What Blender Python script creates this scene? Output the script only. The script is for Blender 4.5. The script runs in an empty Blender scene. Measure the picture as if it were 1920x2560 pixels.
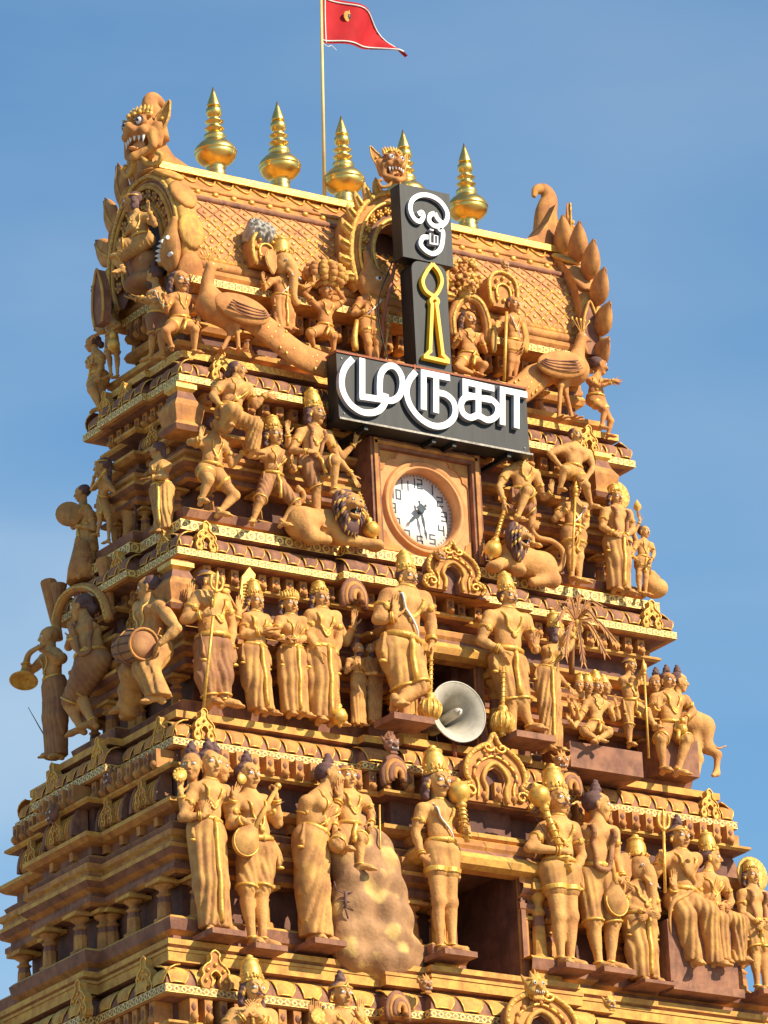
import bpy, math, random
import numpy as np
random.seed(7); RNG=np.random.default_rng(7)
scene=bpy.context.scene
PI=math.pi; rad=math.radians
# ------------------------------------------------------------------ camera
CAMF,YAW,PITCH,ROLL=13900.0,rad(33.90),rad(20.23),rad(-2.815)
def _axes():
    cy,sy,cp,sp=math.cos(YAW),math.sin(YAW),math.cos(PITCH),math.sin(PITCH)
    F=np.array([sy*cp,cy*cp,sp]); r=np.array([cy,-sy,0.]); u=np.cross(r,F)
    c,s=math.cos(ROLL),math.sin(ROLL)
    return c*r+s*u,-s*r+c*u,F
CR_,CU_,CF_=_axes()
CAM=np.array([-24.65870214,-40.04776862,1.6])
from mathutils import Matrix,Vector
cd=bpy.data.cameras.new('camera'); cam=bpy.data.objects.new('camera',cd); scene.collection.objects.link(cam)
cd.sensor_fit='VERTICAL'; cd.sensor_height=24; cd.lens=24*CAMF/2560; cd.clip_start=.5; cd.clip_end=3000
M4=Matrix(((CR_[0],CU_[0],-CF_[0],CAM[0]),(CR_[1],CU_[1],-CF_[1],CAM[1]),(CR_[2],CU_[2],-CF_[2],CAM[2]),(0,0,0,1)))
cam.matrix_world=M4; scene.camera=cam
scene.render.resolution_x=768; scene.render.resolution_y=1024
# ------------------------------------------------------------------ light
SUN_AZ,SUN_EL=rad(27),rad(36)      # azimuth: degrees from -Y (front) toward +X
sd=np.array([math.sin(SUN_AZ)*math.cos(SUN_EL),-math.cos(SUN_AZ)*math.cos(SUN_EL),math.sin(SUN_EL)])
w=bpy.data.worlds.new('World'); scene.world=w; w.use_nodes=True
nt=w.node_tree; bg=nt.nodes['Background']
sky=nt.nodes.new('ShaderNodeTexSky'); sky.sky_type='NISHITA'; sky.sun_disc=False
sky.sun_elevation=SUN_EL; sky.sun_rotation=PI-SUN_AZ
sky.air_density=1.25; sky.dust_density=.15; sky.ozone_density=3.0; sky.altitude=50
# thin high cloud veil, low on the left of the view
tc=nt.nodes.new('ShaderNodeTexCoord'); mp=nt.nodes.new('ShaderNodeMapping'); mp.inputs['Scale'].default_value=(5,5,16)
nz=nt.nodes.new('ShaderNodeTexNoise'); nz.inputs['Scale'].default_value=1.3; nz.inputs['Detail'].default_value=5; nz.inputs['Roughness'].default_value=.45
cr=nt.nodes.new('ShaderNodeValToRGB'); cr.color_ramp.elements[0].position=.42; cr.color_ramp.elements[1].position=.78
cr.color_ramp.elements[0].color=(0,0,0,1); cr.color_ramp.elements[1].color=(.22,.22,.22,1)
mx=nt.nodes.new('ShaderNodeMixRGB'); mx.inputs[2].default_value=(6.2,5.6,5.6,1)
L=nt.links.new
L(tc.outputs['Generated'],mp.inputs[0]); L(mp.outputs[0],nz.inputs['Vector']); L(nz.outputs[0],cr.inputs[0]); 
vm=nt.nodes.new('ShaderNodeVectorMath'); vm.operation='DOT_PRODUCT'; _d=(-900/CAMF)*CR_-(700/CAMF)*CU_+CF_; _d=_d/np.linalg.norm(_d); vm.inputs[1].default_value=tuple(_d); L(tc.outputs['Generated'],vm.inputs[0])
mr=nt.nodes.new('ShaderNodeMapRange'); mr.interpolation_type='SMOOTHSTEP'; mr.inputs[1].default_value=math.cos(rad(6.5)); mr.inputs[2].default_value=1.0; mr.inputs[3].default_value=0; mr.inputs[4].default_value=.42; L(vm.outputs['Value'],mr.inputs[0])
ml=nt.nodes.new('ShaderNodeMath'); ml.operation='MULTIPLY'; nz2=nt.nodes.new('ShaderNodeMapRange'); nz2.inputs[1].default_value=.3; nz2.inputs[2].default_value=.65; L(nz.outputs[0],nz2.inputs[0]); L(mr.outputs[0],ml.inputs[0]); L(nz2.outputs[0],ml.inputs[1])
ad=nt.nodes.new('ShaderNodeMath'); ad.operation='ADD'; ad.use_clamp=True; L(cr.outputs[0],ad.inputs[0]); L(ml.outputs[0],ad.inputs[1]); L(ad.outputs[0],mx.inputs[0]); L(sky.outputs[0],mx.inputs[1]); tn=nt.nodes.new('ShaderNodeMixRGB'); tn.blend_type='MULTIPLY'; tn.inputs[0].default_value=1; tn.inputs[2].default_value=(.76,1.0,1.10,1); L(mx.outputs[0],tn.inputs[1]); L(tn.outputs[0],bg.inputs[0])
bg.inputs[1].default_value=.094
sl_=bpy.data.lights.new('sun','SUN'); sl_.energy=5; sl_.angle=rad(.53); sl_.color=(1,.87,.66)
so=bpy.data.objects.new('sun',sl_); scene.collection.objects.link(so)
so.rotation_euler=Vector(sd).to_track_quat('Z','Y').to_euler()
scene.view_settings.view_transform='Standard'; scene.view_settings.look='None'; scene.view_settings.exposure=.58
scene.cycles.max_bounces=5; scene.cycles.use_denoising=True
# ------------------------------------------------------------------ pixel -> point on a facade plane (used to measure the place)
CRP=dict(A=(0,0,1920/1659),B1=(180,180,600/1659),B2=(760,380,800/1659),B3=(120,880,840/1659),B4=(860,1050,840/1659),B5=(20,1360,920/1659),B6=(900,1360,960/1659),B7=(0,1850,960/1659),B8=(960,1850,960/1659),C1=(200,200,320/1311),C2=(200,640,320/1311),C3=(500,560,400/1659),C4=(470,880,490/1659),C5=(20,1380,460/1659),C6=(440,1380,540/1659),D1=(0,1800,500/1659),D2=(0,2060,500/1659),D3=(180,850,380/1659),D4=(100,1230,440/1659),D5=(780,420,600/1659),D6=(900,1080,360/1659))
def at(c,x,y,pl,off=0.):
    o=CRP[c]; px=o[0]+x*o[2]; py=o[1]+y*o[2]
    v=(px-960)/CAMF*CR_-(py-1280)/CAMF*CU_+CF_
    i=0 if pl[0]=='X' else 1
    t=(pl[1]-off-CAM[i])/v[i]
    return CAM+v*t
OUT=dict(X=np.array([-1.,0,0]),Y=np.array([0,-1.,0]))
UP=np.array([0,0,1.])
def nrm(v):
    v=np.asarray(v,float); n=np.linalg.norm(v); return v/n if n>1e-9 else np.array([0,0,1.])
# ------------------------------------------------------------------ materials
def mat(name,c1,c2=None,scale=9,rough=.75,metal=0,bump=.25,bscale=60,dirt=0,spec=.3,coat=0,soft=0,stretch=None):
    m=bpy.data.materials.new(name); m.use_nodes=True; n=m.node_tree; b=n.nodes['Principled BSDF']; l=n.links.new
    b.inputs['Roughness'].default_value=rough; b.inputs['Metallic'].default_value=metal
    b.inputs['Specular IOR Level'].default_value=spec; b.inputs['Coat Weight'].default_value=coat
    if c2 is None: c2=tuple(x*.8 for x in c1)
    t=n.nodes.new('ShaderNodeTexCoord'); g=n.nodes.new('ShaderNodeNewGeometry')
    a=n.nodes.new('ShaderNodeTexNoise'); a.inputs['Scale'].default_value=scale; a.inputs['Detail'].default_value=6; a.inputs['Roughness'].default_value=.62
    if stretch:
        mq=n.nodes.new('ShaderNodeMapping'); mq.inputs['Scale'].default_value=stretch; l(g.outputs['Position'],mq.inputs[0]); l(mq.outputs[0],a.inputs['Vector'])
    else: l(g.outputs['Position'],a.inputs['Vector'])
    r=n.nodes.new('ShaderNodeValToRGB'); r.color_ramp.elements[0].position=.38-.06*soft; r.color_ramp.elements[1].position=.62
    r.color_ramp.elements[0].color=(*c2,1); r.color_ramp.elements[1].color=(*c1,1); l(a.outputs[0],r.inputs[0])
    out=r.outputs[0]
    if dirt:
        d=n.nodes.new('ShaderNodeTexNoise'); d.inputs['Scale'].default_value=3.1; d.inputs['Detail'].default_value=9; d.inputs['Roughness'].default_value=.72
        mpp=n.nodes.new('ShaderNodeMapping'); mpp.inputs['Scale'].default_value=(3.2,3.2,.9)
        l(g.outputs['Position'],mpp.inputs[0]); l(mpp.outputs[0],d.inputs['Vector'])
        rr=n.nodes.new('ShaderNodeValToRGB'); rr.color_ramp.elements[0].position=.52; rr.color_ramp.elements[1].position=.72
        rr.color_ramp.elements[1].color=(dirt,dirt,dirt,1); l(d.outputs[0],rr.inputs[0])
        x=n.nodes.new('ShaderNodeMixRGB'); x.inputs[2].default_value=(.07,.04,.03,1); l(rr.outputs[0],x.inputs[0]); l(out,x.inputs[1]); out=x.outputs[0]
    l(out,b.inputs['Base Color'])
    if bump:
        a2=n.nodes.new('ShaderNodeTexNoise'); a2.inputs['Scale'].default_value=bscale; a2.inputs['Detail'].default_value=4
        l(g.outputs['Position'],a2.inputs['Vector'])
        bp=n.nodes.new('ShaderNodeBump'); bp.inputs['Strength'].default_value=bump; bp.inputs['Distance'].default_value=.01
        l(a2.outputs[0],bp.inputs['Height']); l(bp.outputs[0],b.inputs['Normal'])
    return m
MT={}
MT['skin']=mat('clay_paint',(.67,.355,.108),(.45,.20,.065),4.5,dirt=.5,bump=.6,bscale=45,soft=1)
MT['skin2']=mat('clay_paint_red',(.64,.295,.085),(.47,.19,.06),6,dirt=.35,bump=.4,bscale=45)
MT['cloth']=mat('cloth_paint',(.60,.32,.09),(.38,.175,.06),6,dirt=.3)
MT['cloth2']=mat('cloth_paint_brown',(.42,.205,.075),(.29,.125,.06),6,dirt=.3)
MT['hair']=mat('hair_paint',(.17,.088,.075),(.105,.055,.052),20)
MT['brown']=mat('plum_brown_paint',(.34,.155,.085),(.20,.085,.055),6,dirt=.7)
MT['orange']=mat('orange_paint',(.62,.29,.075),(.40,.165,.055),6,dirt=.55)
MT['ochre']=mat('ochre_paint',(.70,.40,.085),(.50,.235,.06),8,dirt=.45)
MT['gold']=mat('gold_paint',(.84,.51,.10),(.62,.31,.055),16,rough=.42,metal=.35,bump=.35,spec=.5)
MT['goldrough']=mat('gold_relief_paint',(.86,.55,.13),(.55,.26,.055),34,rough=.5,metal=.2,bump=1.0,bscale=95)
MT['brass']=mat('brass_metal',(.86,.60,.18),(.72,.46,.12),6,rough=.34,metal=1,bump=.04)
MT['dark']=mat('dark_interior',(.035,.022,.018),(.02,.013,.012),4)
MT['roofbase']=mat('roof_tile_paint',(.62,.31,.125),(.46,.20,.085),6,dirt=.5,bump=.5,bscale=40)
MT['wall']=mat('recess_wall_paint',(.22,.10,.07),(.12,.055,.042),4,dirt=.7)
MT['white']=mat('white_paint',(.80,.79,.76),(.70,.69,.67),20,bump=.05)
MT['black']=mat('black_paint',(.02,.018,.018),(.015,.013,.013),20,bump=0,rough=.5)
MT['lip']=mat('lip_paint',(.30,.10,.06),(.26,.09,.06),20,bump=0)
MT['sign']=mat('sign_panel',(.020,.022,.025),(.009,.010,.012),5,rough=.5,bump=.03,spec=.35,stretch=(3.5,3.5,.5))
MT['signedge']=mat('sign_rust_edge',(.36,.12,.06),(.28,.09,.05),30,bump=.1)
MT['letter']=mat('letter_white',(.86,.86,.84),(.80,.80,.78),5,rough=.35,bump=0,spec=.5)
MT['letteryellow']=mat('letter_yellow',(.93,.53,.02),(.88,.48,.015),5,rough=.35,bump=0,spec=.5)
MT['lettershade']=mat('letter_return_shade',(.42,.42,.46),(.36,.36,.40),5,rough=.35,bump=0)  # greyed copy of the letter white; shade put into the colour of the returns
MT['horn']=mat('horn_enamel',(.50,.46,.38),(.40,.36,.29),7,rough=.45,bump=.05,dirt=.3)
MT['rock']=mat('rock_paint',(.40,.22,.12),(.28,.14,.09),5,bump=.5,bscale=30)
MT['rockspot']=mat('rock_spot_paint',(.66,.42,.16),(.50,.28,.11),9)
MT['tan']=mat('dial_surround_paint',(.72,.34,.135),(.58,.25,.095),5,dirt=.25)
MT['ground']=mat('ground_paving',(.30,.24,.18),(.22,.17,.13),2,bump=.3)
MT['flag']=mat('flag_red',(.48,.012,.018),(.36,.008,.012),3,rough=.8,bump=.05)

def rockmat():
    m=mat('rock_paint',(.42,.225,.10),(.29,.15,.07),6,bump=.6,bscale=28,dirt=.3); n=m.node_tree; l=n.links.new; b=n.nodes['Principled BSDF']; src=b.inputs['Base Color'].links[0].from_socket
    g=n.nodes.new('ShaderNodeNewGeometry'); v=n.nodes.new('ShaderNodeTexVoronoi'); v.feature='SMOOTH_F1'; v.inputs['Scale'].default_value=4.6; v.inputs['Smoothness'].default_value=.4; nn=n.nodes.new('ShaderNodeTexNoise'); nn.inputs['Scale'].default_value=5; nn.inputs['Detail'].default_value=4; l(g.outputs['Position'],nn.inputs['Vector']); va=n.nodes.new('ShaderNodeVectorMath'); va.operation='MULTIPLY_ADD'; va.inputs[1].default_value=(.22,.22,.22); l(nn.outputs['Color'],va.inputs[0]); l(g.outputs['Position'],va.inputs[2]); l(va.outputs[0],v.inputs['Vector'])
    r=n.nodes.new('ShaderNodeValToRGB'); r.color_ramp.elements[0].position=.24; r.color_ramp.elements[0].color=(.85,.85,.85,1); r.color_ramp.elements[1].position=.46; r.color_ramp.elements[1].color=(0,0,0,1); l(v.outputs['Distance'],r.inputs[0])
    x=n.nodes.new('ShaderNodeMixRGB'); x.inputs[2].default_value=(.66,.43,.14,1); l(r.outputs[0],x.inputs[0]); l(src,x.inputs[1]); l(x.outputs[0],b.inputs['Base Color']); return m
MT['rockp']=rockmat()
MT['twig']=mat('dry_twig',(.16,.10,.07))
MT['polepaint']=mat('pole_paint',(.72,.56,.24),(.62,.46,.18),5,bump=.05)
MT['cement']=mat('bare_cement',(.52,.47,.40),(.28,.25,.21),16,bump=.8,bscale=50)
# pierced gilt frieze: pattern in the band's own UVs
def band_mat(name,kind):
    m=bpy.data.materials.new(name); m.use_nodes=True; n=m.node_tree; b=n.nodes['Principled BSDF']; l=n.links.new
    b.inputs['Roughness'].default_value=.5; b.inputs['Metallic'].default_value=.2
    uv=n.nodes.new('ShaderNodeUVMap'); s=n.nodes.new('ShaderNodeSeparateXYZ'); l(uv.outputs[0],s.inputs[0])
    def mth(op,a,bv=None):
        k=n.nodes.new('ShaderNodeMath'); k.operation=op
        for i,v in enumerate((a,bv)):
            if v is None: continue
            if isinstance(v,(int,float)): k.inputs[i].default_value=v
            else: l(v,k.inputs[i])
        return k.outputs[0]
    u=mth('FRACT',s.outputs[0]); du=mth('ABSOLUTE',mth('SUBTRACT',u,.5)); dv=mth('ABSOLUTE',mth('SUBTRACT',s.outputs[1],.5))
    if kind=='lozenge':   # roof: diamond lattice with a stud in each
        e=mth('ADD',du,mth('ABSOLUTE',mth('SUBTRACT',mth('FRACT',s.outputs[1]),.5)))
        lat=mth('LESS_THAN',mth('ABSOLUTE',mth('SUBTRACT',e,.5)),.055)
        fv=mth('ABSOLUTE',mth('SUBTRACT',mth('FRACT',s.outputs[1]),.5))
        c0=mth('LESS_THAN',mth('SQRT',mth('ADD',mth('POWER',du,2),mth('POWER',fv,2))),.10)
        d2=mth('SUBTRACT',.5,du); f2=mth('SUBTRACT',.5,fv)
        c1=mth('LESS_THAN',mth('SQRT',mth('ADD',mth('POWER',d2,2),mth('POWER',f2,2))),.10)
        mask=mth('MINIMUM',mth('ADD',mth('ADD',lat,c0),c1),1)
        ca,cb=(.36,.135,.075,1),(.70,.36,.07,1)
    elif kind=='ring':
        d=mth('SQRT',mth('ADD',mth('POWER',du,2),mth('POWER',dv,2)))
        ring=mth('LESS_THAN',mth('ABSOLUTE',mth('SUBTRACT',d,.33)),.11)
        dot=mth('LESS_THAN',d,.09); edge=mth('GREATER_THAN',dv,.40)
        mask=mth('MINIMUM',mth('ADD',mth('ADD',ring,dot),edge),1)
        ca,cb=(.23,.11,.05,1),(.92,.66,.18,1)
    else:
        e=mth('ABSOLUTE',mth('SUBTRACT',mth('ADD',du,mth('MULTIPLY',dv,.9)),.36))
        lat=mth('LESS_THAN',e,.11); edge=mth('GREATER_THAN',dv,.41)
        mask=mth('MINIMUM',mth('ADD',lat,edge),1)
        ca,cb=(.20,.10,.05,1),(.92,.66,.18,1)
    nz=n.nodes.new('ShaderNodeTexNoise'); nz.inputs['Scale'].default_value=25; nz.inputs['Detail'].default_value=6
    g=n.nodes.new('ShaderNodeNewGeometry'); l(g.outputs['Position'],nz.inputs['Vector'])
    wear=n.nodes.new('ShaderNodeValToRGB'); wear.color_ramp.elements[0].position=.33; wear.color_ramp.elements[1].position=.52; l(nz.outputs[0],wear.inputs[0])
    x=n.nodes.new('ShaderNodeMixRGB'); x.inputs[1].default_value=ca; x.inputs[2].default_value=cb; l(mask,x.inputs[0])
    y=n.nodes.new('ShaderNodeMixRGB'); y.inputs[1].default_value=(.58,.28,.085,1) if kind!='lozenge' else (.48,.20,.09,1); l(x.outputs[0],y.inputs[2]); l(wear.outputs[0],y.inputs[0])
    l(y.outputs[0],b.inputs['Base Color'])
    hs=mth('ADD',mask,mth('MULTIPLY',nz.outputs[0],.6))
    bp=n.nodes.new('ShaderNodeBump'); bp.inputs['Strength'].default_value=.9; bp.inputs['Distance'].default_value=.012; l(hs,bp.inputs['Height']); l(bp.outputs[0],b.inputs['Normal'])
    return m
MT['ring']=band_mat('gilt_ring_frieze','ring'); MT['lattice']=band_mat('gilt_lattice_frieze','lat'); MT['lozenge']=band_mat('diamond_roof_relief','lozenge')
# ------------------------------------------------------------------ mesh builder
class MB:
    def __init__(s): s.V=[];s.F=[];s.n=0
    def add(s,v,f,m='skin',smooth=True,uv=None):
        v=np.asarray(v,float).reshape(-1,3)
        if isinstance(f,np.ndarray): fs=[f+s.n]
        else:
            d={}
            for q in f: d.setdefault(len(q),[]).append(q)
            fs=[np.array(q)+s.n for q in d.values()]
        s.V.append(v); s.n+=len(v)
        for q in fs: s.F.append((q,m,smooth,uv))
        return s
    def box(s,c,h,m='skin',R=None):          # centre, half sizes
        c=np.asarray(c,float); k=np.array([[x,y,z] for x in(-1,1) for y in(-1,1) for z in(-1,1)],float)*np.asarray(h,float)
        if R is not None: k=k@np.asarray(R)
        return s.add(c+k,np.array([[0,1,3,2],[4,6,7,5],[0,4,5,1],[2,3,7,6],[0,2,6,4],[1,5,7,3]]),m,False)
    def bb(s,x0,x1,y0,y1,z0,z1,m='skin'): return s.box(((x0+x1)/2,(y0+y1)/2,(z0+z1)/2),(abs(x1-x0)/2,abs(y1-y0)/2,abs(z1-z0)/2),m)
    def ell(s,c,r,m='skin',R=None,n=12):
        th=np.linspace(0,PI,n//2+1); ph=np.linspace(0,2*PI,n,endpoint=False)
        v=np.array([[math.sin(t)*math.cos(p),math.sin(t)*math.sin(p),math.cos(t)] for t in th for p in ph])*np.asarray(r,float)
        if R is not None: v=v@np.asarray(R)
        f=[(i*n+j,(i+1)*n+j,(i+1)*n+(j+1)%n,i*n+(j+1)%n) for i in range(n//2) for j in range(n)]
        return s.add(v+np.asarray(c,float),np.array(f),m)
    def tube(s,P,r,m='skin',n=8,closed=False,flat=1,nv=None):
        P=np.asarray(P,float); k=len(P); r=np.broadcast_to(np.asarray(r,float),(k,))
        T=np.roll(P,-1,0)-np.roll(P,1,0) if closed else np.gradient(P,axis=0)
        T/=np.maximum(np.linalg.norm(T,axis=1,keepdims=True),1e-9)
        a=np.array(nv,float) if nv is not None else (np.array([0,0,1.]) if abs(T[0][2])<.8 else np.array([0,1.,0]))
        V=[]
        for i in range(k):
            b=a-T[i]*np.dot(a,T[i]); 
            if np.linalg.norm(b)<1e-6: b=np.cross(T[i],[1,.3,.2])
            b/=np.linalg.norm(b); c=np.cross(T[i],b)
            if nv is None: a=b
            for j in range(n):
                t=2*PI*j/n; V.append(P[i]+r[i]*(math.cos(t)*b*flat+math.sin(t)*c))
        e=k if closed else k-1
        f=[(i*n+j,i*n+(j+1)%n,((i+1)%k)*n+(j+1)%n,((i+1)%k)*n+j) for i in range(e) for j in range(n)]
        if not closed: f+=[tuple(range(n-1,-1,-1)),tuple((k-1)*n+j for j in range(n))]
        return s.add(V,f,m)
    def lathe(s,prof,o,m='skin',ax=(0,0,1),n=20,smooth=True,ms=None,ref=None,sq=None,cap=True):
        ax=nrm(ax); b=nrm(ref) if ref is not None else (nrm(np.cross(ax,[0,1,.01])) if abs(ax[1])<.9 else nrm(np.cross(ax,[1,0,0]))); b=nrm(b-ax*np.dot(b,ax)); c=np.cross(ax,b)
        V=[]; o=np.asarray(o,float); off=PI/n if sq else 0
        for (r,h) in prof:
            for j in range(n):
                t=2*PI*j/n+off; V.append(o+ax*h+r*(math.cos(t)*b+math.sin(t)*c)*(sq or 1))
        k=len(prof); f=[];
        for i in range(k-1):
            q=[(i*n+j,i*n+(j+1)%n,(i+1)*n+(j+1)%n,(i+1)*n+j) for j in range(n)]
            if ms: s_=s.n; 
            f.append((q,ms[i] if ms else m))
        caps=[tuple(range(n-1,-1,-1)),tuple((k-1)*n+j for j in range(n))]
        base=s.n; s.V.append(np.array(V)); s.n+=len(V)
        for q,mm in f: s.F.append((np.array(q)+base,mm,smooth,None))
        if cap: s.F.append((np.array(caps)+base,ms[-1] if ms else m,False,None))
        return s
    def prism(s,poly,o,ex,ey,ez,d,m='skin',side=None,bev=0):   # 2-D outline in (ex,ey) extruded d along ez, triangulated by bpy later (ngon)
        poly=np.asarray(poly,float); o=np.asarray(o,float); k=len(poly)
        A=sum(poly[i][0]*poly[(i+1)%k][1]-poly[(i+1)%k][0]*poly[i][1] for i in range(k))
        if A<0: poly=poly[::-1]
        P=o+poly[:,:1]*ex+poly[:,1:]*ey; flip=np.dot(np.cross(ex,ey),ez)<0
        V=np.vstack([P,P+np.asarray(ez)*d]); top=tuple(range(k,2*k)); bot=tuple(range(k-1,-1,-1))
        sd_=[(i,(i+1)%k,k+(i+1)%k,k+i) for i in range(k)]
        if flip: top,bot=top[::-1],bot[::-1]; sd_=[q[::-1] for q in sd_]
        base=s.n; s.V.append(V); s.n+=2*k
        s.F.append((np.array([top,bot])+base,m,False,None)); s.F.append((np.array(sd_)+base,side or m,False,None))
        return s
    def tpl(s,T,o,R,sc,m='skin'):            # T=(V,F); rows of R are the template axes in world
        v=T[0]*np.asarray(sc,float)@np.asarray(R)+np.asarray(o)
        f=T[1]
        if np.linalg.det(np.asarray(R))*np.prod(np.broadcast_to(sc,(3,)))<0: f=f[:,::-1]
        return s.add(v,f,m)
    def build(s,name,parent=None,**kw):
        V=np.vstack(s.V); me=bpy.data.meshes.new(name)
        mats=[]; 
        for _,m,_,_ in s.F:
            if m not in mats: mats.append(m)
        for m in mats: me.materials.append(MT[m])
        loops=np.concatenate([q.ravel() for q,_,_,_ in s.F]); tot=np.concatenate([np.full(len(q),q.shape[1]) for q,_,_,_ in s.F])
        st=np.concatenate([[0],np.cumsum(tot)[:-1]])
        me.vertices.add(len(V)); me.vertices.foreach_set('co',V.ravel().astype(np.float32))
        me.loops.add(len(loops)); me.loops.foreach_set('vertex_index',loops.astype(np.int32))
        me.polygons.add(len(tot)); me.polygons.foreach_set('loop_start',st.astype(np.int32))
        me.polygons.foreach_set('material_index',np.concatenate([np.full(len(q),mats.index(m)) for q,m,_,_ in s.F]).astype(np.int32))
        me.polygons.foreach_set('use_smooth',np.concatenate([np.full(len(q),bool(sm)) for q,_,sm,_ in s.F]))
        if any(u is not None for *_,u in s.F):
            ul=me.uv_layers.new(name='UVMap'); arr=[]
            for q,_,_,u in s.F: arr.append(np.zeros((q.size,2)) if u is None else np.asarray(u).reshape(-1,2))
            ul.data.foreach_set('uv',np.vstack(arr).ravel().astype(np.float32))
        me.update(calc_edges=True)
        o=bpy.data.objects.new(name,me); scene.collection.objects.link(o)
        if parent is not None: o.parent=parent; o.matrix_parent_inverse=Matrix.Translation(-parent.location) if parent.type=='EMPTY' else Matrix.Identity(4)
        for k,v in kw.items(): o[k]=v
        return o
def root(name,loc,label,cat,group=None,kind=None):
    o=bpy.data.objects.new(name,None); o.empty_display_size=.1; scene.collection.objects.link(o); o.location=tuple(float(x) for x in loc)
    o['label']=label; o['category']=cat
    if group:o['group']=group
    if kind:o['kind']=kind
    return o
def spl(P,n=6,closed=False):                # Catmull-Rom through points
    P=np.asarray(P,float); k=len(P); out=[]
    for i in range(k if closed else k-1):
        a=P[(i-1)%k] if closed or i>0 else P[0]*2-P[1]; b=P[i]; c=P[(i+1)%k]; d=P[(i+2)%k] if closed or i<k-2 else P[-1]*2-P[-2]
        for j in range(n):
            t=j/n; out.append(.5*((2*b)+(-a+c)*t+(2*a-5*b+4*c-d)*t*t+(-a+3*b-3*c+d)*t**3))
    if not closed: out.append(P[-1])
    return np.array(out)
# ------------------------------------------------------------------ smooth solids: signed distance prims -> one continuous mesh
class SD:
    def __init__(s): s.P=[]; s.disp=None; s.zcut=None
    def cap(s,a,b,ra,rb=None,k=.02): s.P.append(('c',np.asarray(a,float),np.asarray(b,float),float(ra),float(ra if rb is None else rb),k)); return s
    def ell(s,c,r,R=None,k=.02,sub=False): s.P.append(('s' if sub else 'e',np.asarray(c,float),np.asarray(r,float),np.eye(3) if R is None else np.asarray(R,float),0,k)); return s
    @staticmethod
    def dist(p,X):
        if p[0]=='c':
            _,a,b,ra,rb,k=p; d=b-a; L=float(d@d)+1e-12; v=X-a; t=np.clip((v@d)/L,0,1)
            return np.sqrt(((v-t[...,None]*d)**2).sum(-1))-(ra+(rb-ra)*t)
        _,c,r,R,_,k=p; q=(X-c)@R.T/r; n=np.sqrt((q**2).sum(-1)); g=np.sqrt(((q/r)**2).sum(-1))+1e-9
        return n*(n-1)/g
    def ev(s,X):
        D=np.full(X.shape[:-1],9.)
        for p in s.P: D=s.comb(D,s.dist(p,X),p)
        return D
    @staticmethod
    def comb(D,d,p):
        k=p[5]
        if p[0]=='s': return np.maximum(D,-d)
        h=np.clip(.5+.5*(d-D)/k,0,1); return d*(1-h)+D*h-k*h*(1-h)
    def bbox(s,p):
        if p[0]=='c': r=max(p[3],p[4]); return np.minimum(p[1],p[2])-r,np.maximum(p[1],p[2])+r
        e=np.sqrt(((p[3]*p[2][:,None])**2).sum(0)); return p[1]-e,p[1]+e
    def mesh(s,vx):
        B=[s.bbox(p) for p in s.P if p[0]!='s']; lo=np.min([b[0] for b in B],0)-vx*3-.01; hi=np.max([b[1] for b in B],0)+vx*3+.01
        N=np.ceil((hi-lo)/vx).astype(int)+1
        D=np.full(N,9.,np.float64); ax=[lo[i]+vx*np.arange(N[i]) for i in range(3)]
        for p in s.P:
            b=s.bbox(p); mg=p[5]+3*vx; i0=np.clip(np.floor((b[0]-mg-lo)/vx).astype(int),0,N-1); i1=np.clip(np.ceil((b[1]+mg-lo)/vx).astype(int)+1,1,N)
            X=np.stack(np.meshgrid(*[ax[i][i0[i]:i1[i]] for i in range(3)],indexing='ij'),-1)
            sl=tuple(slice(i0[i],i1[i]) for i in range(3)); D[sl]=s.comb(D[sl],s.dist(p,X),p)
        if s.disp is not None:
            idx=np.where(np.abs(D)<vx*4); X=np.stack([ax[i][idx[i]] for i in range(3)],-1); D[idx]+=s.disp(X)
        if s.zcut is not None: D=np.maximum(D,(s.zcut-ax[2])[None,None,:])
        return nets(D,lo,vx)
def nets(D,lo,vx):
    g=D<0; c=np.zeros(tuple(np.array(D.shape)-1),np.int8); A,Bn,Cn=D.shape
    sh=[(i,j,k) for i in(0,1) for j in(0,1) for k in(0,1)]
    for i,j,k in sh: c+=g[i:A-1+i,j:Bn-1+j,k:Cn-1+k]
    I=np.argwhere((c>0)&(c<8)); idx=np.full(c.shape,-1,np.int32); idx[I[:,0],I[:,1],I[:,2]]=np.arange(len(I))
    v=[D[I[:,0]+i,I[:,1]+j,I[:,2]+k] for i,j,k in sh]; S=np.zeros((len(I),3)); W=np.zeros(len(I))
    for a in range(8):
        for b in range(a+1,8):
            d=np.array(sh[b])-np.array(sh[a])
            if np.abs(d).sum()!=1: continue
            m=(v[a]<0)!=(v[b]<0); t=np.where(m,v[a]/np.where(m,v[a]-v[b],1),0)
            S+=np.where(m[:,None],np.array(sh[a])+t[:,None]*d,0); W+=m
    P=lo+vx*(I+S/W[:,None]); F=[]
    for x in range(3):
        y,z=(x+1)%3,(x+2)%3
        s0=[slice(None)]*3; s1=[slice(None)]*3; s0[x]=slice(0,-1); s1[x]=slice(1,None)
        a=g[tuple(s0)]; b=g[tuple(s1)]; E=np.argwhere(a!=b)
        E=E[(E[:,y]>0)&(E[:,z]>0)&(E[:,y]<c.shape[y])&(E[:,z]<c.shape[z])]
        if not len(E): continue
        def q(dy,dz):
            e=E.copy(); e[:,y]-=dy; e[:,z]-=dz; return idx[e[:,0],e[:,1],e[:,2]]
        Q=np.stack([q(1,1),q(0,1),q(0,0),q(1,0)],1); fl=~a[E[:,0],E[:,1],E[:,2]]; Q[fl]=Q[fl][:,::-1]; F.append(Q)
    F=np.vstack(F); return P,F
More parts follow.
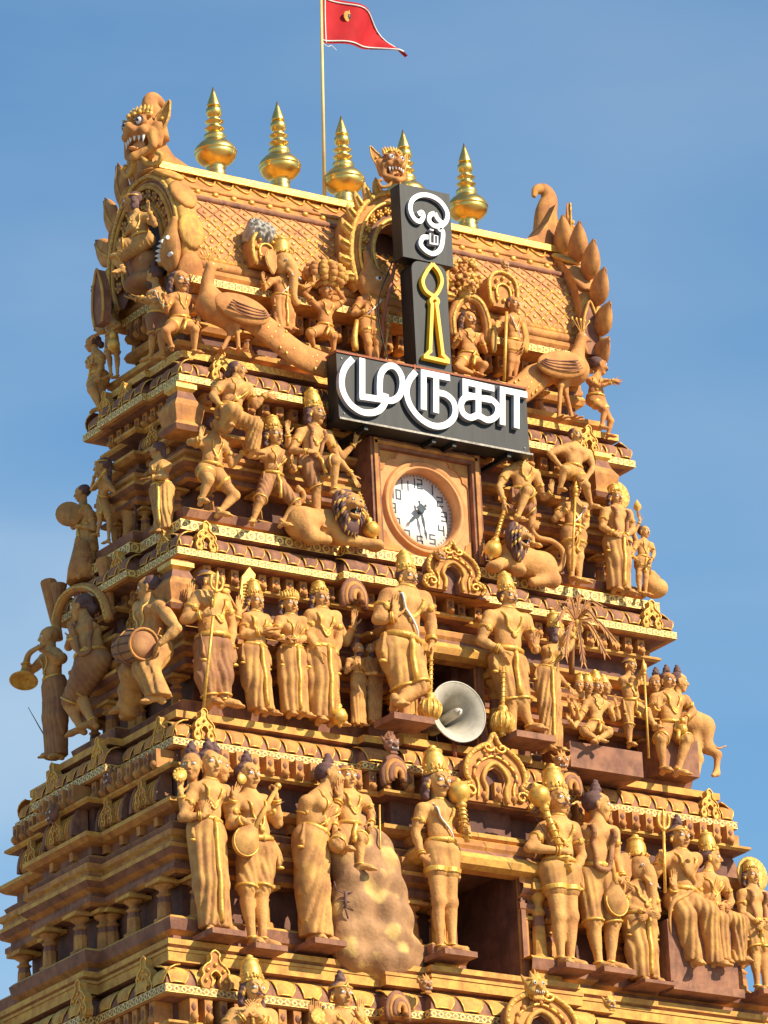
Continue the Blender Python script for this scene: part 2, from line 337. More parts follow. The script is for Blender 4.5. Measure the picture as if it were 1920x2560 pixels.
# ================================================================== GROUND
g=MB(); R_=1500
g.add([(-R_,-R_,0),(R_,-R_,0),(R_,R_,0),(-R_,R_,0)],np.array([[0,1,2,3]]),'ground',False); g.build('ground',kind='structure')
# ================================================================== TOWER
XC,YC=2.775,1.08
tower=root('gopuram_tower',(XC,YC,0),'tall ochre and plum temple gateway tower of stepped storeys under a barrel roof','temple tower')
def plan(x0,x1,y0,y1,jx=(.31,.37),d1=.09,d2=.24,dl=.15,jl=(.33,.80),center=True):
    W=x1-x0; a,b=x0+W*jx[0],x0+W*jx[1]; c,e=x1-W*jx[1],x1-W*jx[0]; D=y1-y0; p,q=y0+D*jl[0],y0+D*jl[1]
    f=[(x0,y0),(a,y0),(a,y0-d1),(b,y0-d1),(b,y0-d2),(c,y0-d2),(c,y0-d1),(e,y0-d1),(e,y0),(x1,y0)]
    r=[(x1,p),(x1+dl,p),(x1+dl,q),(x1,q),(x1,y1)]
    bk=[(x0,y1)]; l=[(x0,q),(x0-dl,q),(x0-dl,p),(x0,p)]
    return f+r+bk+l
def offs(P,o,closed=True):
    k=len(P); out=[]
    for i in range(k):
        ns=[]
        for a,b in ((i-1,i),(i,i+1)):
            if not closed and (a<0 or b>=k): continue
            A=np.array(P[a%k]);B=np.array(P[b%k]); d=B-A; d=d/np.linalg.norm(d); ns.append(np.array([d[1],-d[0]]))
        n=ns[0] if len(ns)==1 or np.dot(*ns)>.99 else ns[0]+ns[1]
        out.append(np.array(P[i])+n*o)
    return out
def sweep(mb,P,prof,mats,closed=True,uvs=None):
    """prof: (outward offset, z) bottom to top; mats per segment; uvs: {seg:unit length}"""
    rings=[[(*p,z) for p in offs(P,o,closed)] for o,z in prof]; k=len(P); e=k if closed else k-1
    seglen=[np.linalg.norm(np.array(P[(i+1)%k])-np.array(P[i])) for i in range(e)]
    for s in range(len(prof)-1):
        for i in range(e):
            j=(i+1)%k; v=[rings[s][i],rings[s][j],rings[s+1][j],rings[s+1][i]]; u=None
            if uvs and s in uvs: n=max(1,round(seglen[i]/uvs[s])); u=[(0,0),(n,0),(n,1),(0,1)]
            mb.add(v,np.array([[0,1,2,3]]),mats[s] if isinstance(mats,(list,tuple)) else mats,False,u)
    return mb
def arc(o0,z0,o1,z1,n,bulge):
    out=[]
    for i in range(n+1):
        t=i/n; a=t*PI/2; out.append((o0+(o1-o0)*(1-math.cos(a)) ,z0+(z1-z0)*math.sin(a)) if bulge else (o0+(o1-o0)*math.sin(a),z0+(z1-z0)*(1-math.cos(a))))
    return out
def edges(P,closed=True):
    k=len(P)
    for i in range(k if closed else k-1):
        A=np.array(P[i]);B=np.array(P[(i+1)%k]); d=B-A;l=np.linalg.norm(d); d/=l; yield A,B,d,np.array([d[1],-d[0]]),l
def cornice(P,zb,hb=.07,hp=.20,depth=.16,pat='lattice',ledge=.08,petal=.17,petmat='orange',lpat='ochre'):
    """zb = top of the gilt band. returns z of ledge top"""
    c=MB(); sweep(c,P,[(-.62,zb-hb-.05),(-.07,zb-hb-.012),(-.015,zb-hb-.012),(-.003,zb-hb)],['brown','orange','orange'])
    pr=[(-.003,zb),(-.025,zb+.012)]+[(a-.025,b) for a,b in arc(0,zb+.014,-depth,zb+hp,6,True)]
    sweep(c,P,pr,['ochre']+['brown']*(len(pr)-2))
    zt=zb+hp
    sweep(c,P,[(-depth-.03,zt-.005),(-depth-.03,zt+.03),(-depth+.03,zt+.035)],'brown')
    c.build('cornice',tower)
    b=MB(); sweep(b,P,[(0,zb-hb),(.004,zb-hb+.003),(.004,zb-.003),(0,zb)],['gold',pat,'gold'],uvs={1:hb*1.0}); b.build('gilded_band',tower)
    # curved petals in relief along the roll
    p=MB()
    for A,B,d,n,l in edges(P):
        m=int((l-.04)/petal)
        if m<1: continue
        st=l/m
        for i in range(m):
            cc=A+d*(st*(i+.5)); w=st*.42
            V=[];nx,ny=7,6
            for jj in range(ny):
                t=jj/(ny-1); a=t*PI/2*.92; o=-depth*(1-math.cos(a))-.008+.014*math.sin(PI*min(1,(1-t)*1.0+.0)) ; z=zb+.022+(hp-.03)*math.sin(a)
                ww=w*(.62+.38*math.sin(min(1,t*1.5)*PI/2)) if t<.7 else w
                for ii in range(nx):
                    s=ii/(nx-1)*2-1; bl=.016*(1-s**4)
                    q=cc+d*(s*ww+.03*t*(1-t)*2)+n*(o+bl-.012); V.append((q[0],q[1],z+bl*.3))
            f=[(r*nx+q,r*nx+q+1,(r+1)*nx+q+1,(r+1)*nx+q) for r in range(ny-1) for q in range(nx-1)]
            p.add(V,np.array(f),petmat,True)
            tt=[V[r*nx] for r in range(ny-1,-1,-1)]+[V[q] for q in range(1,nx)]+[V[r*nx+nx-1] for r in range(1,ny)]
            p.tube(tt,.0075,'gold',4)
    p.build('petal_relief',tower)
    zl=zt+.035
    lb=MB(); sweep(lb,P,[(-depth+.03,zl),(-depth+.07,zl+.004),(-depth+.07,zl+ledge),(-.9,zl+ledge+.002)],['brown',lpat,'ochre'],uvs={1:ledge}); lb.build('ledge',tower)
    return zl+ledge
def colon(mb,x,y,z0,z1,w=.05,m='orange'):
    h=z1-z0; c=(x,y,z0)
    mb.lathe([(w*1.5,0),(w*1.5,h*.16),(w*1.05,h*.2),(w*.95,h*.5),(w*.8,h*.62)],c,m,n=8,smooth=False,sq=1.05,ms=[m,m,m,'brown'])
    mb.lathe([(w*.72,h*.6),(w*1.15,h*.66),(w*.75,h*.7),(w*.7,h*.76),(w*1.4,h*.82),(w*1.5,h*.86)],c,m,n=12)
    mb.box((x,y,z0+h*.90),(w*1.9,w*1.9,h*.035),'ochre'); mb.box((x,y,z0+h*.955),(w*1.3,w*1.3,h*.045),m)
def dentils(P,o,z0,z1,step,name='bracket_row'):
    mb=MB()
    for A,B,d,n,l in edges(P):
        m=int(l/step)
        for i in range(m):
            c=A+d*(l/m*(i+.5))+n*(o-.09); w=step*.27
            R=np.array([[d[0],d[1],0],[n[0],n[1],0],[0,0,1]]); h=z1-z0
            mb.box((c[0],c[1],(z0+z1)/2),(w,.10,h*.5),'orange',R)
            q=c+n*.10; mb.ell((q[0],q[1],z0+h*.2),(w,.045,h*.22),'orange',R,8)
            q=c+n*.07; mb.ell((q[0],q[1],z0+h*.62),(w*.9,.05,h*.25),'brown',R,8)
    mb.build(name,tower)
def kudu(c,n,wd,ht,th=.05,name='arch_ornament',mm='gold'):
    """small horseshoe gable with finial, standing on a cornice edge; c = base centre, n = outward"""
    n=np.array([*n,0.]); ex=np.cross(UP,n)*1.0; mb=MB(); c=np.asarray(c,float)
    pts=[(-.5,0),(-.56,.18),(-.44,.34),(-.5,.45),(-.36,.6),(-.2,.68),(-.14,.8),(-.17,.9),(0,1),(.17,.9),(.14,.8),(.2,.68),(.36,.6),(.5,.45),(.44,.34),(.56,.18),(.5,0),(.2,0),(.13,.2),(.2,.33),(0,.47),(-.2,.33),(-.13,.2),(-.2,0)]
    mb.prism([(a*wd,b*ht) for a,b in pts],c-n*th,ex,UP,n,th,mm,side='ochre')
    o=[c+ex*a*wd+UP*b*ht+n*.006 for a,b in pts[:17]]; mb.tube(spl(o,3),wd*.035,'gold',5)
    i=[c+ex*a*wd+UP*b*ht+n*.006 for a,b in [(-.2,.02),(-.13,.2),(-.2,.33),(0,.47),(.2,.33),(.13,.2),(.2,.02)]]; mb.tube(spl(i,3),wd*.03,'gold',5)
    for a,b in [(-.36,.2),(.36,.2),(-.3,.47),(.3,.47),(0,.62)]:
        mb.ell(c+ex*a*wd+UP*b*ht+n*.008,(wd*.07,)*3,'gold',n=8)
    mb.bb(c[0]-.001,c[0]+.001,c[1]-.001,c[1]+.001,c[2],c[2]+.002,'dark')
    return mb.build(name,tower)
def stack(P,prof,mats,name='moulding',closed=True):
    mb=MB(); sweep(mb,P,prof,mats,closed); return mb.build(name,tower)
def storey(P,Pin,zl,zs,name,open_w=None,colw=.05,cols=True,H4=None):
    """Pin: plan of the wall (already inset path); zl ledge top, zs soffit above"""
    H=zs-zl; f=lambda t: zl+H*t
    def cut(P_,hw):      # open path skipping |x-XC|<hw on the front face
        if not open_w: return P_,True
        # front centre edge is index 4->5
        q=P_[5:]+P_[:5]; return [(XC+hw,P_[4][1])]+q+[(XC-hw,P_[4][1])],False
    z1,z2,z3,z4,z5=f(.12),f(.36),f(.62),f(.75),f(.90)
    Pw,cl=cut(Pin,open_w or 0)
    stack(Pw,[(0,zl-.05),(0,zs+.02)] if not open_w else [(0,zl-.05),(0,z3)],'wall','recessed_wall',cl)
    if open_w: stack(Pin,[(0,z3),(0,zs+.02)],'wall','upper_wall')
    # plinth
    stack(Pw,[(.02,zl),(.26,zl+.004),(.26,zl+H*.03),(.31,f(.05)),(.33,f(.105)),(.30,z1),(0,z1+.002)],['brown','brown','orange','brown','ochre','ochre'],'plinth',cl)
    # entablature
    h=z3-z2
    pe=[(0,z2-.001),(.14,z2),(.18,z2+h*.06),(.18,z2+h*.16),(.14,z2+h*.2),(.14,z2+h*.26),(.20,z2+h*.32),(.25,z2+h*.42),(.25,z2+h*.50),(.19,z2+h*.56),(.19,z2+h*.64),(.22,z2+h*.68),(.22,z2+h*.78),(.16,z2+h*.82),(.18,z2+h*.93),(.13,z3),(0,z3+.001)]
    me_=['brown','orange','brown','orange','brown','orange','brown','ochre','brown','orange','ochre','orange','brown','brown','ochre','brown']
    stack(Pw,pe,me_,'entablature',cl)
    h=z4-z3
    stack(Pin,[(0,z3+.002),(.09,z3+h*.1),(.09,z3+h*.4),(.17,z3+h*.46),(.22,z3+h*.62),(.22,z3+h*.78),(.12,z3+h*.9),(0,z4)],['brown','brown','orange','orange','ochre','brown','brown'],'upper_moulding')
    stack(Pin,[(0,z5-.03),(.14,z5-.03),(.17,z5-.01),(.17,z5+.012),(0,z5+.016)],['brown','ochre','ochre','brown'],'string_course')
    dentils(Pin,.18,z5+.012,zs,.145)
    bd=MB()
    for A,B,d,n,l in edges(Pin):
        if n[1]>.5 or l<.1: continue
        for i in range(int(l/.07)):
            q=A+d*(.035+i*.07)+n*.20; bd.ell((q[0],q[1],z3+(z4-z3)*.70),(.02,.02,.02),'ochre' if i%4 else 'gold',n=6)
    bd.build('bead_course',tower)
    for A,B,d,n,l in edges(Pin):
        if n[1]>.5 or l<.3: continue
        for i in range(max(1,int(l/.30))):
            q=A+d*(l/max(1,int(l/.30))*(i+.5))+n*.10; mb=MB(); R=np.array([[d[0],d[1],0],[n[0],n[1],0],[0,0,1]]); mb.box((q[0],q[1],z3+(z4-z3)*.25),(.03,.05,(z4-z3)*.17),'orange',R); mb.build('small_post',tower)
    # colonettes
    if cols:
        for A,B,d,n,l in edges(Pin):
            if n[1]>.5 or l<.12: continue
            m=max(1,int(l/.55))
            for i in range(m+1):
                t=(l-.16)*(i/m)+.08 if l>.3 else l/2
                q=A+d*t+n*.13
                if open_w and n[1]<-.5 and abs(q[0]-XC)<open_w+.02: continue
                mb=MB(); colon(mb,q[0],q[1],z1,z2,colw); mb.build('colonette',tower)
                if l<=.3: break
        # miniature barrel shrines above each face
        for A,B,d,n,l in edges(Pin):
            if abs(n[1])>.5 or l<.5: continue
            m=max(1,round(l/.62))
            for i in range(m):
                c=A+d*(l/m*(i+.5))+n*.02; w=l/m*.36; mb=MB(); z=z4-.005; hh=z5-z4-.03; r=.15
                c3=np.array([c[0],c[1],z]); D3=np.array([*d,0]);N3=np.array([*n,0])
                prof=[]
                for kk in range(9):
                    a=kk/8*PI*.5; prof.append((r*math.cos(a)**.75 if kk<8 else .0,hh*(.15+.85*math.sin(a))))
                V=[];
                for s_ in (-1,1):
                    for (o_,zz) in [(r*.86,0)]+prof: V.append(c3+D3*w*s_+N3*o_+UP*zz)
                kk=len(prof)+1
                mb.add(V,np.array([(q,q+1,kk+q+1,kk+q) for q in range(kk-1)])[:,::-1],'orange',True)
                for s_ in (-1,1): mb.prism([(0,0)]+[(r*1.12*math.cos(a)**.8,hh*1.15*math.sin(a)) for a in np.linspace(0,PI/2*.98,7)]+[(0,hh*1.25)],c3+D3*w*s_-D3*.02,N3,UP,D3,.04,'brown')
                for j in range(int(w*2/.05)):
                    t=-w+.03+j*.05; mb.tube([c3+D3*t+N3*(o_+.004)+UP*zz for o_,zz in prof],.008,'ochre',4)
                mb.build('miniature_roof',tower)
                kudu(c3+N3*(r+.03),n,.17,hh*1.0,.04,mm='orange')
# ---- levels: (x0,x1,y0,y1,z of band top)
LV={1:(.20,5.32,.196,1.94,20.47),2:(0,5.53,0,2.2,18.69),3:(-.30,5.86,-.30,2.52,16.76),4:(-.72,6.27,-.72,2.92,14.36),5:(-1.1,6.65,-1.1,3.3,11.75)}
PL={k:plan(*v[:4],dl={1:.05,2:.10}.get(k,.15),d1={1:.0001,2:.09}.get(k,.10),d2={1:.0002,2:.10,3:.2}.get(k,.2)) for k,v in LV.items()}
zl={}
for k,(x0,x1,y0,y1,zb) in LV.items():
    zl[k]=cornice(PL[k],zb,hb={1:.07,4:.075}.get(k,.07),hp={4:.20,3:.19}.get(k,.18),pat={2:'ring',3:'lattice',1:'ring',4:'lattice',5:'ring'}[k],ledge={1:.07,2:.10,3:.07,4:.09,5:.09}[k],depth=.17,petal={4:.26}.get(k,.17),petmat={4:'ochre',3:'orange',5:'ochre'}.get(k,'brown'),lpat={2:'ring',1:'goldrough'}.get(k,'ochre'))
# extra base mouldings on the fourth ledge
z=zl[4]; stack(offs(PL[4],-.14),[(-.5,z+.001),(.05,z+.002),(.05,z+.03),(.0,z+.05),(.03,z+.07),(.03,z+.12),(-.02,z+.135),(-.6,z+.14)],['orange','ochre','brown','orange','ochre','orange','ochre'],'base_moulding'); zl[4]=z+.14
z=zl[3]; 
def wallplan(k,ins):
    return offs(PL[k],-ins)
storey(PL[4],wallplan(4,.50),zl[4],LV[3][4]-.09,'t4',open_w=.34,colw=.062)
storey(PL[3],wallplan(3,.60),zl[3],LV[2][4]-.09,'t3',open_w=.28,colw=.05)
storey(PL[2],offs(plan(*LV[2][:4],dl=.10,d1=.0001,d2=.0002),-.50),zl[2],LV[1][4]-.09,'t2',open_w=None,colw=.045)
storey(PL[5],wallplan(5,.60),zl[5],LV[4][4]-.09,'t5',open_w=None,colw=.062)
# window reveals
def niche(xc,hw,y,z0,z1,dp,jamb=True):
    mb=MB(); x0,x1=xc-hw,xc+hw
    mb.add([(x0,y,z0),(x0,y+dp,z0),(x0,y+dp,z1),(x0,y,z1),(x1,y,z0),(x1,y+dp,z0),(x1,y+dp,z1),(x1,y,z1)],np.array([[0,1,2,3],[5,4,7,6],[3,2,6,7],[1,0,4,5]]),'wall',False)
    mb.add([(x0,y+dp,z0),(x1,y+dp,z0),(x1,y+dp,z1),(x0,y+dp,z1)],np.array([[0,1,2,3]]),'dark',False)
    mb.build('window_recess',tower)
yw4=wallplan(4,.56)[4][1]; yw3=wallplan(3,.54)[4][1]
z4t=15.80; z3t=17.93
niche(XC,.345,yw4-.18,zl[4]-.01,z4t+.1,1.1); niche(XC,.285,yw3-.18,zl[3]-.01,z3t+.1,.9)
for (xc,hw,y,z0,z1) in ((XC,.345,yw4-.18,zl[4],z4t),(XC,.285,yw3-.18,zl[3],z3t)):
    for s in(-1,1):
        mb=MB(); mb.bb(xc+s*(hw+.002),xc+s*(hw+.10),y-.02,y+.2,z0,z1,'orange'); mb.bb(xc+s*(hw+.012),xc+s*(hw+.06),y-.05,y-.022,z0,z1,'brown'); mb.build('window_jamb',tower)
        mb=MB(); colon(mb,xc+s*(hw+.20),y-.04,z0+.1,z1,.06,'ochre'); mb.bb(xc+s*(hw+.08),xc+s*(hw+.34),y-.16,y+.1,z0,z0+.1,'ochre'); mb.build('colonette',tower)
    mb=MB(); P=[(xc-hw-.36,y+.25),(xc-hw-.36,y-.06),(xc+hw+.36,y-.06),(xc+hw+.36,y+.25)]
    sweep(mb,P,[(-.1,z1),(.02,z1+.002),(.10,z1+.03),(.12,z1+.09),(.07,z1+.15),(.04,z1+.19),(.06,z1+.22),(.06,z1+.27),(0,z1+.3),(-.2,z1+.302)],['orange','ochre','ochre','ochre','brown','orange','orange','ochre','orange'],closed=False); mb.build('lintel',tower)
# ---- big horseshoe arches on the cornice centre, projecting
def bigarch(c,wd,ht,th,face=True,lab='horseshoe_arch'):
    c=np.asarray(c,float); ex=np.array([1.,0,0]); n=OUT['Y']; mb=MB()
    o=[(-.5,0),(-.56,.08),(-.52,.2),(-.40,.26),(-.46,.36),(-.45,.52),(-.36,.68),(-.2,.8),(-.08,.86),(0,1.0)]
    pts=o+[(-a,b) for a,b in o[-2::-1]]+[(.12,0),(.10,.2),(.15,.34),(.10,.46),(0,.52),(-.10,.46),(-.15,.34),(-.10,.2),(-.12,0)]
    mb.prism([(a*wd,b*ht) for a,b in pts],c-n*th,ex,UP,n,th,'orange',side='brown')
    mb.build(lab,tower)
    rl=MB(); po=[c+ex*a*wd+UP*b*ht+n*.015 for a,b in o+[(-a,b) for a,b in o[-2::-1]]]; po=spl(po,4)
    rl.tube(po,wd*.035,'ochre',6)
    for q in po[::2]: rl.ell(q+n*.012,(wd*.028,)*3,'gold',n=6)
    ii=[c+ex*a*wd+UP*b*ht+n*.015 for a,b in [(-.17,.02),(-.15,.2),(-.20,.34),(-.13,.50),(0,.58),(.13,.50),(.20,.34),(.15,.2),(.17,.02)]]; rl.tube(spl(ii,4),wd*.03,'ochre',6)
    mid=[c+ex*a*wd*1.45+UP*(b*ht*1.22)+n*.012 for a,b in [(-.2,.03),(-.19,.2),(-.23,.34),(-.15,.48),(0,.56),(.15,.48),(.23,.34),(.19,.2),(.2,.03)]]; rl.tube(spl(mid,4),wd*.018,'gold',5)
    for s in(-1,1):
        sp=[c+ex*(s*wd*(.40+.10*math.cos(a)*(1-a/9)))+UP*(ht*(.13+.09*math.sin(a)*(1-a/9)))+n*.02 for a in np.linspace(0,7,16)]; rl.tube(sp,wd*.022,'gold',5)
        sp=[c+ex*(s*wd*(.10+.09*math.cos(a+3)*(1-a/9)))+UP*(ht*(.80+.07*math.sin(a+3)*(1-a/9)))+n*.03 for a in np.linspace(0,7,16)]; rl.tube(sp,wd*.02,'gold',5)
    for t in np.linspace(0,1,9):
        a=PI*(1-t); rl.ell(c+ex*(math.cos(a)*wd*.33)+UP*(ht*(.36+.34*math.sin(a)))+n*.015,(wd*.035,)*3,'orange',n=6)
    rl.build('gilded_relief',tower)
    bk=MB(); bk.bb(c[0]-wd*.16,c[0]+wd*.16,c[1]+th*.7,c[1]+th*.9,c[2],c[2]+ht*.5,'wall'); bk.build('arch_recess',tower)
    # scaly barrel vault behind
    vb=MB(); V=[];k=12
    for x in (-wd*.78,wd*.78):
        for j in range(k+1):
            a=j/k*PI/2; V.append((c[0]+x,c[1]+th+.42*(1-math.cos(a))-.02,c[2]+ht*.62*math.sin(a)))
    vb.add(V,np.array([(j,k+1+j,k+2+j,j+1) for j in range(k)]),'lozenge',True,[uv for j in range(k) for uv in ((0,j*.5),(8,j*.5),(8,(j+1)*.5),(0,(j+1)*.5))])
    vb.prism([(0,0)]+[(-.42+.42*(1-math.cos(a)),ht*.62*math.sin(a)) for a in np.linspace(0,PI/2,9)],(c[0]-wd*.78,c[1]+th+.40,c[2]),np.array([0,1.,0]),UP,np.array([1.,0,0]),wd*1.56,'orange')
    vb.build('vault_behind_arch',tower)
bigarch((2.90,-.62,LV[3][4]-.30),.70,.66,.10); bigarch((2.80,-.27,LV[2][4]-.09),.60,.48,.10); bigarch((2.95,-1.05,LV[4][4]-.30),.80,.62,.10)
# ---- side brackets with lion masks on the steps of each cornice
def mask_tpl():
    s=SD(); s.ell((0,0,0),(.5,.42,.35),k=.1); s.ell((0,-.3,.2),(.3,.18,.3),k=.1); s.cap((0,.05,.3),(0,-.1,.48),.1,.14,k=.06)
    for q in(-1,1):
        s.ell((q*.22,.12,.3),(.15,.13,.1),k=.04); s.cap((q*.12,.3,.28),(q*.42,.34,.15),.07,.05,k=.05); s.cap((q*.45,.25,-.05),(q*.62,.55,-.1),.14,.03,k=.06); s.cap((q*.16,.42,.1),(q*.2,.75,0),.12,.03,k=.05)
    s.cap((0,.4,.15),(0,.85,.05),.12,.03,k=.05); s.ell((0,-.36,.42),(.22,.08,.2),sub=True); s.cap((-.2,-.55,.25),(.2,-.55,.25),.09,k=.06)
    return s.mesh(.045)
MASK=mask_tpl()
def lionmask(c,n,sz,name='lion_mask',par=None,m='orange'):
    n=np.array([*n,0.]); ex=np.cross(UP,n); R=np.array([ex,UP,n]); mb=MB(); mb.tpl(MASK,c,R,sz,m); c=np.asarray(c,float)
    o=mb.build(name,par or tower)
    for q in(-1,1):
        e=MB(); p=c+(ex*q*.22+UP*.12+n*.37)*sz; e.ell(p,np.array([.09,.08,.09])*sz,'white',n=8); e.ell(p+n*.06*sz,np.array([.045]*3)*sz,'black',n=6); e.build('eye',o)
    t=MB()
    for q in np.linspace(-.2,.2,5): t.lathe([(.035*sz,0),(.002*sz,.16*sz)],c+(ex*q-UP*.24+n*.44)*sz,'white',ax=-UP,n=6)
    t.build('teeth',o); return o
# kudus set on cornices: (level, side, fraction/pos)
def ck(k,side,t,w=.20,h=.27,mm='goldrough'):
    x0,x1,y0,y1,zb=LV[k]
    if side=='F': c,n=(t,y0-.012,zb+.0),(0,-1)
    elif side=='L': c,n=(x0+.03-(0 if not(.33<(t-y0)/(y1-y0)<.80) else {1:.05,2:.10}.get(k,.15)),t,zb+.0),(-1,0)
    kudu(c,n,w,h,.07,mm=mm)
for k,t,w,h in ((1,.66,.20,.30),(1,4.78,.19,.27),(2,.30,.20,.28),(2,5.25,.20,.28),(3,.02,.20,.30),(3,5.55,.19,.28),(4,-.22,.27,.34),(4,5.7,.25,.32)): ck(k,'F',t,w,h,'orange' if k==4 else 'goldrough')
for k,t,w,h in ((1,1.15,.19,.25),(1,1.5,.2,.28),(2,.30,.19,.26),(2,.95,.2,.26),(3,-.02,.19,.27),(3,.80,.2,.30),(3,1.62,.2,.30),(3,2.2,.17,.24),(4,-.32,.24,.34),(4,.55,.24,.34),(4,2.0,.24,.34)): ck(k,'L',t,w,h,'ochre')
lionmask(at('B6',135,870,('Y',-.62)),(0,-1),.15,m='brown'); lionmask(at('B6',870,945,('Y',-.62)),(-.3,-.95),.15,m='orange')
lionmask(at('D1',920,480,('X',-.38)),(-1,0),.14,m='brown'); lionmask(at('D1',1095,450,('X',-.30)),(-.8,-.6),.15,m='orange'); lionmask(at('D1',440,790,('X',-.62)),(-1,0),.14,m='brown')
lionmask(at('B8',180,1060,('Y',-.95)),(0,-1),.13,m='orange'); lionmask(at('B8',650,1070,('Y',-1.1)),(0,-1),.20,m='ochre'); lionmask(at('B8',975,1140,('Y',-.95)),(0,-1),.12,m='ochre')
lionmask(at('D6',925,1430,('Y',-.33)),(0,-1),.105,m='orange')
# side volutes flanking the projecting bays
def volute(c,sz,s=1):
    c=np.asarray(c,float); mb=MB()
    for j,(r,m) in enumerate(((1,'brown'),(.78,'orange'),(.56,'brown'),(.34,'orange'))):
        P=[c+np.array([s*sz*.5*r*math.cos(a),-.02*j-.0,sz*(.0+r*.75*math.sin(a))]) for a in np.linspace(-.5,PI+.5,14)]; mb.tube(P,sz*.14*(1 if j<3 else .8),m,7)
    mb.build('volute_bracket',tower)
for q in (('B6',150,1010,-.48,.25),('B6',905,1060,-.46,.24),('B5',1560,250,-.18,.24),('B8',60,1175,-.85,.22)): volute(at(q[0],q[1],q[2],('Y',q[3])),q[4])
# ---- corner turret pieces of the second storey
for (c,x,y,w,hh,Yv) in (('B3',690,240,.20,.30,.12),('B4',1290,240,.18,.30,.12),('B5',790,160,.22,.3,-.1)):
    p=at(c,x,y,('Y',Yv)); mb=MB(); mb.lathe([(w*.8,-hh),(w*.95,-hh*.85),(w*.75,-hh*.7),(w*.9,-hh*.2),(w*.6,.02),(w*.45,.1),(w*.62,.13),(w*.62,.17),(w*.4,.2)],p+np.array([.0,.12,0]),'orange',n=4,sq=1.25,smooth=False,ms=['brown','orange','orange','orange','brown','gold','gold','orange']); mb.build('corner_turret',tower)
# ================================================================== LOWER BODY
lb=MB(); P=[(-1.6,-1.6),(7.15,-1.6),(7.15,3.8),(-1.6,3.8)]
sweep(lb,P,[(.5,7.4),(.5,7.6),(.2,8),(.0,8.1),(-.1,11.5)],['brown','orange','brown','wall']); lb.build('lower_storey',tower)
lb=MB(); sweep(lb,P,[(.9,0),(.9,.6),(.7,.8),(.7,1.0),(.5,1.1),(.5,6.9),(.8,7.0),(.9,7.3),(.5,7.4)],'rock'); lb.build('granite_base',tower)
lb=MB(); lb.bb(XC-1.1,XC+1.1,-2.13,-1.9,0,4.6,'dark'); lb.build('gateway_doorway',tower)
for s in(-1,1):
    lb=MB(); lb.bb(XC+s*1.1,XC+s*1.45,-2.25,-1.9,0,5,'rock'); lb.build('gateway_pier',tower)
# ================================================================== ROOF STOREY
zt=zl[1]                                   # top of ledge of cornice 1
P1=[(.56,.66),(4.99,.66),(4.99,1.55),(.56,1.55)]
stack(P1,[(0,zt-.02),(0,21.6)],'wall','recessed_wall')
stack(P1,[(.0,zt),(.22,zt+.002),(.22,zt+.05),(.16,zt+.07),(.16,zt+.10),(.20,zt+.13),(.20,zt+.18),(0,zt+.19)],['brown','lattice','orange','brown','orange','ochre','ochre'],'plinth')
dentils(P1,.10,21.28,21.46,.14)
stack(P1,[(0,21.12),(.06,21.13),(.08,21.18),(.06,21.22),(0,21.23)],['ochre','orange','ochre','ochre'],'string_course')
for x in np.arange(.62,5.0,.55):
    mb=MB(); colon(mb,x,.54,zt+.18,21.16,.045); mb.build('colonette',tower)
# barrel vault (section in y-z, ridge along x)
ZE,ZR,RW=21.50,22.88,.60
def vsec(t,o=0):      # t 0..1 from front eave to ridge
    return (YC-.14-(RW-.14)*(1-t**1.9)-o*.6, ZE+.10+(ZR-ZE-.10)*t**.85+o*.6)
RX0,RX1=.50,5.05
ev=MB(); PE=[(RX0-.02,YC-RW-.10),(RX1+.02,YC-RW-.10),(RX1+.02,YC+RW+.10),(RX0-.02,YC+RW+.10)]
sweep(ev,PE,[(-.2,ZE-.04),(0,ZE),(.004,ZE+.07),(-.05,ZE+.085),(-.06,ZE+.11),(-.04,ZE+.14),(-.04,ZE+.18),(-.09,ZE+.20)],['orange','ring','ochre','brown','orange','orange','brown'],uvs={1:.07}); ev.build('eave_band',tower)
rb=MB(); nseg=14
T=[.02+.98*i/(2*nseg) for i in range(2*nseg+1)]
for side in (1,-1):
    V=[];
    for x in (RX0,RX1):
        for t in T:
            y,z=vsec(t); V.append((x,YC+(y-YC)*side,z))
    k=len(T)
    for j in range(k-1):
        m='orange' if T[j]<.14 else ('roofbase' if T[j]<.66 else 'orange'); q=[j,k+j,k+j+1,j+1]
        va=(T[j]-.14)/.12; vb_=(T[j+1]-.14)/.12
        if side<0: q=q[::-1]
        uv=[(0,va),(26,va),(26,vb_),(0,vb_)]; rb.add([V[i] for i in q],np.array([[0,1,2,3]]),m,True,uv if side>0 else uv[::-1])
rb.build('barrel_roof',tower)
# raised diamond lattice with studs
NL=24; t0,t1=.13,.67; rows=4
def vp(u,t,lift=.004): return np.array([RX0+.03+(RX1-RX0-.06)*u,*vsec(t,lift)])
mb=MB(); mb2=MB()
for i in range(-rows,NL+1):
    for sgn_ in(1,-1):
        P=[]
        for k in range(rows*3+1):
            q=k/3; u=(i+ (q if sgn_>0 else rows-q))/NL
            if 0<=u<=1: P.append(vp(u,t0+(t1-t0)*q/rows))
        for k in range(len(P)-1):
            low=(P[k][2]<22.25); (mb if low else mb2).tube([P[k],P[k+1]],.0105 if low else .008,'gold' if low else 'orange',4)
for k in range(1,rows*2):
    q=k/2
    for i in range(NL+1):
        u=(i+(.5 if k%2==0 else 0))/NL
        if .01<u<.99: c=vp(u,t0+(t1-t0)*q/rows,.006); mb.ell(c,(.022,.011,.020),'gold' if q<2.6 else 'ochre',n=8)
mb.build('diamond_lattice',tower); mb2.build('upper_lattice',tower)
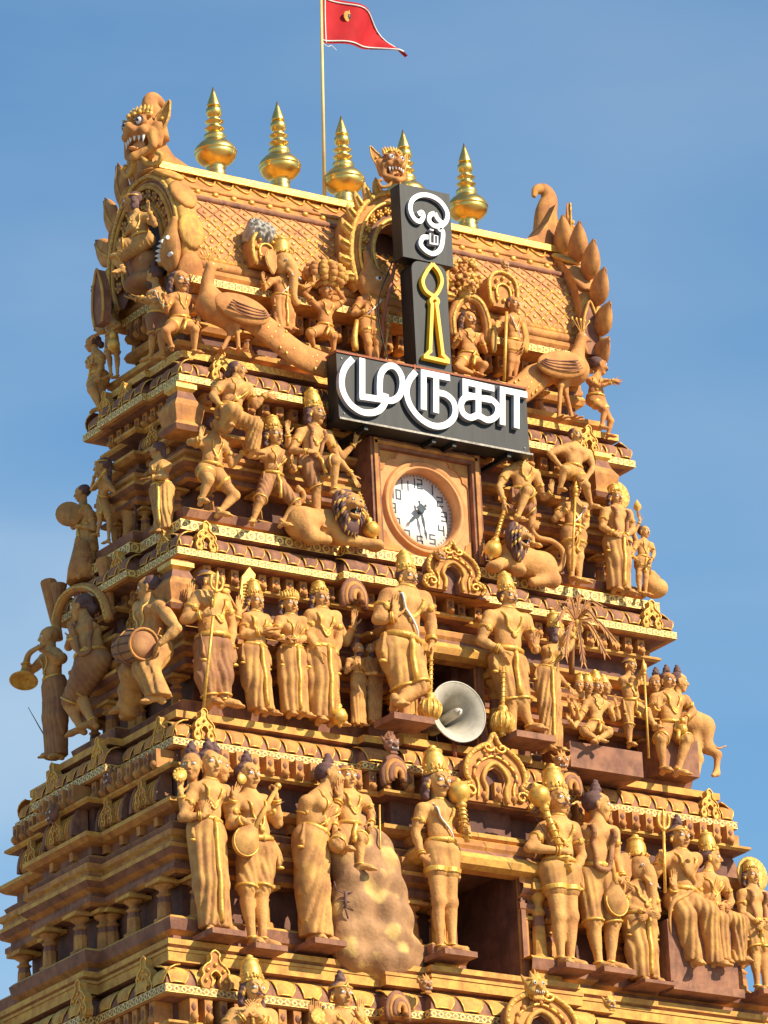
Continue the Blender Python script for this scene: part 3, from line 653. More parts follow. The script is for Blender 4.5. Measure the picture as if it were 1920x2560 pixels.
# rolls along the vault
for (t,r,m) in ((.07,.055,'orange'),(.115,.03,'ochre'),(.68,.03,'brown'),(.80,.02,'orange')):
    y,z=vsec(t,.01); mb=MB(); mb.tube([(x,y,z) for x in np.linspace(RX0+.01,RX1-.01,20)],r,m,8); mb.build('roof_roll',tower)
mb=MB(); y,z=vsec(.125,.02)
for x in np.arange(RX0+.1,RX1-.1,.085): mb.ell((x,y-.0,z-.01),(.04,.03,.035),'orange',n=8)
mb.build('bead_row',tower)
mb=MB()
for x in np.arange(RX0+.12,RX1-.1,.2):       # scalloped border under the ridge with studs
    P=[(x-.1+.2*t,*vsec(.97-.09*math.sin(PI*t),.012)) for t in np.linspace(0,1,9)]; mb.tube(P,.011,'gold',5)
    mb.ell((x,*vsec(.76,.012)),(.035,.02,.028),'gold',n=8)
mb.build('scallop_border',tower)
mb=MB(); mb.bb(RX0-.04,RX1+.04,YC-.20,YC+.20,ZR-.02,ZR+.05,'ochre'); mb.bb(RX0-.02,RX1+.02,YC-.22,YC-.202,ZR-.03,ZR+.035,'gold'); mb.build('ridge_cap',tower)
# two small projecting gables on the vault
for (c,x,y,w_) in (('B1',1340,1225,.30),('B2',1030,715,.32)):
    p=at(c,x,y,('Y',.33)); mb=MB(); wd=w_
    pts=[(-.42,-.5),(-.5,-.2),(-.5,.15),(-.38,.36),(-.2,.46),(0,.5),(.2,.46),(.38,.36),(.5,.15),(.5,-.2),(.42,-.5)]
    mb.prism([(a*wd,b*wd*1.15) for a,b in pts],p+np.array([0,.36,0]),np.array([1.,0,0]),UP,OUT['Y'],.36,'orange')
    g0=[p+np.array([a*wd,-.012,b*wd*1.15]) for a,b in pts]; mb.tube(spl(g0,3),.02,'goldrough',6)
    gi=[p+np.array([a*wd*.5,-.012,b*wd*.6-.04]) for a,b in pts]; mb.tube(spl(gi,3),.012,'gold',6)
    for a in np.linspace(0,2*PI,9)[:-1]: mb.ell(p+np.array([wd*.33*math.cos(a),-.015,wd*.36*math.sin(a)]),(.022,)*3,'gold',n=6)
    mb.build('dormer_gable',tower)
    if c=='B1':
        mb=MB(); S_=SD(); S_.ell(p+np.array([-.01,.10,.17]),(.15,.18,.13),k=.03); S_.ell(p+np.array([.1,.12,.16]),(.07,.12,.08),k=.03); S_.ell(p+np.array([-.08,.05,.22]),(.07,.08,.09),k=.03); S_.disp=lambda X:.014*np.sin(X[:,0]*61+X[:,2]*37)*np.sin(X[:,2]*71+X[:,1]*40)+.008*np.sin(X[:,0]*130); v_,f_=S_.mesh(.012); mb.add(v_,f_,'cement',False); mb.build('broken_cement_top',tower)
    else: lionmask(p+np.array([.03,-.02,.25]),(0,-1),.085,m='orange')
# ================================================================== GABLE ENDS
def hshoe(t,w,h,pinch=.12):               # t 0..1 left foot over apex to right foot, returns (lateral, up) with horseshoe shape
    a=PI*(1-t)*1.36-PI*.18
    return w*math.cos(a)*(1 if True else 1),h*(.30+.70*math.sin(a)) if math.sin(a)>0 else h*(.30+.62*math.sin(a))
def gable(xf,s,base,w,h,full=True):
    """xf: outer face x, s=-1 faces -X, s=+1 faces +X"""
    n=np.array([s,0.,0]); ey=np.array([0,1.,0]); c=np.array([xf,YC,base])
    H=lambda t,r,o=0: c+ey*(hshoe(t,w*r,h*r)[0])+UP*(hshoe(t,w*r,h*r)[1]+h*(1-r)*.42)+n*o
    T=np.linspace(0,1,31)
    mb=MB(); k=len(T); V=[]
    rings=[(1.0,-.17),(1.04,-.10),(1.04,-.02),(.97,.02),(.90,0),(.86,.02),(.80,.02),(.77,-.02),(.62,-.03),(.58,.01),(.50,.01),(.46,-.04)]
    ms=['orange','ochre','ochre','ochre','brown','ochre','brown','brown','ochre','ochre','brown']
    for r,o in rings: V+= [H(t,r,o) for t in T]
    for j in range(len(rings)-1):
        F=np.array([(j*k+i,j*k+i+1,(j+1)*k+i+1,(j+1)*k+i) for i in range(k-1)])
        if s>0: F=F[:,::-1]
        b=mb.n; mb.V.append(np.array(V[0:0]).reshape(0,3)) if False else None
        if j==0: mb.V.append(np.array(V)); b0=mb.n; mb.n+=len(V)
        mb.F.append((F+b0,ms[j],True,None))
    mb.build('horseshoe_gable',tower)
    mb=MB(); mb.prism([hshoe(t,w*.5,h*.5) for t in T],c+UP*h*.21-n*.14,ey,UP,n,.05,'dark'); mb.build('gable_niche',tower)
    mb=MB(); mb.prism([hshoe(t,w*1.0,h*1.0) for t in T],c-n*.19,ey,UP,n,.05,'orange'); mb.build('gable_back',tower)
    # relief: rosettes + scroll between mouldings
    mb=MB()
    for t in np.linspace(.08,.92,15):
        p=H(t,.70,.01); mb.ell(p,(.02,.05,.05),'brown',n=8)
        for a in range(5): mb.ell(p+ey*.04*math.cos(a*1.256)+UP*.04*math.sin(a*1.256)+n*.01,(.015,.02,.02),'ochre',n=6)
    mb.tube([H(t,.945,.02) for t in T],.022,'goldrough',6); mb.tube([H(t,.80,.03) for t in T],.02,'ochre',6); mb.tube([H(t,.54,.03) for t in T],.02,'ochre',6)
    mb.build('gable_relief',tower)
    # scale ridges round the rim (seen from the front on both gables)
    mb=MB()
    for i,t in enumerate(np.linspace(.04,.96,9)):
        p=H(t,1.02,-.09); q=H(min(1,t+.02),1.02,-.09); d=nrm(q-p); o=nrm(p-(c+UP*h*.4))
        mb.ell(p,(1,1,1),'ochre' if i%2 else 'orange',R=np.array([n*.14,d*.20,o*.04]),n=14)
    mb.build('rim_scales',tower)
    # leaf flames around the outside
    for t in (np.linspace(.04,.42,6) if s*1>0 and False else (np.linspace(.57,.93,6) if s<0 else np.linspace(.02,.42,6))):
        p=H(t,1.05,-.07); o=nrm(p-(c+UP*h*.36)); o=nrm(o+UP*(.7 if s>0 else .25)); d=np.cross(o,n); L_=.36 if s>0 else .50; mb=MB()
        V=[];K=9;Mm=8
        for i in range(K):
            u=i/(K-1); wd_=(.15 if s>0 else .15)*math.sin(PI*min(1,u*1.02+.0))**.7*(1-.25*u); off_=.05*math.sin(u*PI*.9)
            for j in range(Mm):
                a=2*PI*j/Mm; V.append(p+o*(u*L_-.02)+UP*(.09*u*u)+d*wd_*math.cos(a)+n*(wd_*(.6 if s>0 else .35)*math.sin(a)+off_*.3))
        f=[(i*Mm+j,i*Mm+(j+1)%Mm,(i+1)*Mm+(j+1)%Mm,(i+1)*Mm+j) for i in range(K-1) for j in range(Mm)]
        mb.add(V,np.array(f),'orange'); mb.tube([p+o*(u*L_-.02)+UP*(.09*u*u)+n*(.065*math.sin(PI*u)) for u in np.linspace(.1,.95,6)],.014,'ochre',5)
        for q in(-1,1): mb.tube([p+o*(u*L_-.02)+UP*(.09*u*u)+d*q*.085*math.sin(PI*u)**.7+n*.015 for u in np.linspace(.05,.97,7)],.010,'brown',5)
        mb.build('leaf_flame',tower)
    return c
cL=gable(.42,-1,21.55,.68,1.28); cR=gable(5.15,1,21.55,.68,1.28)
# monster heads on the gable peaks and over the front arch
def monster(c,n,sz,crest=1.0,name='monster_head',ear=(1,1)):
    n=nrm(np.array([*n,0.])); ex=np.cross(UP,n); R=np.array([ex,UP,n]); c=np.asarray(c,float)
    W=lambda a,b,d: c+(ex*a+UP*b+n*d)*sz
    s=SD(); C_=lambda a,b,ra,rb=None,k=.05: s.cap(W(*a),W(*b),ra*sz,(ra if rb is None else rb)*sz,k*sz)
    E_=lambda a,r,k=.06,sub=False: s.ell(W(*a),np.array(r)*sz,R,k*sz,sub)
    E_((0,.1,-.1),(.46,.40,.42)); E_((0,-.05,.18),(.42,.2,.3)); C_((-.3,-.08,.3),(.3,-.08,.3),.13); E_((0,-.02,.46),(.2,.16,.14)); 
    E_((0,.08,.5),(.10,.12,.12)); 
    for q in(-1,1):
        E_((q*.24,.2,.28),(.17,.15,.12),.04); C_((q*.08,.38,.3),(q*.42,.36,.12),.06,.05); E_((q*.09,-.02,.56),(.07,.06,.07),.03); C_((q*.4,-.1,.1),(q*.46,-.5,.1),.14,.1)
        C_((q*.45,.05,-.1),(q*.40,-.35,-.1),.2,.14)
    C_((-.33,-.55,.12),(0,-.72,.34),.11,.12); C_((.33,-.55,.12),(0,-.72,.34),.11,.12); E_((0,-.42,-.1),(.34,.3,.2)); 
    v,f=s.mesh(.035*sz); mb=MB(); mb.add(v,f,'orange'); head=mb.build(name,tower)
    mb=MB(); mb.ell(W(0,-.40,.16),np.array([.24,.2,.12])*sz,'tan',R,10); mb.ell(W(0,-.5,.3),np.array([.12,.05,.22])*sz,'tan',R,8); mb.build('tongue',head)
    for q in(-1,1):
        e=MB(); p=W(q*.24,.2,.34); e.ell(p,np.array([.115,.11,.1])*sz,'white',R,12); e.ell(W(q*.24,.2,.42),np.array([.05,.05,.04])*sz,'black',R,8); e.tube([W(q*.24+.14*math.cos(a),.2+.13*math.sin(a),.36) for a in np.linspace(0,2*PI,14)[:-1]],.022*sz,'brown',5,closed=True); e.build('eye',head)
        e=MB(); pts=[(0,-.18),(.22,-.1),(.38,.2),(.42,.62),(.22,.42),(.02,.2)]; ez=nrm(n*.8+ex*q*.2)
        ax_=nrm(ex*q*.9-n*.35)
        if ear[0 if q<0 else 1]:
            e.prism([(a*sz,b*sz) for a,b in pts],W(q*.42,.1,-.1),ax_,UP,ez,.09*sz,'orange'); po=[W(q*.42,.1,-.1)+ax_*a*sz+UP*b*sz+ez*.10*sz for a,b in pts]; e.tube(spl(po,3,True),.028*sz,'goldrough',5,closed=True); e.ell(W(q*.42,.1,-.1)+ax_*.2*sz+UP*.15*sz+ez*.11*sz,(.05*sz,)*3,'gold',n=8); e.build('ear',head)
    t=MB()
    for q,l in ((-.30,.26),(-.19,.2),(-.07,.17),(.07,.17),(.19,.2),(.30,.26)): t.lathe([(.045*sz,0),(.04*sz,l*.4*sz),(.003*sz,l*sz)],W(q,-.16,.40-abs(q)*.4),'white',ax=-UP+n*.15,n=8)
    t.build('fangs',head)
    g=MB()
    for i,a in enumerate(np.linspace(-1.1,1.1,9)):
        p=W(.42*math.sin(a),.36+.16*math.cos(a),.18*math.cos(a)); g.ell(p,(.085*sz,)*3,'gold',n=8); g.lathe([(.06*sz,0),(.07*sz,.08*sz),(.003,.22*sz)],p,'goldrough',ax=UP+ex*math.sin(a)*.4,n=7)
    for q in (-.2,0,.2): g.ell(W(q,.48,.3),(.07*sz,.07*sz,.07*sz),'goldrough',n=8)
    g.build('gilded_brow',head)
    if crest:
        g=MB(); ch=crest; P=spl([W(0,.0,-.45),W(0,.55*ch,-.42),W(0,.92*ch,-.30),W(0,1.12*ch,-.44),W(0,1.08*ch,-.70),W(0,.90*ch,-.80)],5)
        k=len(P); rr=np.interp(np.linspace(0,1,k),[0,.4,.8,1],[.42,.25,.13,.06])*sz; g.tube(P,rr,'orange',12,flat=.75,nv=ex); g.build('curled_crest',head)
    b=MB()     # beard scrolls flowing into the arch
    for q in(-1,1):
        b.tube(spl([W(q*.1,-.7,.25),W(q*.3,-.95,.15),W(q*.55,-1.0,.05),W(q*.68,-.82,.05),W(q*.55,-.72,.1)],4),.07*sz,'ochre',6)
    b.build('beard_scroll',head); return head
monster((.32,YC-.20,23.16),(-1,-.25),.37,1); monster((5.28,YC+.05,23.14),(1,-.05),.36,1.25)
# fins linking heads to ridge
for sx,x in ((-1,.42),(1,5.15)):
    mb=MB(); P=spl([(x+sx*.02,YC,22.95),(x-sx*.08,YC,23.2),(x-sx*.16,YC,23.08),(x-sx*.42,YC,23.02)],4)
    mb.prism([(0,-.3),(.02*1,.55),(.12,.35),(.25,.18),(.5,.06),(.55,-.2)],(x-sx*.02,YC-.14,22.86),np.array([-sx,0,0.]),UP,np.array([0,1.,0]),.28,'orange'); mb.build('gable_fin',tower)
# ---- front arch (nasi) in the middle of the vault
c=at('B2',455,640,('Y',.12)); c=np.array([2.78,.34,21.78])
def farch(c,w,h):
    n=OUT['Y']; ex=np.array([1.,0,0]); T=np.linspace(0,1,31)
    H=lambda t,r,o=0: c+ex*hshoe(t,w*r,h*r)[0]+UP*(hshoe(t,w*r,h*r)[1]+h*(1-r)*.42)+n*o
    rings=[(1.0,-.5),(1.02,-.10),(1.04,-.02),(.97,.02),(.90,0),(.84,.02),(.78,.0),(.62,-.02),(.56,.02),(.46,.01),(.42,-.2)]; ms=['orange','orange','ochre','orange','orange','orange','orange','brown','ochre','brown']
    mb=MB(); V=np.array([H(t,r,o) for r,o in rings for t in T]); k=len(T); b0=mb.n; mb.V.append(V); mb.n+=len(V)
    for j in range(len(rings)-1): mb.F.append((np.array([(j*k+i,(j+1)*k+i,(j+1)*k+i+1,j*k+i+1) for i in range(k-1)])[:,::-1]+b0,ms[j],True,None))
    mb.prism([hshoe(t,w*.46,h*.46) for t in T],c+UP*h*.22-n*.3,ex,UP,n,.05,'wall'); mb.build('front_arch',tower)
    mb=MB(); mb.tube([H(t,.97,.02) for t in T],.028,'goldrough',6); mb.tube([H(t,.80,.03) for t in T],.018,'gold',6); mb.tube([H(t,.52,.03) for t in T],.018,'gold',6)
    for t in np.linspace(.08,.92,15):
        p=H(t,.68,.01)
        for a in range(5): mb.ell(p+ex*.03*math.cos(a*1.256)+UP*.03*math.sin(a*1.256),(.017,)*3,'gold',n=6)
        mb.ell(p,(.02,)*3,'gold',n=6)
    mb.build('gilded_relief',tower)
    for t in list(np.linspace(.05,.42,8))+list(np.linspace(.58,.95,8)):
        p=H(t,1.0,0); o=nrm(nrm(p-(c+UP*h*.36))*np.array([1,0,1])+UP*.5); mb=MB()
        mb.tube(spl([p-o*.04,p+o*.03,p+o*.08+UP*.01,p+o*.11+UP*.05],3),[.055,.058,.06,.06,.055,.05,.045,.035,.02,.008],'ochre',8,flat=.6,nv=n); mb.tube(spl([p+n*.04,p+o*.03+n*.045,p+o*.10+n*.03],3),.012,'gold',5); mb.build('leaf_flame',tower)
    # crocodile-like side faces at the feet
    for q in(-1,1):
        p=c+ex*q*w*.62+UP*h*.02+n*.05; s=SD(); s.ell(p,(.15,.10,.17),k=.05); s.cap(p+UP*.1,p+ex*q*.05+UP*.32,.07,.03,k=.06); s.cap(p-ex*q*.05-UP*.05,p-ex*q*.16+UP*.08,.07,.04,k=.05); v,f=s.mesh(.015); mb=MB(); mb.add(v,f,'orange'); o_=mb.build('sea_monster_face',tower)
        e=MB(); e.ell(p-ex*q*.02+n*.095+UP*.03,(.04,.02,.022),'white',n=8); e.ell(p-ex*q*.02+n*.112+UP*.03,(.016,.012,.016),'black',n=6); e.build('eye',o_)
farch(c,.56,1.06); monster((2.67,.20,23.04),(0,-1),.25,0)
# sea monster faces at the feet of the left gable
p=at('C1',930,1760,('X',.34)); s=SD(); s.ell(p,(.07,.13,.20),k=.05); s.cap(p+UP*.1,p+np.array([0,-.08,.3]),.08,.03,k=.06); s.cap(p,p+np.array([-.02,.14,-.06]),.08,.04,k=.05); v,f=s.mesh(.015); mb=MB(); mb.add(v,f,'orange'); o_=mb.build('sea_monster_face',tower)
e=MB(); q=at('C1',925,1785,('X',.26)); e.ell(q,(.02,.045,.02),'white',n=8)
for j in range(6): e.lathe([(.022,0),(.002,.07)],at('C1',[900,850,830,815,810,815][j],[1610,1650,1700,1750,1800,1845][j],('X',.25)),'white',ax=(-.1,1,.3),n=6)
e.build('eye_and_teeth',o_)
# broad lotus and flames at gable foot
for (c_,x,y,pl) in (('C2',265,500,('X',.12)),('B2',1465,960,('Y',.38)),('B5',1440,470,('X',-.2))):
    if c_=='B5': continue
    p=at(c_,x,y,pl); n=OUT[pl[0]] if pl[0]=='X' else np.array([1.,0,0]); ey=np.array([0,1.,0]) if pl[0]=='X' else np.array([1.,0,0]); nn=OUT['X'] if pl[0]=='X' else OUT['Y']
    mb=MB(); ey=ey*.45; mb.prism([(-.16,-.28),(-.22,-.1),(-.2,.15),(-.1,.34),(.0,.46),(.1,.34),(.2,.15),(.22,-.1),(.16,-.28)],p,ey,UP*.75,nn,.08,'brown'); mb.tube(spl([p+ey*a+UP*b+nn*.09 for a,b in [(-.16,-.21),(-.22,-.075),(-.2,.11),(-.1,.255),(.0,.345),(.1,.255),(.2,.11),(.22,-.075),(.16,-.21)]],3),.014,'ochre',5); mb.build('flame_finial',tower)
# ================================================================== BRASS FINIALS
prof=[(.088,-.06),(.088,.0),(.088,.03),(.075,.05),(.09,.07),(.07,.09),(.11,.11),(.15,.14),(.18,.18),(.187,.215),(.184,.225),(.192,.23),(.192,.24),(.18,.275),(.14,.325),(.095,.35),(.09,.365),(.097,.385),(.098,.41),(.08,.425),(.058,.435),(.058,.46),(.09,.475),(.09,.48),(.055,.49),(.053,.535),(.085,.55),(.085,.555),(.048,.565),(.046,.60),(.06,.61),(.073,.645),(.070,.68),(.05,.705),(.062,.715),(.062,.722),(.045,.78),(.022,.85),(.003,.92)]
pos=['leftmost, at the left end of the ridge','second from the left on the ridge','just right of the flag pole','half hidden behind the monster head','right of the tall signs']
for i,x in enumerate((1.245,1.97,2.70,3.42,4.14)):
    zb=23.0; r_=root('finial',(x,YC,zb-.05),'shiny golden pot-shaped roof finial '+pos[i],'finial','golden finials along the roof ridge')
    mb=MB(); mb.lathe([(r*1.07,h*1.01-.02) for r,h in prof[:21]],(x,YC,zb+.02),'brass',n=36); mb.build('pot',r_)
    mb=MB(); mb.lathe([(r*1.07,h*1.01-.02) for r,h in prof[20:34]],(x,YC,zb+.02),'brass',n=32); mb.build('ringed_neck',r_)
    mb=MB(); mb.lathe([(r*1.07,h*1.01-.02) for r,h in prof[33:]],(x,YC,zb+.02),'brass',n=28); mb.build('spike',r_)
# ================================================================== FLAG
fp=root('flagpole',(2.50,YC+.05,23.05),'slender golden pole flying a red pennant above the roof ridge','flagpole')
mb=MB(); top=at('A',693,-40,('Y',YC+.05)); b0=np.array([2.50,YC+.05,23.05]); mb.tube([b0,top],[.019,.013],'polepaint',10); mb.build('pole',fp)
fl=[];A0=at('A',694,-12,('Y',YC+.05)); A1=at('A',697,92,('Y',YC+.05)); TP=at('A',868,112,('Y',YC+.05)); U=20;Vn=8;V=[]
for i in range(U+1):
    u=i/U
    for j in range(Vn+1):
        v_=j/Vn; p=A0*(1-v_)+A1*v_; e=TP+UP*(.0); q=p*(1-u)+e*u
        q=q+UP*(.16*math.sin(PI*u)*(1-v_)-.05*math.sin(PI*u)*0)+np.array([0,1,0])*.10*math.sin(u*10+v_*1.8)*u**.5+UP*.035*math.sin(u*11+1)*u; 
        if u>.93: q=q-UP*(u-.93)*.9
        V.append(q)
f=np.array([(i*(Vn+1)+j,(i+1)*(Vn+1)+j,(i+1)*(Vn+1)+j+1,i*(Vn+1)+j+1) for i in range(U) for j in range(Vn)])
mb=MB(); V=np.array(V); mb.add(V,f,'flag'); mb.add(V+np.array([0,.004,0]),f[:,::-1],'flag'); flag=mb.build('flag',fp)
mb=MB(); g=V.reshape(U+1,Vn+1,3)+np.array([0,-.008,0])
mb.tube([g[i,1]*.6+g[i,0]*.4 for i in range(0,U)],.008,'white',4); mb.tube([g[i,Vn-1]*.4+g[i,Vn]*.6 for i in range(0,U)],.008,'white',4); mb.tube([g[1,j] for j in range(Vn+1)],.008,'white',4); mb.build('white_piping',flag)
mb=MB(); pc=g[6,3]; mb.ell(pc,(.05,.006,.06),'ochre',n=10); mb.ell(pc+np.array([.02,-.004,.0]),(.022,.006,.035),'sign',n=8); mb.tube([pc+np.array([.02,0,.07]),pc+np.array([.03,0,-.09])],.007,'gold',4); mb.build('printed_emblem',flag)
mb=MB(); mb.tube(spl([A1,A1+np.array([.06,0,-.03]),A1+np.array([.1,0,-.01]),A1+np.array([.16,0,-.05])],4),.004,'white',4); mb.build('tie_cord',fp)
# ================================================================== FIGURE KIT (templates in unit frames: x right, y up, z forward)
def head_tpl():
    s=SD(); s.ell((0,.14,-.06),(.34,.36,.40),k=.05); s.ell((0,-.08,.10),(.27,.34,.27),k=.08); s.ell((0,-.36,.18),(.13,.12,.13),k=.10)
    s.ell((0,.20,.24),(.25,.14,.12),k=.06); s.cap((-.20,.12,.335),(-.05,.105,.365),.03,.03,.03); s.cap((.20,.12,.335),(.05,.105,.365),.03,.03,.03)
    for q in(-1,1):
        s.ell((q*.14,.03,.40),(.085,.055,.06),k=.02,sub=True); s.ell((q*.135,.03,.315),(.08,.05,.05),k=.01); s.ell((q*.18,-.12,.25),(.09,.09,.08),k=.06)
        s.ell((q*.345,.0,-.02),(.045,.13,.08),k=.02); s.ell((q*.355,-.15,.0),(.035,.06,.04),k=.02); s.ell((q*.055,-.135,.385),(.04,.03,.04),k=.02)
    s.cap((0,.08,.37),(0,-.10,.45),.032,.052,.03); s.ell((0,-.225,.355),(.10,.022,.045),k=.02); s.ell((0,-.275,.345),(.08,.025,.045),k=.02)
    s.cap((0,-.2,-.1),(0,-.62,-.10),.17,.19,.08)
    return s.mesh(.034)
def hand_tpl(curl,spread=.1):
    s=SD(); s.ell((0,.24,0),(.17,.22,.075),k=.05); s.cap((0,-.05,0),(0,.12,0),.11,.12,.06)
    for i,(x,l) in enumerate(((.135,.42),(.045,.48),(-.045,.45),(-.13,.36))):
        p=np.array([x,.42,0.]); a=0; d=np.array([x*spread*4,1,0.])
        for j,f in enumerate((.42,.32,.26)):
            a+=rad(curl*(.7 if j==0 else 1)); q=p+np.array([d[0]*l*f,math.cos(a)*l*f,math.sin(a)*l*f]); s.cap(p,q,.046-.006*j,.041-.006*j,.015); p=q
    t0=np.array([.12,.12,.02]); t1=t0+np.array([.15,.14,.05+curl*.001]); t2=t1+np.array([.06 if curl<50 else -.05,.15,.05+curl*.001]); s.cap(t0,t1,.07,.05,.03); s.cap(t1,t2,.048,.038,.015)
    return s.mesh(.03)
def foot_tpl():
    s=SD(); s.cap((0,0,.18),(0,-.02,-.02),.14,.14,.05); s.ell((0,-.10,-.12),(.14,.16,.13),k=.05); s.cap((0,.1,0),(.0,.52,-.12),.15,.13,.08); s.ell((0,.5,-.17),(.2,.2,.08),k=.06)
    for x,y,r in ((.15,.72,.065),(.055,.74,.05),(-.03,.71,.045),(-.10,.67,.043),(-.165,.61,.04)): s.cap((x*.9,.52,-.17),(x,y,-.19),r,r*.9,.02)
    return s.mesh(.038)
HEAD=head_tpl(); HAND={'o':hand_tpl(4,.14),'r':hand_tpl(24,.03),'f':hand_tpl(72,0)}; FOOT=foot_tpl()
def rotv(v,ax,a):
    ax=nrm(ax); v=np.asarray(v,float); return v*math.cos(a)+np.cross(ax,v)*math.sin(a)+ax*np.dot(ax,v)*(1-math.cos(a))
ORD='hd nk sl sr el er wl wr hp kl kr al ar'.split()
KIR=[(.37,.02),(.385,.05),(.385,.12),(.355,.14),(.375,.18),(.355,.24),(.36,.42),(.33,.60),(.27,.74),(.30,.77),(.30,.82),(.20,.87),(.12,.93),(.14,.97),(.04,1.04)]
class Fig: pass
FCOUNT=[0]
def torus(mb,c,ax,R,r,m,n=14,el=1,ref=None):
    ax=nrm(ax); b=nrm(np.cross(ax,[.3,.9,.2] if ref is None else ref)); d=np.cross(ax,b)
    mb.tube([c+R*(math.cos(t)*b*el+math.sin(t)*d) for t in np.linspace(0,2*PI,n+1)[:-1]],r,m,5,closed=True)
def fig(label,crop,pl,J,s=None,hh=None,hy=0,hpt=0,hair='s',crown=None,cloth='k',neck='u',hands='rr',hd_=None,fat=1,fem=0,stash=0,beard=0,arm=1,skin='skin',cm='cloth',toes=(0,0),group='painted statues on the temple tower',cat='statue',name='statue',slab=0,thread=0,eye=1,garl=0,kr=1.,legr=1.,sash=1,vx=None,bald=0,hat=0,leg=1,hdir=(None,None),feet=1):
    F=Fig(); n=OUT[pl[0]]; ex=np.cross(UP,n); F.n,F.ex=n,ex; F.pl=pl; F.crop=crop
    P={}
    for k_,t in zip(ORD,J.split()):
        if t=='-': P[k_]=None; continue
        a=[float(z) for z in t.split(',')]; P[k_]=at(crop,a[0],a[1],pl,(a[2] if len(a)>2 else 0)/100)
    F.P=P; mpp=np.linalg.norm(P['hd']-CAM)/CAMF*CRP[crop][2]; F.mpp=mpp
    up=nrm(P['nk']-P['hp']); rt=P['sr']-P['sl']; rt=nrm(rt-up*np.dot(rt,up)); fw=nrm(np.cross(rt,up)); F.up,F.rt,F.fw=up,rt,fw
    if s is None: s=np.linalg.norm(P['nk']-P['hp'])/.29
    F.s=s; Hh=(hh*mpp*1.14 if hh else .135*s); F.Hh=Hh
    rt0=root(name,P['al'] if P['al'] is not None else P['hp'],label,cat,group); F.root=rt0
    B=SD(); C_=lambda a,b,ra,rb,k=.03: B.cap(a,b,ra*s,rb*s,k*s)
    RT=np.array([rt,up,fw]); E_=lambda c,r,k=.04,S=B: S.ell(c,np.array(r)*s,RT,k*s)
    sw=np.linalg.norm(P['sr']-P['sl'])/2/s
    nk,hp=P['nk'],P['hp']; T=SD()
    def torso(S,g=0):
        e=lambda c,r,k=.028: S.ell(c,(np.array(r)+g)*s,RT,k*s)
        e(nk-up*.085*s,(max(sw*.86,.075),.095,.066)); e(nk-up*.17*s+fw*.004*s,(.078*max(1,fat*.8),.09,.06*max(1,fat*.85)))
        e(hp+up*.085*s+fw*.012*s*fat,(.074*fat,.075*fat,.060*fat)); e(hp+up*.0*s,(.090*max(1,fat*.9),.062,.070*max(1,fat*.85)))
        if fem:
            for q in(-1,1): e(nk-up*.11*s+rt*q*.045*s+fw*.055*s,(.042,.042,.040),.015)
        else:
            for q in(-1,1): e(nk-up*.075*s+rt*q*.042*s+fw*.050*s,(.045,.034,.024),.008)
            e(nk-up*.20*s+fw*.052*s*max(1,fat*.9),(.03,.05,.014),.02)
            S.ell(nk-up*.262*s+fw*.078*s*max(1,fat),np.array([.008,.010,.02])*s,RT,sub=True)
    torso(B); torso(T); F.T=T
    for q in('l','r'): B.cap(nk-up*.018*s,P['s'+q]-up*.004*s,.030*s,.040*s,.04*s)
    hb=P['hd']-UP*0; B.cap(nk-up*.02*s,nk*.35+P['hd']*.65,.036*s,.034*s,.03*s)
    # arms
    for q in('l','r'):
        S_,E,W=P['s'+q],P['e'+q],P['w'+q]
        if E is None: continue
        B.cap(S_,E,.039*s,.026*s,.02*s); B.cap(S_*.65+E*.35,S_*.4+E*.6,.034*s,.031*s,.02*s)
        if W is not None: B.cap(E,E*.7+W*.3,.025*s,.028*s,.012*s); B.cap(E*.7+W*.3,W,.027*s,.0165*s,.012*s)
    legs=[]
    G=SD()
    for q,sg in(('l',-1),('r',1)):
        K,A=P['k'+q],P['a'+q]
        if K is None: continue
        hj=hp+rt*sg*.050*s-up*.015*s; legs.append((hj,K,A,sg))
        B.cap(hj,K,.060*s*legr,.037*s*legr,.03*s); B.ell(K+fw*.006*s,np.array([.036,.036,.036])*s*legr,RT,.02*s)
        if A is not None: B.cap(K,A,.035*s*legr,.021*s*legr,.02*s); B.cap(K*.78+A*.22-fw*.012*s,K*.5+A*.5-fw*.008*s,.036*s*legr,.027*s*legr,.02*s)
    v=vx or max(.0085,s*.0085); V,Fa=B.mesh(v); mb=MB(); mb.add(V,Fa,skin)
    # head
    hdn=n; hdn=rotv(hdn,UP,rad(hy)); hx=np.cross(UP,hdn); hdn=rotv(hdn,hx,rad(hpt)); hu=np.cross(hdn,hx); 
    if hd_: hu=rotv(hu,hdn,rad(hd_)); hx=rotv(hx,hdn,rad(hd_))
    RH=np.array([hx,hu,hdn]); F.RH=RH; hc=P['hd']; HP=lambda a,b,c: hc+(hx*a+hu*b+hdn*c)*Hh; F.HP=HP
    mb.tpl(HEAD,hc,RH,Hh,skin)
    # hands
    F.hand={}
    for i,q in enumerate('lr'):
        E,W=P['e'+q],P['w'+q]
        if W is None or E is None: continue
        hk=hands[i]
        if hk=='-': continue
        d=nrm(W-E)
        if hdir[i] is not None: a,b=hdir[i][:2]; d=nrm(ex*a-UP*b+n*(hdir[i][2] if len(hdir[i])>2 else 0))
        if hk=='r': z=(ex if q=='l' else -ex)*.8-n*.5; 
        elif hk=='b': z=-n
        elif hk=='u': z=UP
        elif hk=='f': z=-n*.6+(ex if q=='l' else -ex)*.5
        else: z=n.copy()
        z=nrm(z-d*np.dot(z,d)); x=np.cross(d,z); sz=.125*s
        mb.tpl(HAND['o' if hk in 'ou' else 'r' if hk in 'rb' else 'f'],W,np.array([x,d,z]),(sz*(1 if q=='l' else -1),sz,sz),skin); F.hand[q]=W+d*.04*s
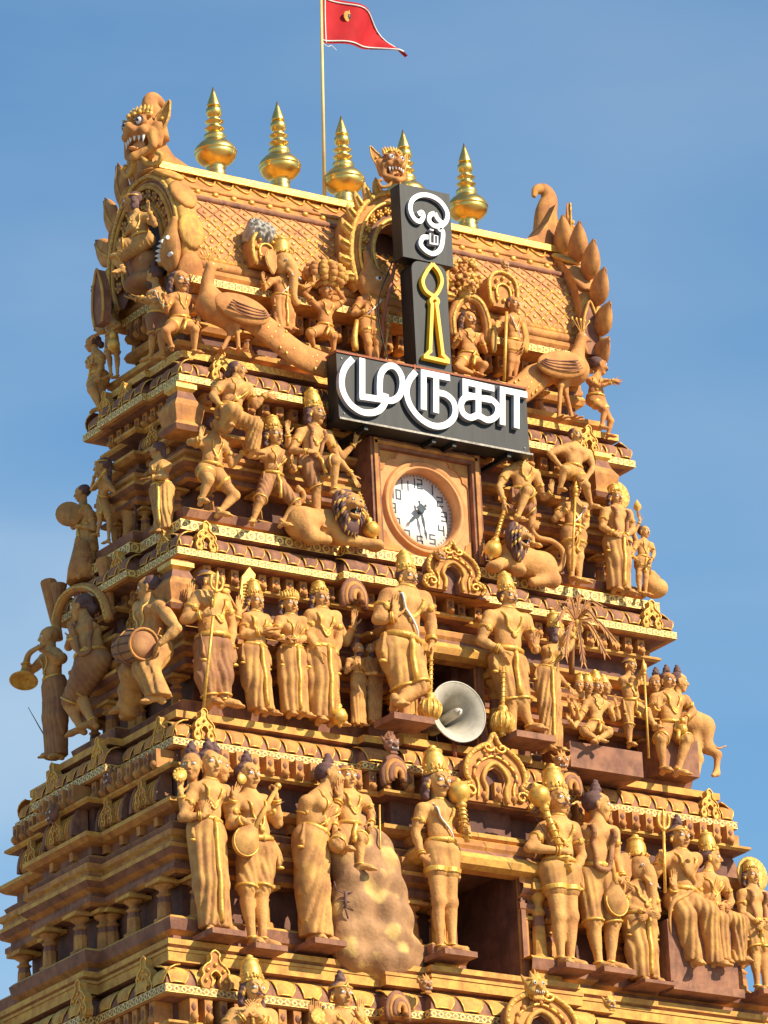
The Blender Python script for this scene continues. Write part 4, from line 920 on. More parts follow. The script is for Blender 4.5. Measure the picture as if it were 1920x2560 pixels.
    # feet
    for i,(hj,K,A,sg) in enumerate(legs):
        if A is None or not feet: continue
        t=toes[i] if i<len(toes) else 0; d=nrm(rotv(n,UP,rad(t)))
        x=np.cross(d,UP); mb.tpl(FOOT,A,np.array([x,d,UP]),(.15*s*(-sg),.145*s,.16*s),skin)
    body=mb.build('body',rt0); F.body=body
    def sub(nm,m_,par=None): return m_.build(nm,par or rt0)
    # face paint
    if eye:
        for q in(-1,1):
            e=MB(); e.ell(HP(q*.137,.035,.325),np.array([.092,.055,.052])*Hh,'white',RH,10); e.ell(HP(q*.137+.0,.035,.368),np.array([.022,.027,.014])*Hh,'black',RH,8); e.tube([HP(q*(.05+.18*t),.035+.045*math.sin(PI*t)-.01*t,.375-.075*t) for t in np.linspace(0,1,6)],.007*Hh,'hair',4); sub('eye',e)
            e=MB(); e.tube([HP(q*(.05+.20*t),.105+.07*math.sin(PI*min(1,t*1.1)),.40-.11*t) for t in np.linspace(0,1,6)],[.011*Hh]*4+[.008*Hh,.004*Hh],'hair',5); sub('eyebrow',e)
        e=MB(); e.ell(HP(0,-.25,.385),np.array([.085,.028,.02])*Hh,'lip',RH,8); sub('lips',e)
    if stash:
        e=MB(); 
        for q in(-1,1): e.tube(spl([HP(0,-.175,.43),HP(q*.10,-.185,.42),HP(q*.20,-.20,.36),HP(q*.29,-.13,.30)],3),np.interp(np.linspace(0,1,10),[0,.3,.7,1],[.02,.034,.024,.006])*Hh,'hair',6)
        sub('moustache',e)
    if beard:
        S=SD(); S.ell(HP(0,-.36,.2),np.array([.24,.22,.2])*Hh,RH,.03); S.ell(HP(0,-.55,.16),np.array([.15,.22,.12])*Hh*beard,RH,.03); V,Fa=S.mesh(.05*Hh); e=MB(); e.add(V,Fa,'hair'); sub('beard',e)
    if not bald:
        S=SD(); ht_=.34 if crown is None else .26
        S.ell(HP(0,.17,-.13),np.array([.38,.36,.39])*Hh,RH,.02*Hh); S.ell(HP(0,.02,.33),np.array([.29,.30,.32])*Hh,RH,sub=True); S.ell(HP(0,-.35,.15),np.array([.4,.3,.4])*Hh,RH,sub=True)
        if hair=='l':
            for q in(-1,1):
                for j in range(4): S.ell(HP(q*(.36+.03*(j%2)),.05-.16*j,-.12),np.array([.12,.12,.13])*Hh,RH,.03*Hh)
                S.ell(HP(q*.30,-.25,-.24),np.array([.16,.3,.14])*Hh,RH,.05*Hh)
        if hair=='b': S.ell(HP(0,-.12,-.48),np.array([.22,.22,.2])*Hh,RH,.03*Hh)
        if hair=='p':
            for j in range(5): S.ell(HP(0,-.05-.2*j,-.40+.02*j),np.array([.16-.015*j,.15,.13])*Hh,RH,.04*Hh)
        if hair=='t':
            S.ell(HP(0,.56,-.05),np.array([.20,.13,.2])*Hh,RH,.02*Hh); S.ell(HP(0,.70,-.05),np.array([.16,.10,.16])*Hh,RH,.02*Hh); S.ell(HP(0,.82,-.05),np.array([.10,.09,.1])*Hh,RH,.02*Hh)
        fr=26/Hh
        S.disp=lambda X: .012*Hh*np.sin(((X-hc)@hx)*fr*1.0+((X-hc)@hu)*fr*.8)
        V,Fa=S.mesh(.042*Hh); e=MB(); e.add(V,Fa,'hair'); sub('hair',e)
    if crown:
        e=MB(); hgt={'k':1.0,'kk':.68,'c':.80}.get(crown,.5); c0=HP(0,.22,-.06)
        if crown in('k','kk','c'):
            pr=[(r*Hh*.98,(h*hgt)*Hh) for r,h in KIR]; e.lathe(pr,c0,'gold',ax=hu+hdn*-.12,n=20)
            A_=nrm(hu-hdn*.12)
            for lv,rr,m_ in ((.09,.385,12),(.32*hgt,.355,10)):
                for j in range(m_): a=2*PI*j/m_; e.ell(c0+A_*lv*Hh+(hx*math.cos(a)+hdn*math.sin(a))*rr*Hh,(.045*Hh,)*3,'goldrough',n=6)
            for j in range(7): a=-.9+.3*j; e.ell(c0+A_*.20*Hh+(hx*math.sin(a)+hdn*math.cos(a))*.365*Hh,np.array([.05,.09,.05])*Hh*(1.5 if j==3 else 1),'goldrough',RH,6)
        elif crown=='f':
            torus(e,HP(0,.22,-.02),hu,.40*Hh,.05*Hh,'gold',18)
            for j in range(11):
                a=-1.45+.29*j; l=.24+.16*math.cos(a); b=HP(.38*math.sin(a),.25,.36*math.cos(a)-.04); e.lathe([(.07*Hh,0),(.085*Hh,l*.4*Hh),(.02*Hh,l*Hh)],b,'goldrough',ax=hu+hx*math.sin(a)*.35,n=7); e.ell(b+hu*l*Hh,(.035*Hh,)*3,'gold',n=6)
        elif crown=='b':
            torus(e,HP(0,.24,-.04),hu,.40*Hh,.04*Hh,'gold',18); e.ell(HP(0,.30,.36),(.07*Hh,.1*Hh,.05*Hh),'goldrough',RH,8)
        sub('crown',e)
        if pl[0]=='Y' and not bald:
            for q in(-1,1): e=MB(); e.ell(HP(q*.40,-.12,.0),(.06*Hh,.10*Hh,.06*Hh),'gold',RH,8); sub('earring',e)
    # clothing
    if cloth and legs:
        G=SD(); g=.012
        G.ell(hp+up*.01*s,np.array([.094*max(1,fat*.95),.06,.078*max(1,fat*.95)])*s,RT,.03*s)
        for hj,K,A,sg in legs:
            if cloth=='s': G.cap(hj,hj*.62+K*.38,.076*s*legr,.064*s*legr,.02*s)
            elif cloth=='k': G.cap(hj,K*.93+hj*.07,.068*s*legr,.053*s*legr,.02*s)
            elif cloth=='d': G.cap(hj,K,.070*s*legr,.056*s*legr,.02*s); (A is not None) and G.cap(K,K*.25+A*.75,.056*s*legr,.040*s*legr,.02*s)
            elif cloth=='L': G.cap(hj,K,.072*s*legr,.058*s*legr,.03*s); (A is not None) and G.cap(K,A+(A-K)*.10,.058*s*legr,.056*s*legr,.03*s)
        if cloth=='L' and len(legs)==2 and legs[0][2] is not None and legs[1][2] is not None and abs((legs[0][1]-hp)@n)<.09 and abs((legs[1][1]-hp)@n)<.09:
            a=(legs[0][1]+legs[1][1])/2; b=(legs[0][2]+legs[1][2])/2; G.cap(hp,a,.078*s,.068*s,.05*s); G.cap(a,b-UP*.06*s,.068*s,.066*s,.05*s)
        amp={'s':.003,'k':.009,'d':.010,'L':.014}[cloth]*s; fr_=PI/({'s':.03,'k':.038,'d':.038,'L':.046}[cloth]*s)
        if cloth=='L' and all(l[2] is not None for l in legs): G.zcut=min(l[2][2] for l in legs)+.0*s
        def fold(X):
            u=(X-hp)@rt; w=(X-hp)@up; ph=u*fr_*(1+.35*np.clip(-w/s,0,1))+np.sin(w*7/s+FCOUNT[0])*.9+(w*16/s if cloth!='L' else 3*(u/s*7)**2*np.clip(1+w/s*1.6,0,1)+w/s*3); return -amp*(np.abs(np.sin(ph))-.6)*np.clip(-w/s*7+.35,.15,1)
        G.disp=fold; V,Fa=G.mesh(v); mb=MB(); mb.add(V,Fa,cm); gm=sub({'s':'shorts','k':'loincloth','d':'dhoti','L':'long_robe'}[cloth],mb)
        for hj,K,A,sg in legs:
            e=MB()
            if cloth=='s': [torus(e,hj*(1-t)+K*t,K-hj,(.0685-.006*(t-.36)/.07)*s*legr,.0065*s,'gold',16) for t in(.36,.375,.39,.405,.42)]
            elif cloth=='k': torus(e,K*.93+hj*.07,K-hj,.058*s*legr,.008*s,'gold',14)
            elif cloth=='d' and A is not None: torus(e,K*.25+A*.75,A-K,.044*s*legr,.007*s,'gold',14)
            if e.n: sub('hem',e,gm)
        F.G=G
    def march(S,o,d,L=.35,it=14):      # from outside toward the body
        o=np.asarray(o,float); t=np.zeros(len(o)); ok=np.ones(len(o),bool)
        for _ in range(it):
            D=S.ev(o+d*t[:,None]); t=t+np.clip(D,-.02,.2)*.9
        q=o+d*np.clip(t,0,L*s*2)[:,None]; good=np.abs(S.ev(q))<.02*s
        F.good=good; return q
    def drape(pts,lift=.006):
        pts=np.asarray(pts,float); o=nk+rt*pts[:,:1]*s+up*pts[:,1:2]*s+fw*.28*s
        q=march(T,o,np.broadcast_to(-fw,o.shape)); q=q[F.good] if F.good.sum()>3 else q; return q+fw*lift*s
    F.drape=drape
    if neck:
        e=MB()
        if 'b' in neck or 'u' in neck: torus(e,nk+up*.012*s,up,.043*s,.008*s,'gold',14)
        if 'u' in neck:
            p=drape(spl([(-.068,-.02),(-.052,-.07),(-.035,-.12),(0,-.15),(.035,-.12),(.052,-.07),(.068,-.02)],4)); e.tube(p,.0105*s,'goldrough',6,flat=.8)
        if 'l' in neck:
            p=drape(spl([(-.055,-.02),(-.04,-.09),(-.02,-.16),(0,-.185),(.02,-.16),(.04,-.09),(.055,-.02)],4)); e.tube(p,.007*s,'gold',6)
        if 'u' in neck or 'l' in neck:
            q=drape([(0,-.165 if 'u' in neck else -.2)])[0]; e.ell(q,np.array([.02,.022,.010])*s,'goldrough',RT,8)
        if e.n: sub('necklace',e)
        if 'g' in neck:
            e=MB(); p=drape(spl([(-.065,-.01),(-.06,-.1),(-.045,-.2),(-.03,-.27),(.03,-.27),(.045,-.2),(.06,-.1),(.065,-.01)],5),.014*s/1.0); e.tube(p,.015*s,'cloth2',7)
            for q in p: e.ell(q,(.017*s,)*3,'cloth2',n=6)
            sub('garland',e)
    if fem and cloth:
        e=MB()
        for j in range(6):
            o_=.016*(j-2.5); pts=spl([(.075+o_*.3,-.0+o_*.5),(.055+o_,-.06+o_*.6),(.02+o_,-.13+o_),(-.03+o_,-.20+o_),(-.07+o_*.6,-.265+o_)],3); q=drape(pts,.004); e.tube(q,.0085*s,cm,5)
        q=drape(spl([(.075+.02,.0),(.055+.055,-.05),(.02+.055,-.10),(-.03+.055,-.17),(-.07+.04,-.23)],3),.006); e.tube(q,.006*s,'gold',5); sub('sari_drape',e)
    if thread:
        e=MB(); p=drape(spl([(.065*thread,-.01),(.06*thread,-.08),(.0,-.17),(-.06*thread,-.25),(-.075*thread,-.29)],4),.014); e.tube(p,.0055*s,'white',5); sub('sacred_thread',e)
    if arm:
        for q in('l','r'):
            S_,E,W=P['s'+q],P['e'+q],P['w'+q]
            if E is None: continue
            if arm>1 or arm==1: e=MB(); c=S_*.5+E*.5; torus(e,c,E-S_,.038*s,.008*s,'gold',14); e.ell(c+n*.036*s-UP*0,(.02*s,.014*s,.022*s),'goldrough',n=8); sub('armband',e)
            if W is not None: e=MB(); torus(e,E*.12+W*.88,W-E,.023*s,.007*s,'gold',12); torus(e,E*.2+W*.8,W-E,.024*s,.005*s,'gold',12); sub('bracelet',e)
        for hj,K,A,sg in legs:
            if A is not None and cloth!='L' and feet: e=MB(); torus(e,A*.93+K*.07,A-K,.027*s*legr,.007*s,'gold',12); sub('anklet',e)
    if cloth and legs:
        e=MB(); an=np.linspace(0,2*PI,22)[:-1]; c=hp+up*.045*s
        S2=SD(); S2.P=T.P+[p for p in G.P[:1]]
        d=np.array([-(rt*math.cos(a)+fw*math.sin(a)) for a in an]); o=c-d*.3*s; p=march(S2,o,d)-d*.004*s
        e.tube(p,.013*s,'gold',6,closed=True,flat=1.2,nv=up); q=p[np.argmax((p-c)@fw)]
        e.ell(q,(.022*s,.016*s,.02*s),'goldrough',n=8); sub('belt',e)
        if cloth!='s' and pl[0]=='Y':
            for q_ in(-1,1):
                e=MB(); b_=c+rt*q_*.088*s+fw*.02*s
                for j in range(3): e.tube(spl([b_+rt*q_*.006*s*j,b_+rt*q_*(.012+.006*j)*s-up*.07*s+fw*.02*s,b_+rt*q_*(.006+.010*j)*s-up*(.15-.015*j)*s+fw*.022*s],3),np.array([.006,.008,.009,.010,.010,.011,.012])*s,cm,5)
                e.ell(b_-up*.15*s+rt*q_*.016*s+fw*.022*s,(.024*s,.014*s,.010*s),'gold',n=8); sub('side_tassel',e)
        if sash and len(legs)==2:
            mid=(legs[0][1]+legs[1][1])/2; L1=.10 if cloth=='s' else (.40 if cloth=='L' else .2)
            if cloth=='L' and legs[0][2] is not None: mid=(legs[0][2]+legs[1][2])/2; pts=[q*(1-t)+mid*t for t in np.linspace(0,.97,10)]
            else: pts=[q*(1-t)+(q*.3+mid*.7-UP*.05*s)*t for t in np.linspace(0,1,6)]
            o=np.array(pts)+fw*.25*s; p=march(G,o,np.broadcast_to(-fw,o.shape)); 
            p=np.where(((o-p)@fw)[:,None]>.27*s,np.array(pts)+fw*.03*s,p)+fw*.007*s
            e=MB(); e.tube(p,.016*s,'gold',6,flat=1.5 if 0 else 1,nv=rt); sub('sash',e)
    if slab:
        a=[x for x in (P['al'],P['ar']) if x is not None]; c=sum(a)/len(a)-UP*(.045*s+slab/2); w_=max(.14,np.linalg.norm(a[0]-a[-1])/2+.11); mb=MB(); mb.box(c+n*.06,np.abs(ex)*w_+np.abs(n)*.17+UP*slab/2,'brown'); sub('plinth_slab',mb)
    FCOUNT[0]+=1
    return F
def W_(F,x,y,o=0): return at(F.crop,x,y,F.pl,o/100)
def prop(F,name,fn,par=None):
    mb=MB(); fn(mb); return mb.build(name,par or F.root)
def mace(F,x0,y0,o0,x1,y1,o1,r=.075,ribbed=1,hr=.018):
    """handle from (x0,y0) to the ball at (x1,y1)"""
    a=W_(F,x0,y0,o0); b=W_(F,x1,y1,o1); d=nrm(b-a); L_=np.linalg.norm(b-a)
    def f(mb):
        mb.tube([a,b],[hr*.8,hr*1.25],'gold',10)
        for t in np.linspace(.1,.8,9): torus(mb,a+(b-a)*t,d+np.array([.3,0,.2]),hr*1.25,hr*.22,'goldrough',10)
        pr=[(r*.35,-r*1.5),(r*.5,-r*1.2),(r*.35,-r*1.0),(r*.75,-r*.75),(r,-r*.1),(r*.96,r*.35),(r*.6,r*.8),(r*.25,r*.95),(r*.3,r*1.05),(r*.05,r*1.35)]
        mb.lathe(pr,b,'gold',ax=d,n=22)
        if ribbed:
            x=nrm(np.cross(d,[.2,1,.1])); y=np.cross(d,x)
            for j in range(12):
                u=x*math.cos(j*PI/6)+y*math.sin(j*PI/6); mb.tube([b+d*r*t+u*r*math.sqrt(max(0,1-t*t))*1.0 for t in np.linspace(-.8,.8,7)],r*.10,'goldrough',5)
    return prop(F,'mace',f)
def staff(F,p0,p1,r=.012,name='staff',m='gold',tip=None):
    a=W_(F,*p0); b=W_(F,*p1); d=nrm(b-a)
    def f(mb):
        mb.tube([a,b],[r,r],m,8)
        if tip=='tri':
            x=nrm(np.cross(d,F.n)); h=.20
            for q in(-1,0,1):
                P=[b,b+x*q*.05+d*.03,b+x*q*.062+d*.10,b+x*q*.045+d*(h if q==0 else h*.85)]; mb.tube(spl(P,4),np.interp(np.linspace(0,1,13),[0,.5,.8,1],[r,r*1.1,r*1.5,.002]),'gold',6)
            mb.ell(b,(r*2,)*3,'gold',n=8)
        if tip=='leaf': mb.lathe([(r,0),(r*2.8,.05),(.001,.15)],b,'gold',ax=d,n=8); mb.ell(b,(r*2,)*3,'gold',n=8)
    return prop(F,name,f)

def xarm(F,*pts,hand='o',hd=None,q='l'):
    s=F.s; P=[W_(F,*p) for p in pts]; B=SD(); r=[.040,.030,.019]
    for i in range(len(P)-1): B.cap(P[i],P[i+1],r[i]*s,r[i+1]*s,.012*s)
    v,f=B.mesh(max(.0085,s*.0085)); mb=MB(); mb.add(v,f,'skin')
    d=nrm(P[-1]-P[-2]) if hd is None else nrm(F.ex*hd[0]-UP*hd[1]+F.n*(hd[2] if len(hd)>2 else 0)); z=F.n; z=nrm(z-d*np.dot(z,d)); x=np.cross(d,z); sz=.125*s
    mb.tpl(HAND[hand],P[-1],np.array([x,d,z]),(sz*(1 if q=='l' else -1),sz,sz),'skin'); o=mb.build('extra_arm',F.root)
    e=MB(); torus(e,P[-2]*.14+P[-1]*.86,P[-1]-P[-2],.023*s,.007*s,'gold',12); e.build('bracelet',o); return P
def xhead(F,x,y,hy,o=0,hair='t',crown=None,hh=None,z=0):
    hc=W_(F,x,y,o); Hh=hh*F.mpp*1.14 if hh else F.Hh; n=rotv(F.n,UP,rad(hy)); hx=np.cross(UP,n); RH=np.array([hx,UP,n]); HP=lambda a,b,c: hc+(hx*a+UP*b+n*c)*Hh
    mb=MB(); mb.tpl(HEAD,hc,RH,Hh,'skin'); hd=mb.build('side_head',F.root)
    for q in(-1,1): e=MB(); e.ell(HP(q*.137,.035,.325),np.array([.088,.050,.052])*Hh,'white',RH,8); e.ell(HP(q*.137,.035,.368),np.array([.026,.032,.014])*Hh,'black',RH,6); e.build('eye',hd)
    e=MB(); e.ell(HP(0,-.25,.385),np.array([.085,.028,.02])*Hh,'lip',RH,6); e.build('lips',hd)
    S=SD(); S.ell(HP(0,.17,-.13),np.array([.38,.36,.39])*Hh,RH,.02*Hh); S.ell(HP(0,.02,.33),np.array([.29,.30,.32])*Hh,RH,sub=True); S.ell(HP(0,-.35,.15),np.array([.4,.3,.4])*Hh,RH,sub=True)
    if hair=='t': S.ell(HP(0,.56,-.05),np.array([.20,.13,.2])*Hh,RH,.02*Hh); S.ell(HP(0,.70,-.05),np.array([.16,.10,.16])*Hh,RH,.02*Hh); S.ell(HP(0,.82,-.05),np.array([.10,.09,.1])*Hh,RH,.02*Hh)
    S.disp=lambda X: .012*Hh*np.sin(((X-hc)@hx+(X-hc)@UP)*26/Hh); v,f=S.mesh(.045*Hh); e=MB(); e.add(v,f,'hair'); e.build('hair',hd)
    if crown:
        e=MB(); e.lathe([(r*Hh*.98,(h*.68)*Hh) for r,h in KIR],HP(0,.22,-.06),'gold',ax=UP-n*.12,n=16); e.build('crown',hd)
def ribbon(mb,P,w,m,n,d,side=None):
    """flat stroke following P (3-D points in a vertical plane with normal n), width w, extruded d toward n"""
    P=np.asarray(P,float); T=np.gradient(P,axis=0); T/=np.maximum(np.linalg.norm(T,axis=1,keepdims=True),1e-9); S=np.cross(T,n)
    A=P+S*w/2; B_=P-S*w/2; k=len(P); V=np.vstack([A,B_,A+n*d,B_+n*d]); F=[];G=[]
    for i in range(k-1): F.append((2*k+i,3*k+i,3*k+i+1,2*k+i+1)); G.append((i,2*k+i,2*k+i+1,i+1)); G.append((k+i,k+i+1,3*k+i+1,3*k+i))
    G.append((0,k,3*k,2*k)); G.append((k-1,3*k-1,4*k-1,2*k-1))
    b=mb.n; mb.V.append(V); mb.n+=4*k; mb.F.append((np.array(F)+b,m,False,None)); mb.F.append((np.array(G)+b,side or m,False,None))
# ================================================================== STATUES
Y4c,Y4,Y3c,Y3,Y2,Y1=('Y',-.74),('Y',-.62),('Y',-.46),('Y',-.20),('Y',.08),('Y',.30)
X3,X2,X1=('X',-.20),('X',.10),('X',.28)
GG='mace guardians beside the windows'
# ---- fourth storey, front
F=fig('moustached crowned guardian holding a mace upright, left of the lower window','B8',Y4c,'232,190 235,270 165,300 300,300 135,400,-3 330,385,2 165,505,4 355,385,14 245,475 235,700,2 290,705,2 245,905,2 295,900,2',hh=128,hy=8,hair='l',crown='k',cloth='s',neck='u',hands='rf',stash=1,thread=-1,toes=(5,45),slab=.05,sash=0,hdir=((.65,.35,.1),None),group=GG)
mace(F,360,440,16,325,225,12,r=.105,ribbed=0,hr=.032)
F=fig('moustached crowned guardian with a mace slanting across his chest, right of the lower window','B8',Y4c,'748,265 750,340 690,385 815,385 625,465,4 855,500,0 775,480,15 815,590,5 755,560 755,765,2 810,765,2 765,955,2 805,960,2',hh=125,hy=10,hair='s',crown='k',cloth='s',neck='u',hands='fo',stash=1,toes=(0,50),slab=.05,sash=0,hdir=((.9,-.1),(-.7,.7)),group=GG)
mace(F,805,570,12,670,240,14,r=.10,ribbed=0,hr=.030)
F=fig('three-headed standing deity with tall hair knots and a raised golden disc, at the left corner','B7',Y4,'905,108 905,185 840,212 972,222 785,335,3 990,330,0 878,325,14 1010,250,10 890,385 880,620,2 945,620,2 905,815,2 958,812,2',hh=120,hy=6,hair='t',cloth='L',neck='ul',hands='oo',toes=(-25,40),slab=.05,hdir=((.45,-.9),(.4,-.9)))
xhead(F,828,120,-45,-6); xhead(F,938,125,55,-10)
xarm(F,(850,215,-4),(800,330,-4),(780,230,4),hand='r',hd=(0,-1)); prop(F,'disc',lambda mb:(mb.lathe([(.0,-.01),(.062,-.012),(.066,0),(.062,.012),(0,.014)],W_(F,777,150,8),'gold',ax=F.n-F.ex*.2,n=20),[mb.ell(W_(F,777+26*math.cos(a),150+26*math.sin(a),9),(.014,)*3,'goldrough',n=6) for a in np.linspace(0,2*PI,13)[:-1]]))
def lute(F,bx,by,o,nx,ny,o2,rw=.13):
    c=W_(F,bx,by,o); e=W_(F,nx,ny,o2); d=nrm(e-c); x=nrm(np.cross(d,F.n)); n=nrm(np.cross(x,d)); 
    def f(mb):
        V=[];K=14
        prof=[(rw*.9,-rw*1.15),(rw*1.0,-rw*.6),(rw*.95,0),(rw*.62,rw*.75),(rw*.28,rw*1.4),(rw*.18,rw*1.8)]
        S=SD(); S.ell(c,np.array([rw,rw*1.15,rw*.5]),np.array([x,d,n]),.04); S.cap(c,c+d*rw*1.9,rw*.55,.03,.06); v,fa=S.mesh(.013); mb.add(v,fa,'cloth')
        mb.tube([c+d*rw*1.2+n*.03,e],[.026,.02],'ochre',8)
        mb.ell(e,(.035,)*3,'gold',n=8)
        mb.tube([c+x*rw*.96*math.cos(a)+d*rw*1.1*math.sin(a)+n*.02 for a in np.linspace(-PI*1.1,.1*PI,16)],.008,'gold',5)
    return prop(F,'lute',f)
F=fig('lute player in a knee-length wrap beside the three-headed deity above the lowest cornice','B7',Y4,'1072,160 1075,240 1012,262 1140,268 995,368,2 1200,360,0 1050,345,14 1192,248,10 1108,475 1065,650,2 1130,650,2 1090,870,2 1135,875,2',hh=118,hy=10,hair='t',cloth='k',neck='l',hands='rf',toes=(0,55),slab=.05,garl=1,sash=0,hdir=((.7,.5),(0,-1)))
lute(F,1060,440,14,1200,200,10,.13); prop(F,'small_cymbal',lambda mb:mb.ell(W_(F,1045,168,12),(.05,.02,.05),'gold',n=12))
F=fig('woman in a torn wrap seen from behind, leaning on the man seated upon the rock','B7',Y4,'1425,160 1395,225 1325,270,4 1425,268,-4 1300,360,-4 1405,380,6 - 1470,250,10 1345,430 1330,640,2 1370,640,2 1345,850,2 1390,855,2',hh=115,hy=55,hd_=-14,hair='t',cloth='L',neck='l',hands='-o',fem=1,toes=(20,60),slab=.05,sash=0,hdir=(None,(0,-1)))
F=fig('man seated on top of the painted rock with his legs hanging','B7',Y4,'1495,165 1505,225 1450,250 1575,262 1440,330,4 1605,320,4 1445,375,10 1605,362,12 1510,400,4 1455,455,18 1555,430,16 1490,470,18 1555,545,16',hh=105,hy=5,hair='l',crown='b',cloth='k',neck='ul',hands='rf',toes=(0,40))
staff(F,(1640,280,14),(1645,600,14),.008,'bow_staff','gold')
rk=root('painted_rock',at('A',800,2060,Y4),'brown rock with pale yellow spots under the seated man','rock')
S=SD()
for x,y,o,r in ((770,1800,2,.17),(815,1850,2,.19),(760,1880,2,.21),(830,1920,1,.20),(765,1960,1,.24),(800,1900,2,.22),(840,1990,0,.23),(760,2040,-1,.24),(830,2060,-1,.26),(885,2070,-2,.14),(735,1830,2,.15)):
    S.ell(at('A',x,y,Y4,o/100-.02),(r,r*.7,r*1.1),k=.14)
S.disp=lambda X:.010*np.sin(X[:,0]*23+X[:,2]*9)+.010*np.sin(X[:,2]*27+X[:,1]*17); v,f=S.mesh(.02); mb=MB(); mb.add(v,f,'rockp'); mb.build('boulder',rk)

def onrock(x,y):
    o=at('A',x,y,Y4,.5)[None]; d=nrm(o[0]-CAM)[None]; t=0.
    for _ in range(24): t+=float(S.ev(o+d*t)[0])*.8
    return (o+d*t)[0]+OUT['Y']*.02
sc_=root('scorpion_relief',onrock(745,1945),'small dark scorpion with raised pincers on the spotted rock','scorpion'); mb=MB(); g=lambda x,y:onrock(745,1945)+np.array([(x-745)/231,0,-(y-1945)/262])-np.array([0,.0,0])
for a,b,r in (((745,1925),(742,1965),.018),((742,1965),(748,1990),.010),((745,1930),(722,1925),.007),((722,1925),(718,1905),.009),((745,1930),(768,1922),.007),((768,1922),(772,1903),.009),((743,1945),(722,1955),.004),((743,1945),(765,1955),.004),((743,1955),(726,1970),.004),((743,1955),(762,1968),.004)): mb.tube([g(*a),g(*b)],[r,r*.7],'hair',6)
mb.build('scorpion_body',sc_)
F=fig('profile man with a lute hanging before him and a long garland, beside the elephant-headed figure','B8',Y4,'925,290 922,368 872,400,-2 985,402,2 900,520,4 1000,500,0 1010,600,10 1030,600,8 915,590 905,800,2 985,805,2 930,975,2 980,975,2',hh=120,hy=58,hair='t',cloth='k',neck='g',hands='rr',toes=(25,45),slab=.05,sash=0)
lute(F,1002,700,12,975,470,10,.125)
# elephant head helper
def elehead(F,hc,R,sz,crown=1):
    x,u,n=R; W=lambda a,b,c: hc+(x*a+u*b+n*c)*sz; S=SD(); k=.05*sz
    S.ell(hc,np.array([.36,.42,.38])*sz,R,k); S.ell(W(0,.22,.05),np.array([.34,.28,.32])*sz,R,k)
    pts=spl([W(0,-.05,.30),W(.02,-.4,.42),W(.03,-.85,.40),W(.06,-1.25,.36),W(.2,-1.48,.36),W(.36,-1.42,.38)],4)
    rr=np.interp(np.linspace(0,1,len(pts)),[0,.3,1],[.24,.16,.09])*sz
    for i in range(len(pts)-1): S.cap(pts[i],pts[i+1],rr[i],rr[i+1],k*.6)
    for q in(-1,1): S.cap(W(q*.16,-.3,.32),W(q*.22,-.5,.5),.09*sz,.06*sz,k*.5)
    v,f=S.mesh(.035*sz); mb=MB(); mb.add(v,f,'skin'); hd=mb.build('elephant_head',F.root)
    for q in(-1,1):
        mb=MB(); pts=[(0,.3),(.22,.42),(.5,.30),(.58,.0),(.45,-.32),(.25,-.52),(.12,-.3),(0,-.1)]; ax_=nrm(x*q-n*.25); ez=nrm(np.cross(ax_,u)*q)
        mb.prism([(a*sz,b*sz) for a,b in pts],W(q*.26,.05,-.05),ax_,u,ez,.05*sz,'skin'); mb.tube(spl([W(q*.26,.05,-.05)+ax_*a*sz+u*b*sz for a,b in pts],3,True),.03*sz,'skin',6,closed=True); mb.build('ear',hd)
        e=MB(); e.ell(W(q*.24,.08,.31),np.array([.06,.05,.05])*sz,'white',R,8); e.ell(W(q*.26,.08,.35),np.array([.025,.028,.02])*sz,'black',R,6); e.build('eye',hd)
        e=MB(); e.tube([W(q*.2,-.48,.46),W(q*.24,-.62,.60)],[.045*sz,.02*sz],'white',8); e.build('tusk',hd)
    e=MB(); e.lathe([(r*sz*.9,h*sz*.75) for r,h in KIR],W(0,.40,-.05),'gold',ax=u,n=18)
    for j in range(12): a=2*PI*j/12; e.ell(W(.39*math.cos(a),.47,-.05+.39*math.sin(a)),(.045*sz,)*3,'goldrough',n=6)
    e.build('crown',hd)
F=fig('pot-bellied elephant-headed deity with hands on his belly, left of the seated trident holder','B8',Y4,'1100,575 1095,620 1040,645 1155,665 1045,725,2 1180,740,2 1125,745,16 1140,760,16 1100,790 1085,910,2 1140,910,2 1105,1035,2 1150,1035,2',s=1.45,hh=70,hair='s',bald=1,cloth='L',neck='u',hands='rr',fat=1.35,eye=0,toes=(0,45),slab=.03)
elehead(F,F.P['hd']+UP*.02,np.array([rotv(F.ex,UP,rad(22)),UP,rotv(F.n,UP,rad(22))]),.30)
F=fig('seated deity gripping a golden trident with a cobra round his neck, on a plain block','B8',Y4,'1275,425 1280,490 1205,515 1345,515 1165,590,2 1240,690,4 1205,520,14 1255,640,14 1290,690,4 1300,760,16 1400,745,14 1335,960,10 1425,960,10',hh=105,hy=8,hair='t',crown='b',cloth='L',neck='u',hands='fo',toes=(0,30),sash=0,hdir=((0,-1),(0,-1)))
staff(F,(1215,660,18),(1208,385,18),.014,'trident','gold','tri')
def cobra(mb):
    P=spl([W_(F,1240,840,16),W_(F,1235,760,16),W_(F,1250,700,18),W_(F,1310,665,16),W_(F,1345,630,14),W_(F,1330,590,16),W_(F,1315,560,18)],4); mb.tube(P,np.interp(np.linspace(0,1,len(P)),[0,.3,1],[.006,.022,.028]),'cloth',8)
    mb.ell(W_(F,1318,550,18),(.065,.025,.085),'cloth',n=12); mb.ell(W_(F,1316,520,20),(.025,.03,.02),'cloth',n=8)
prop(F,'cobra',cobra)
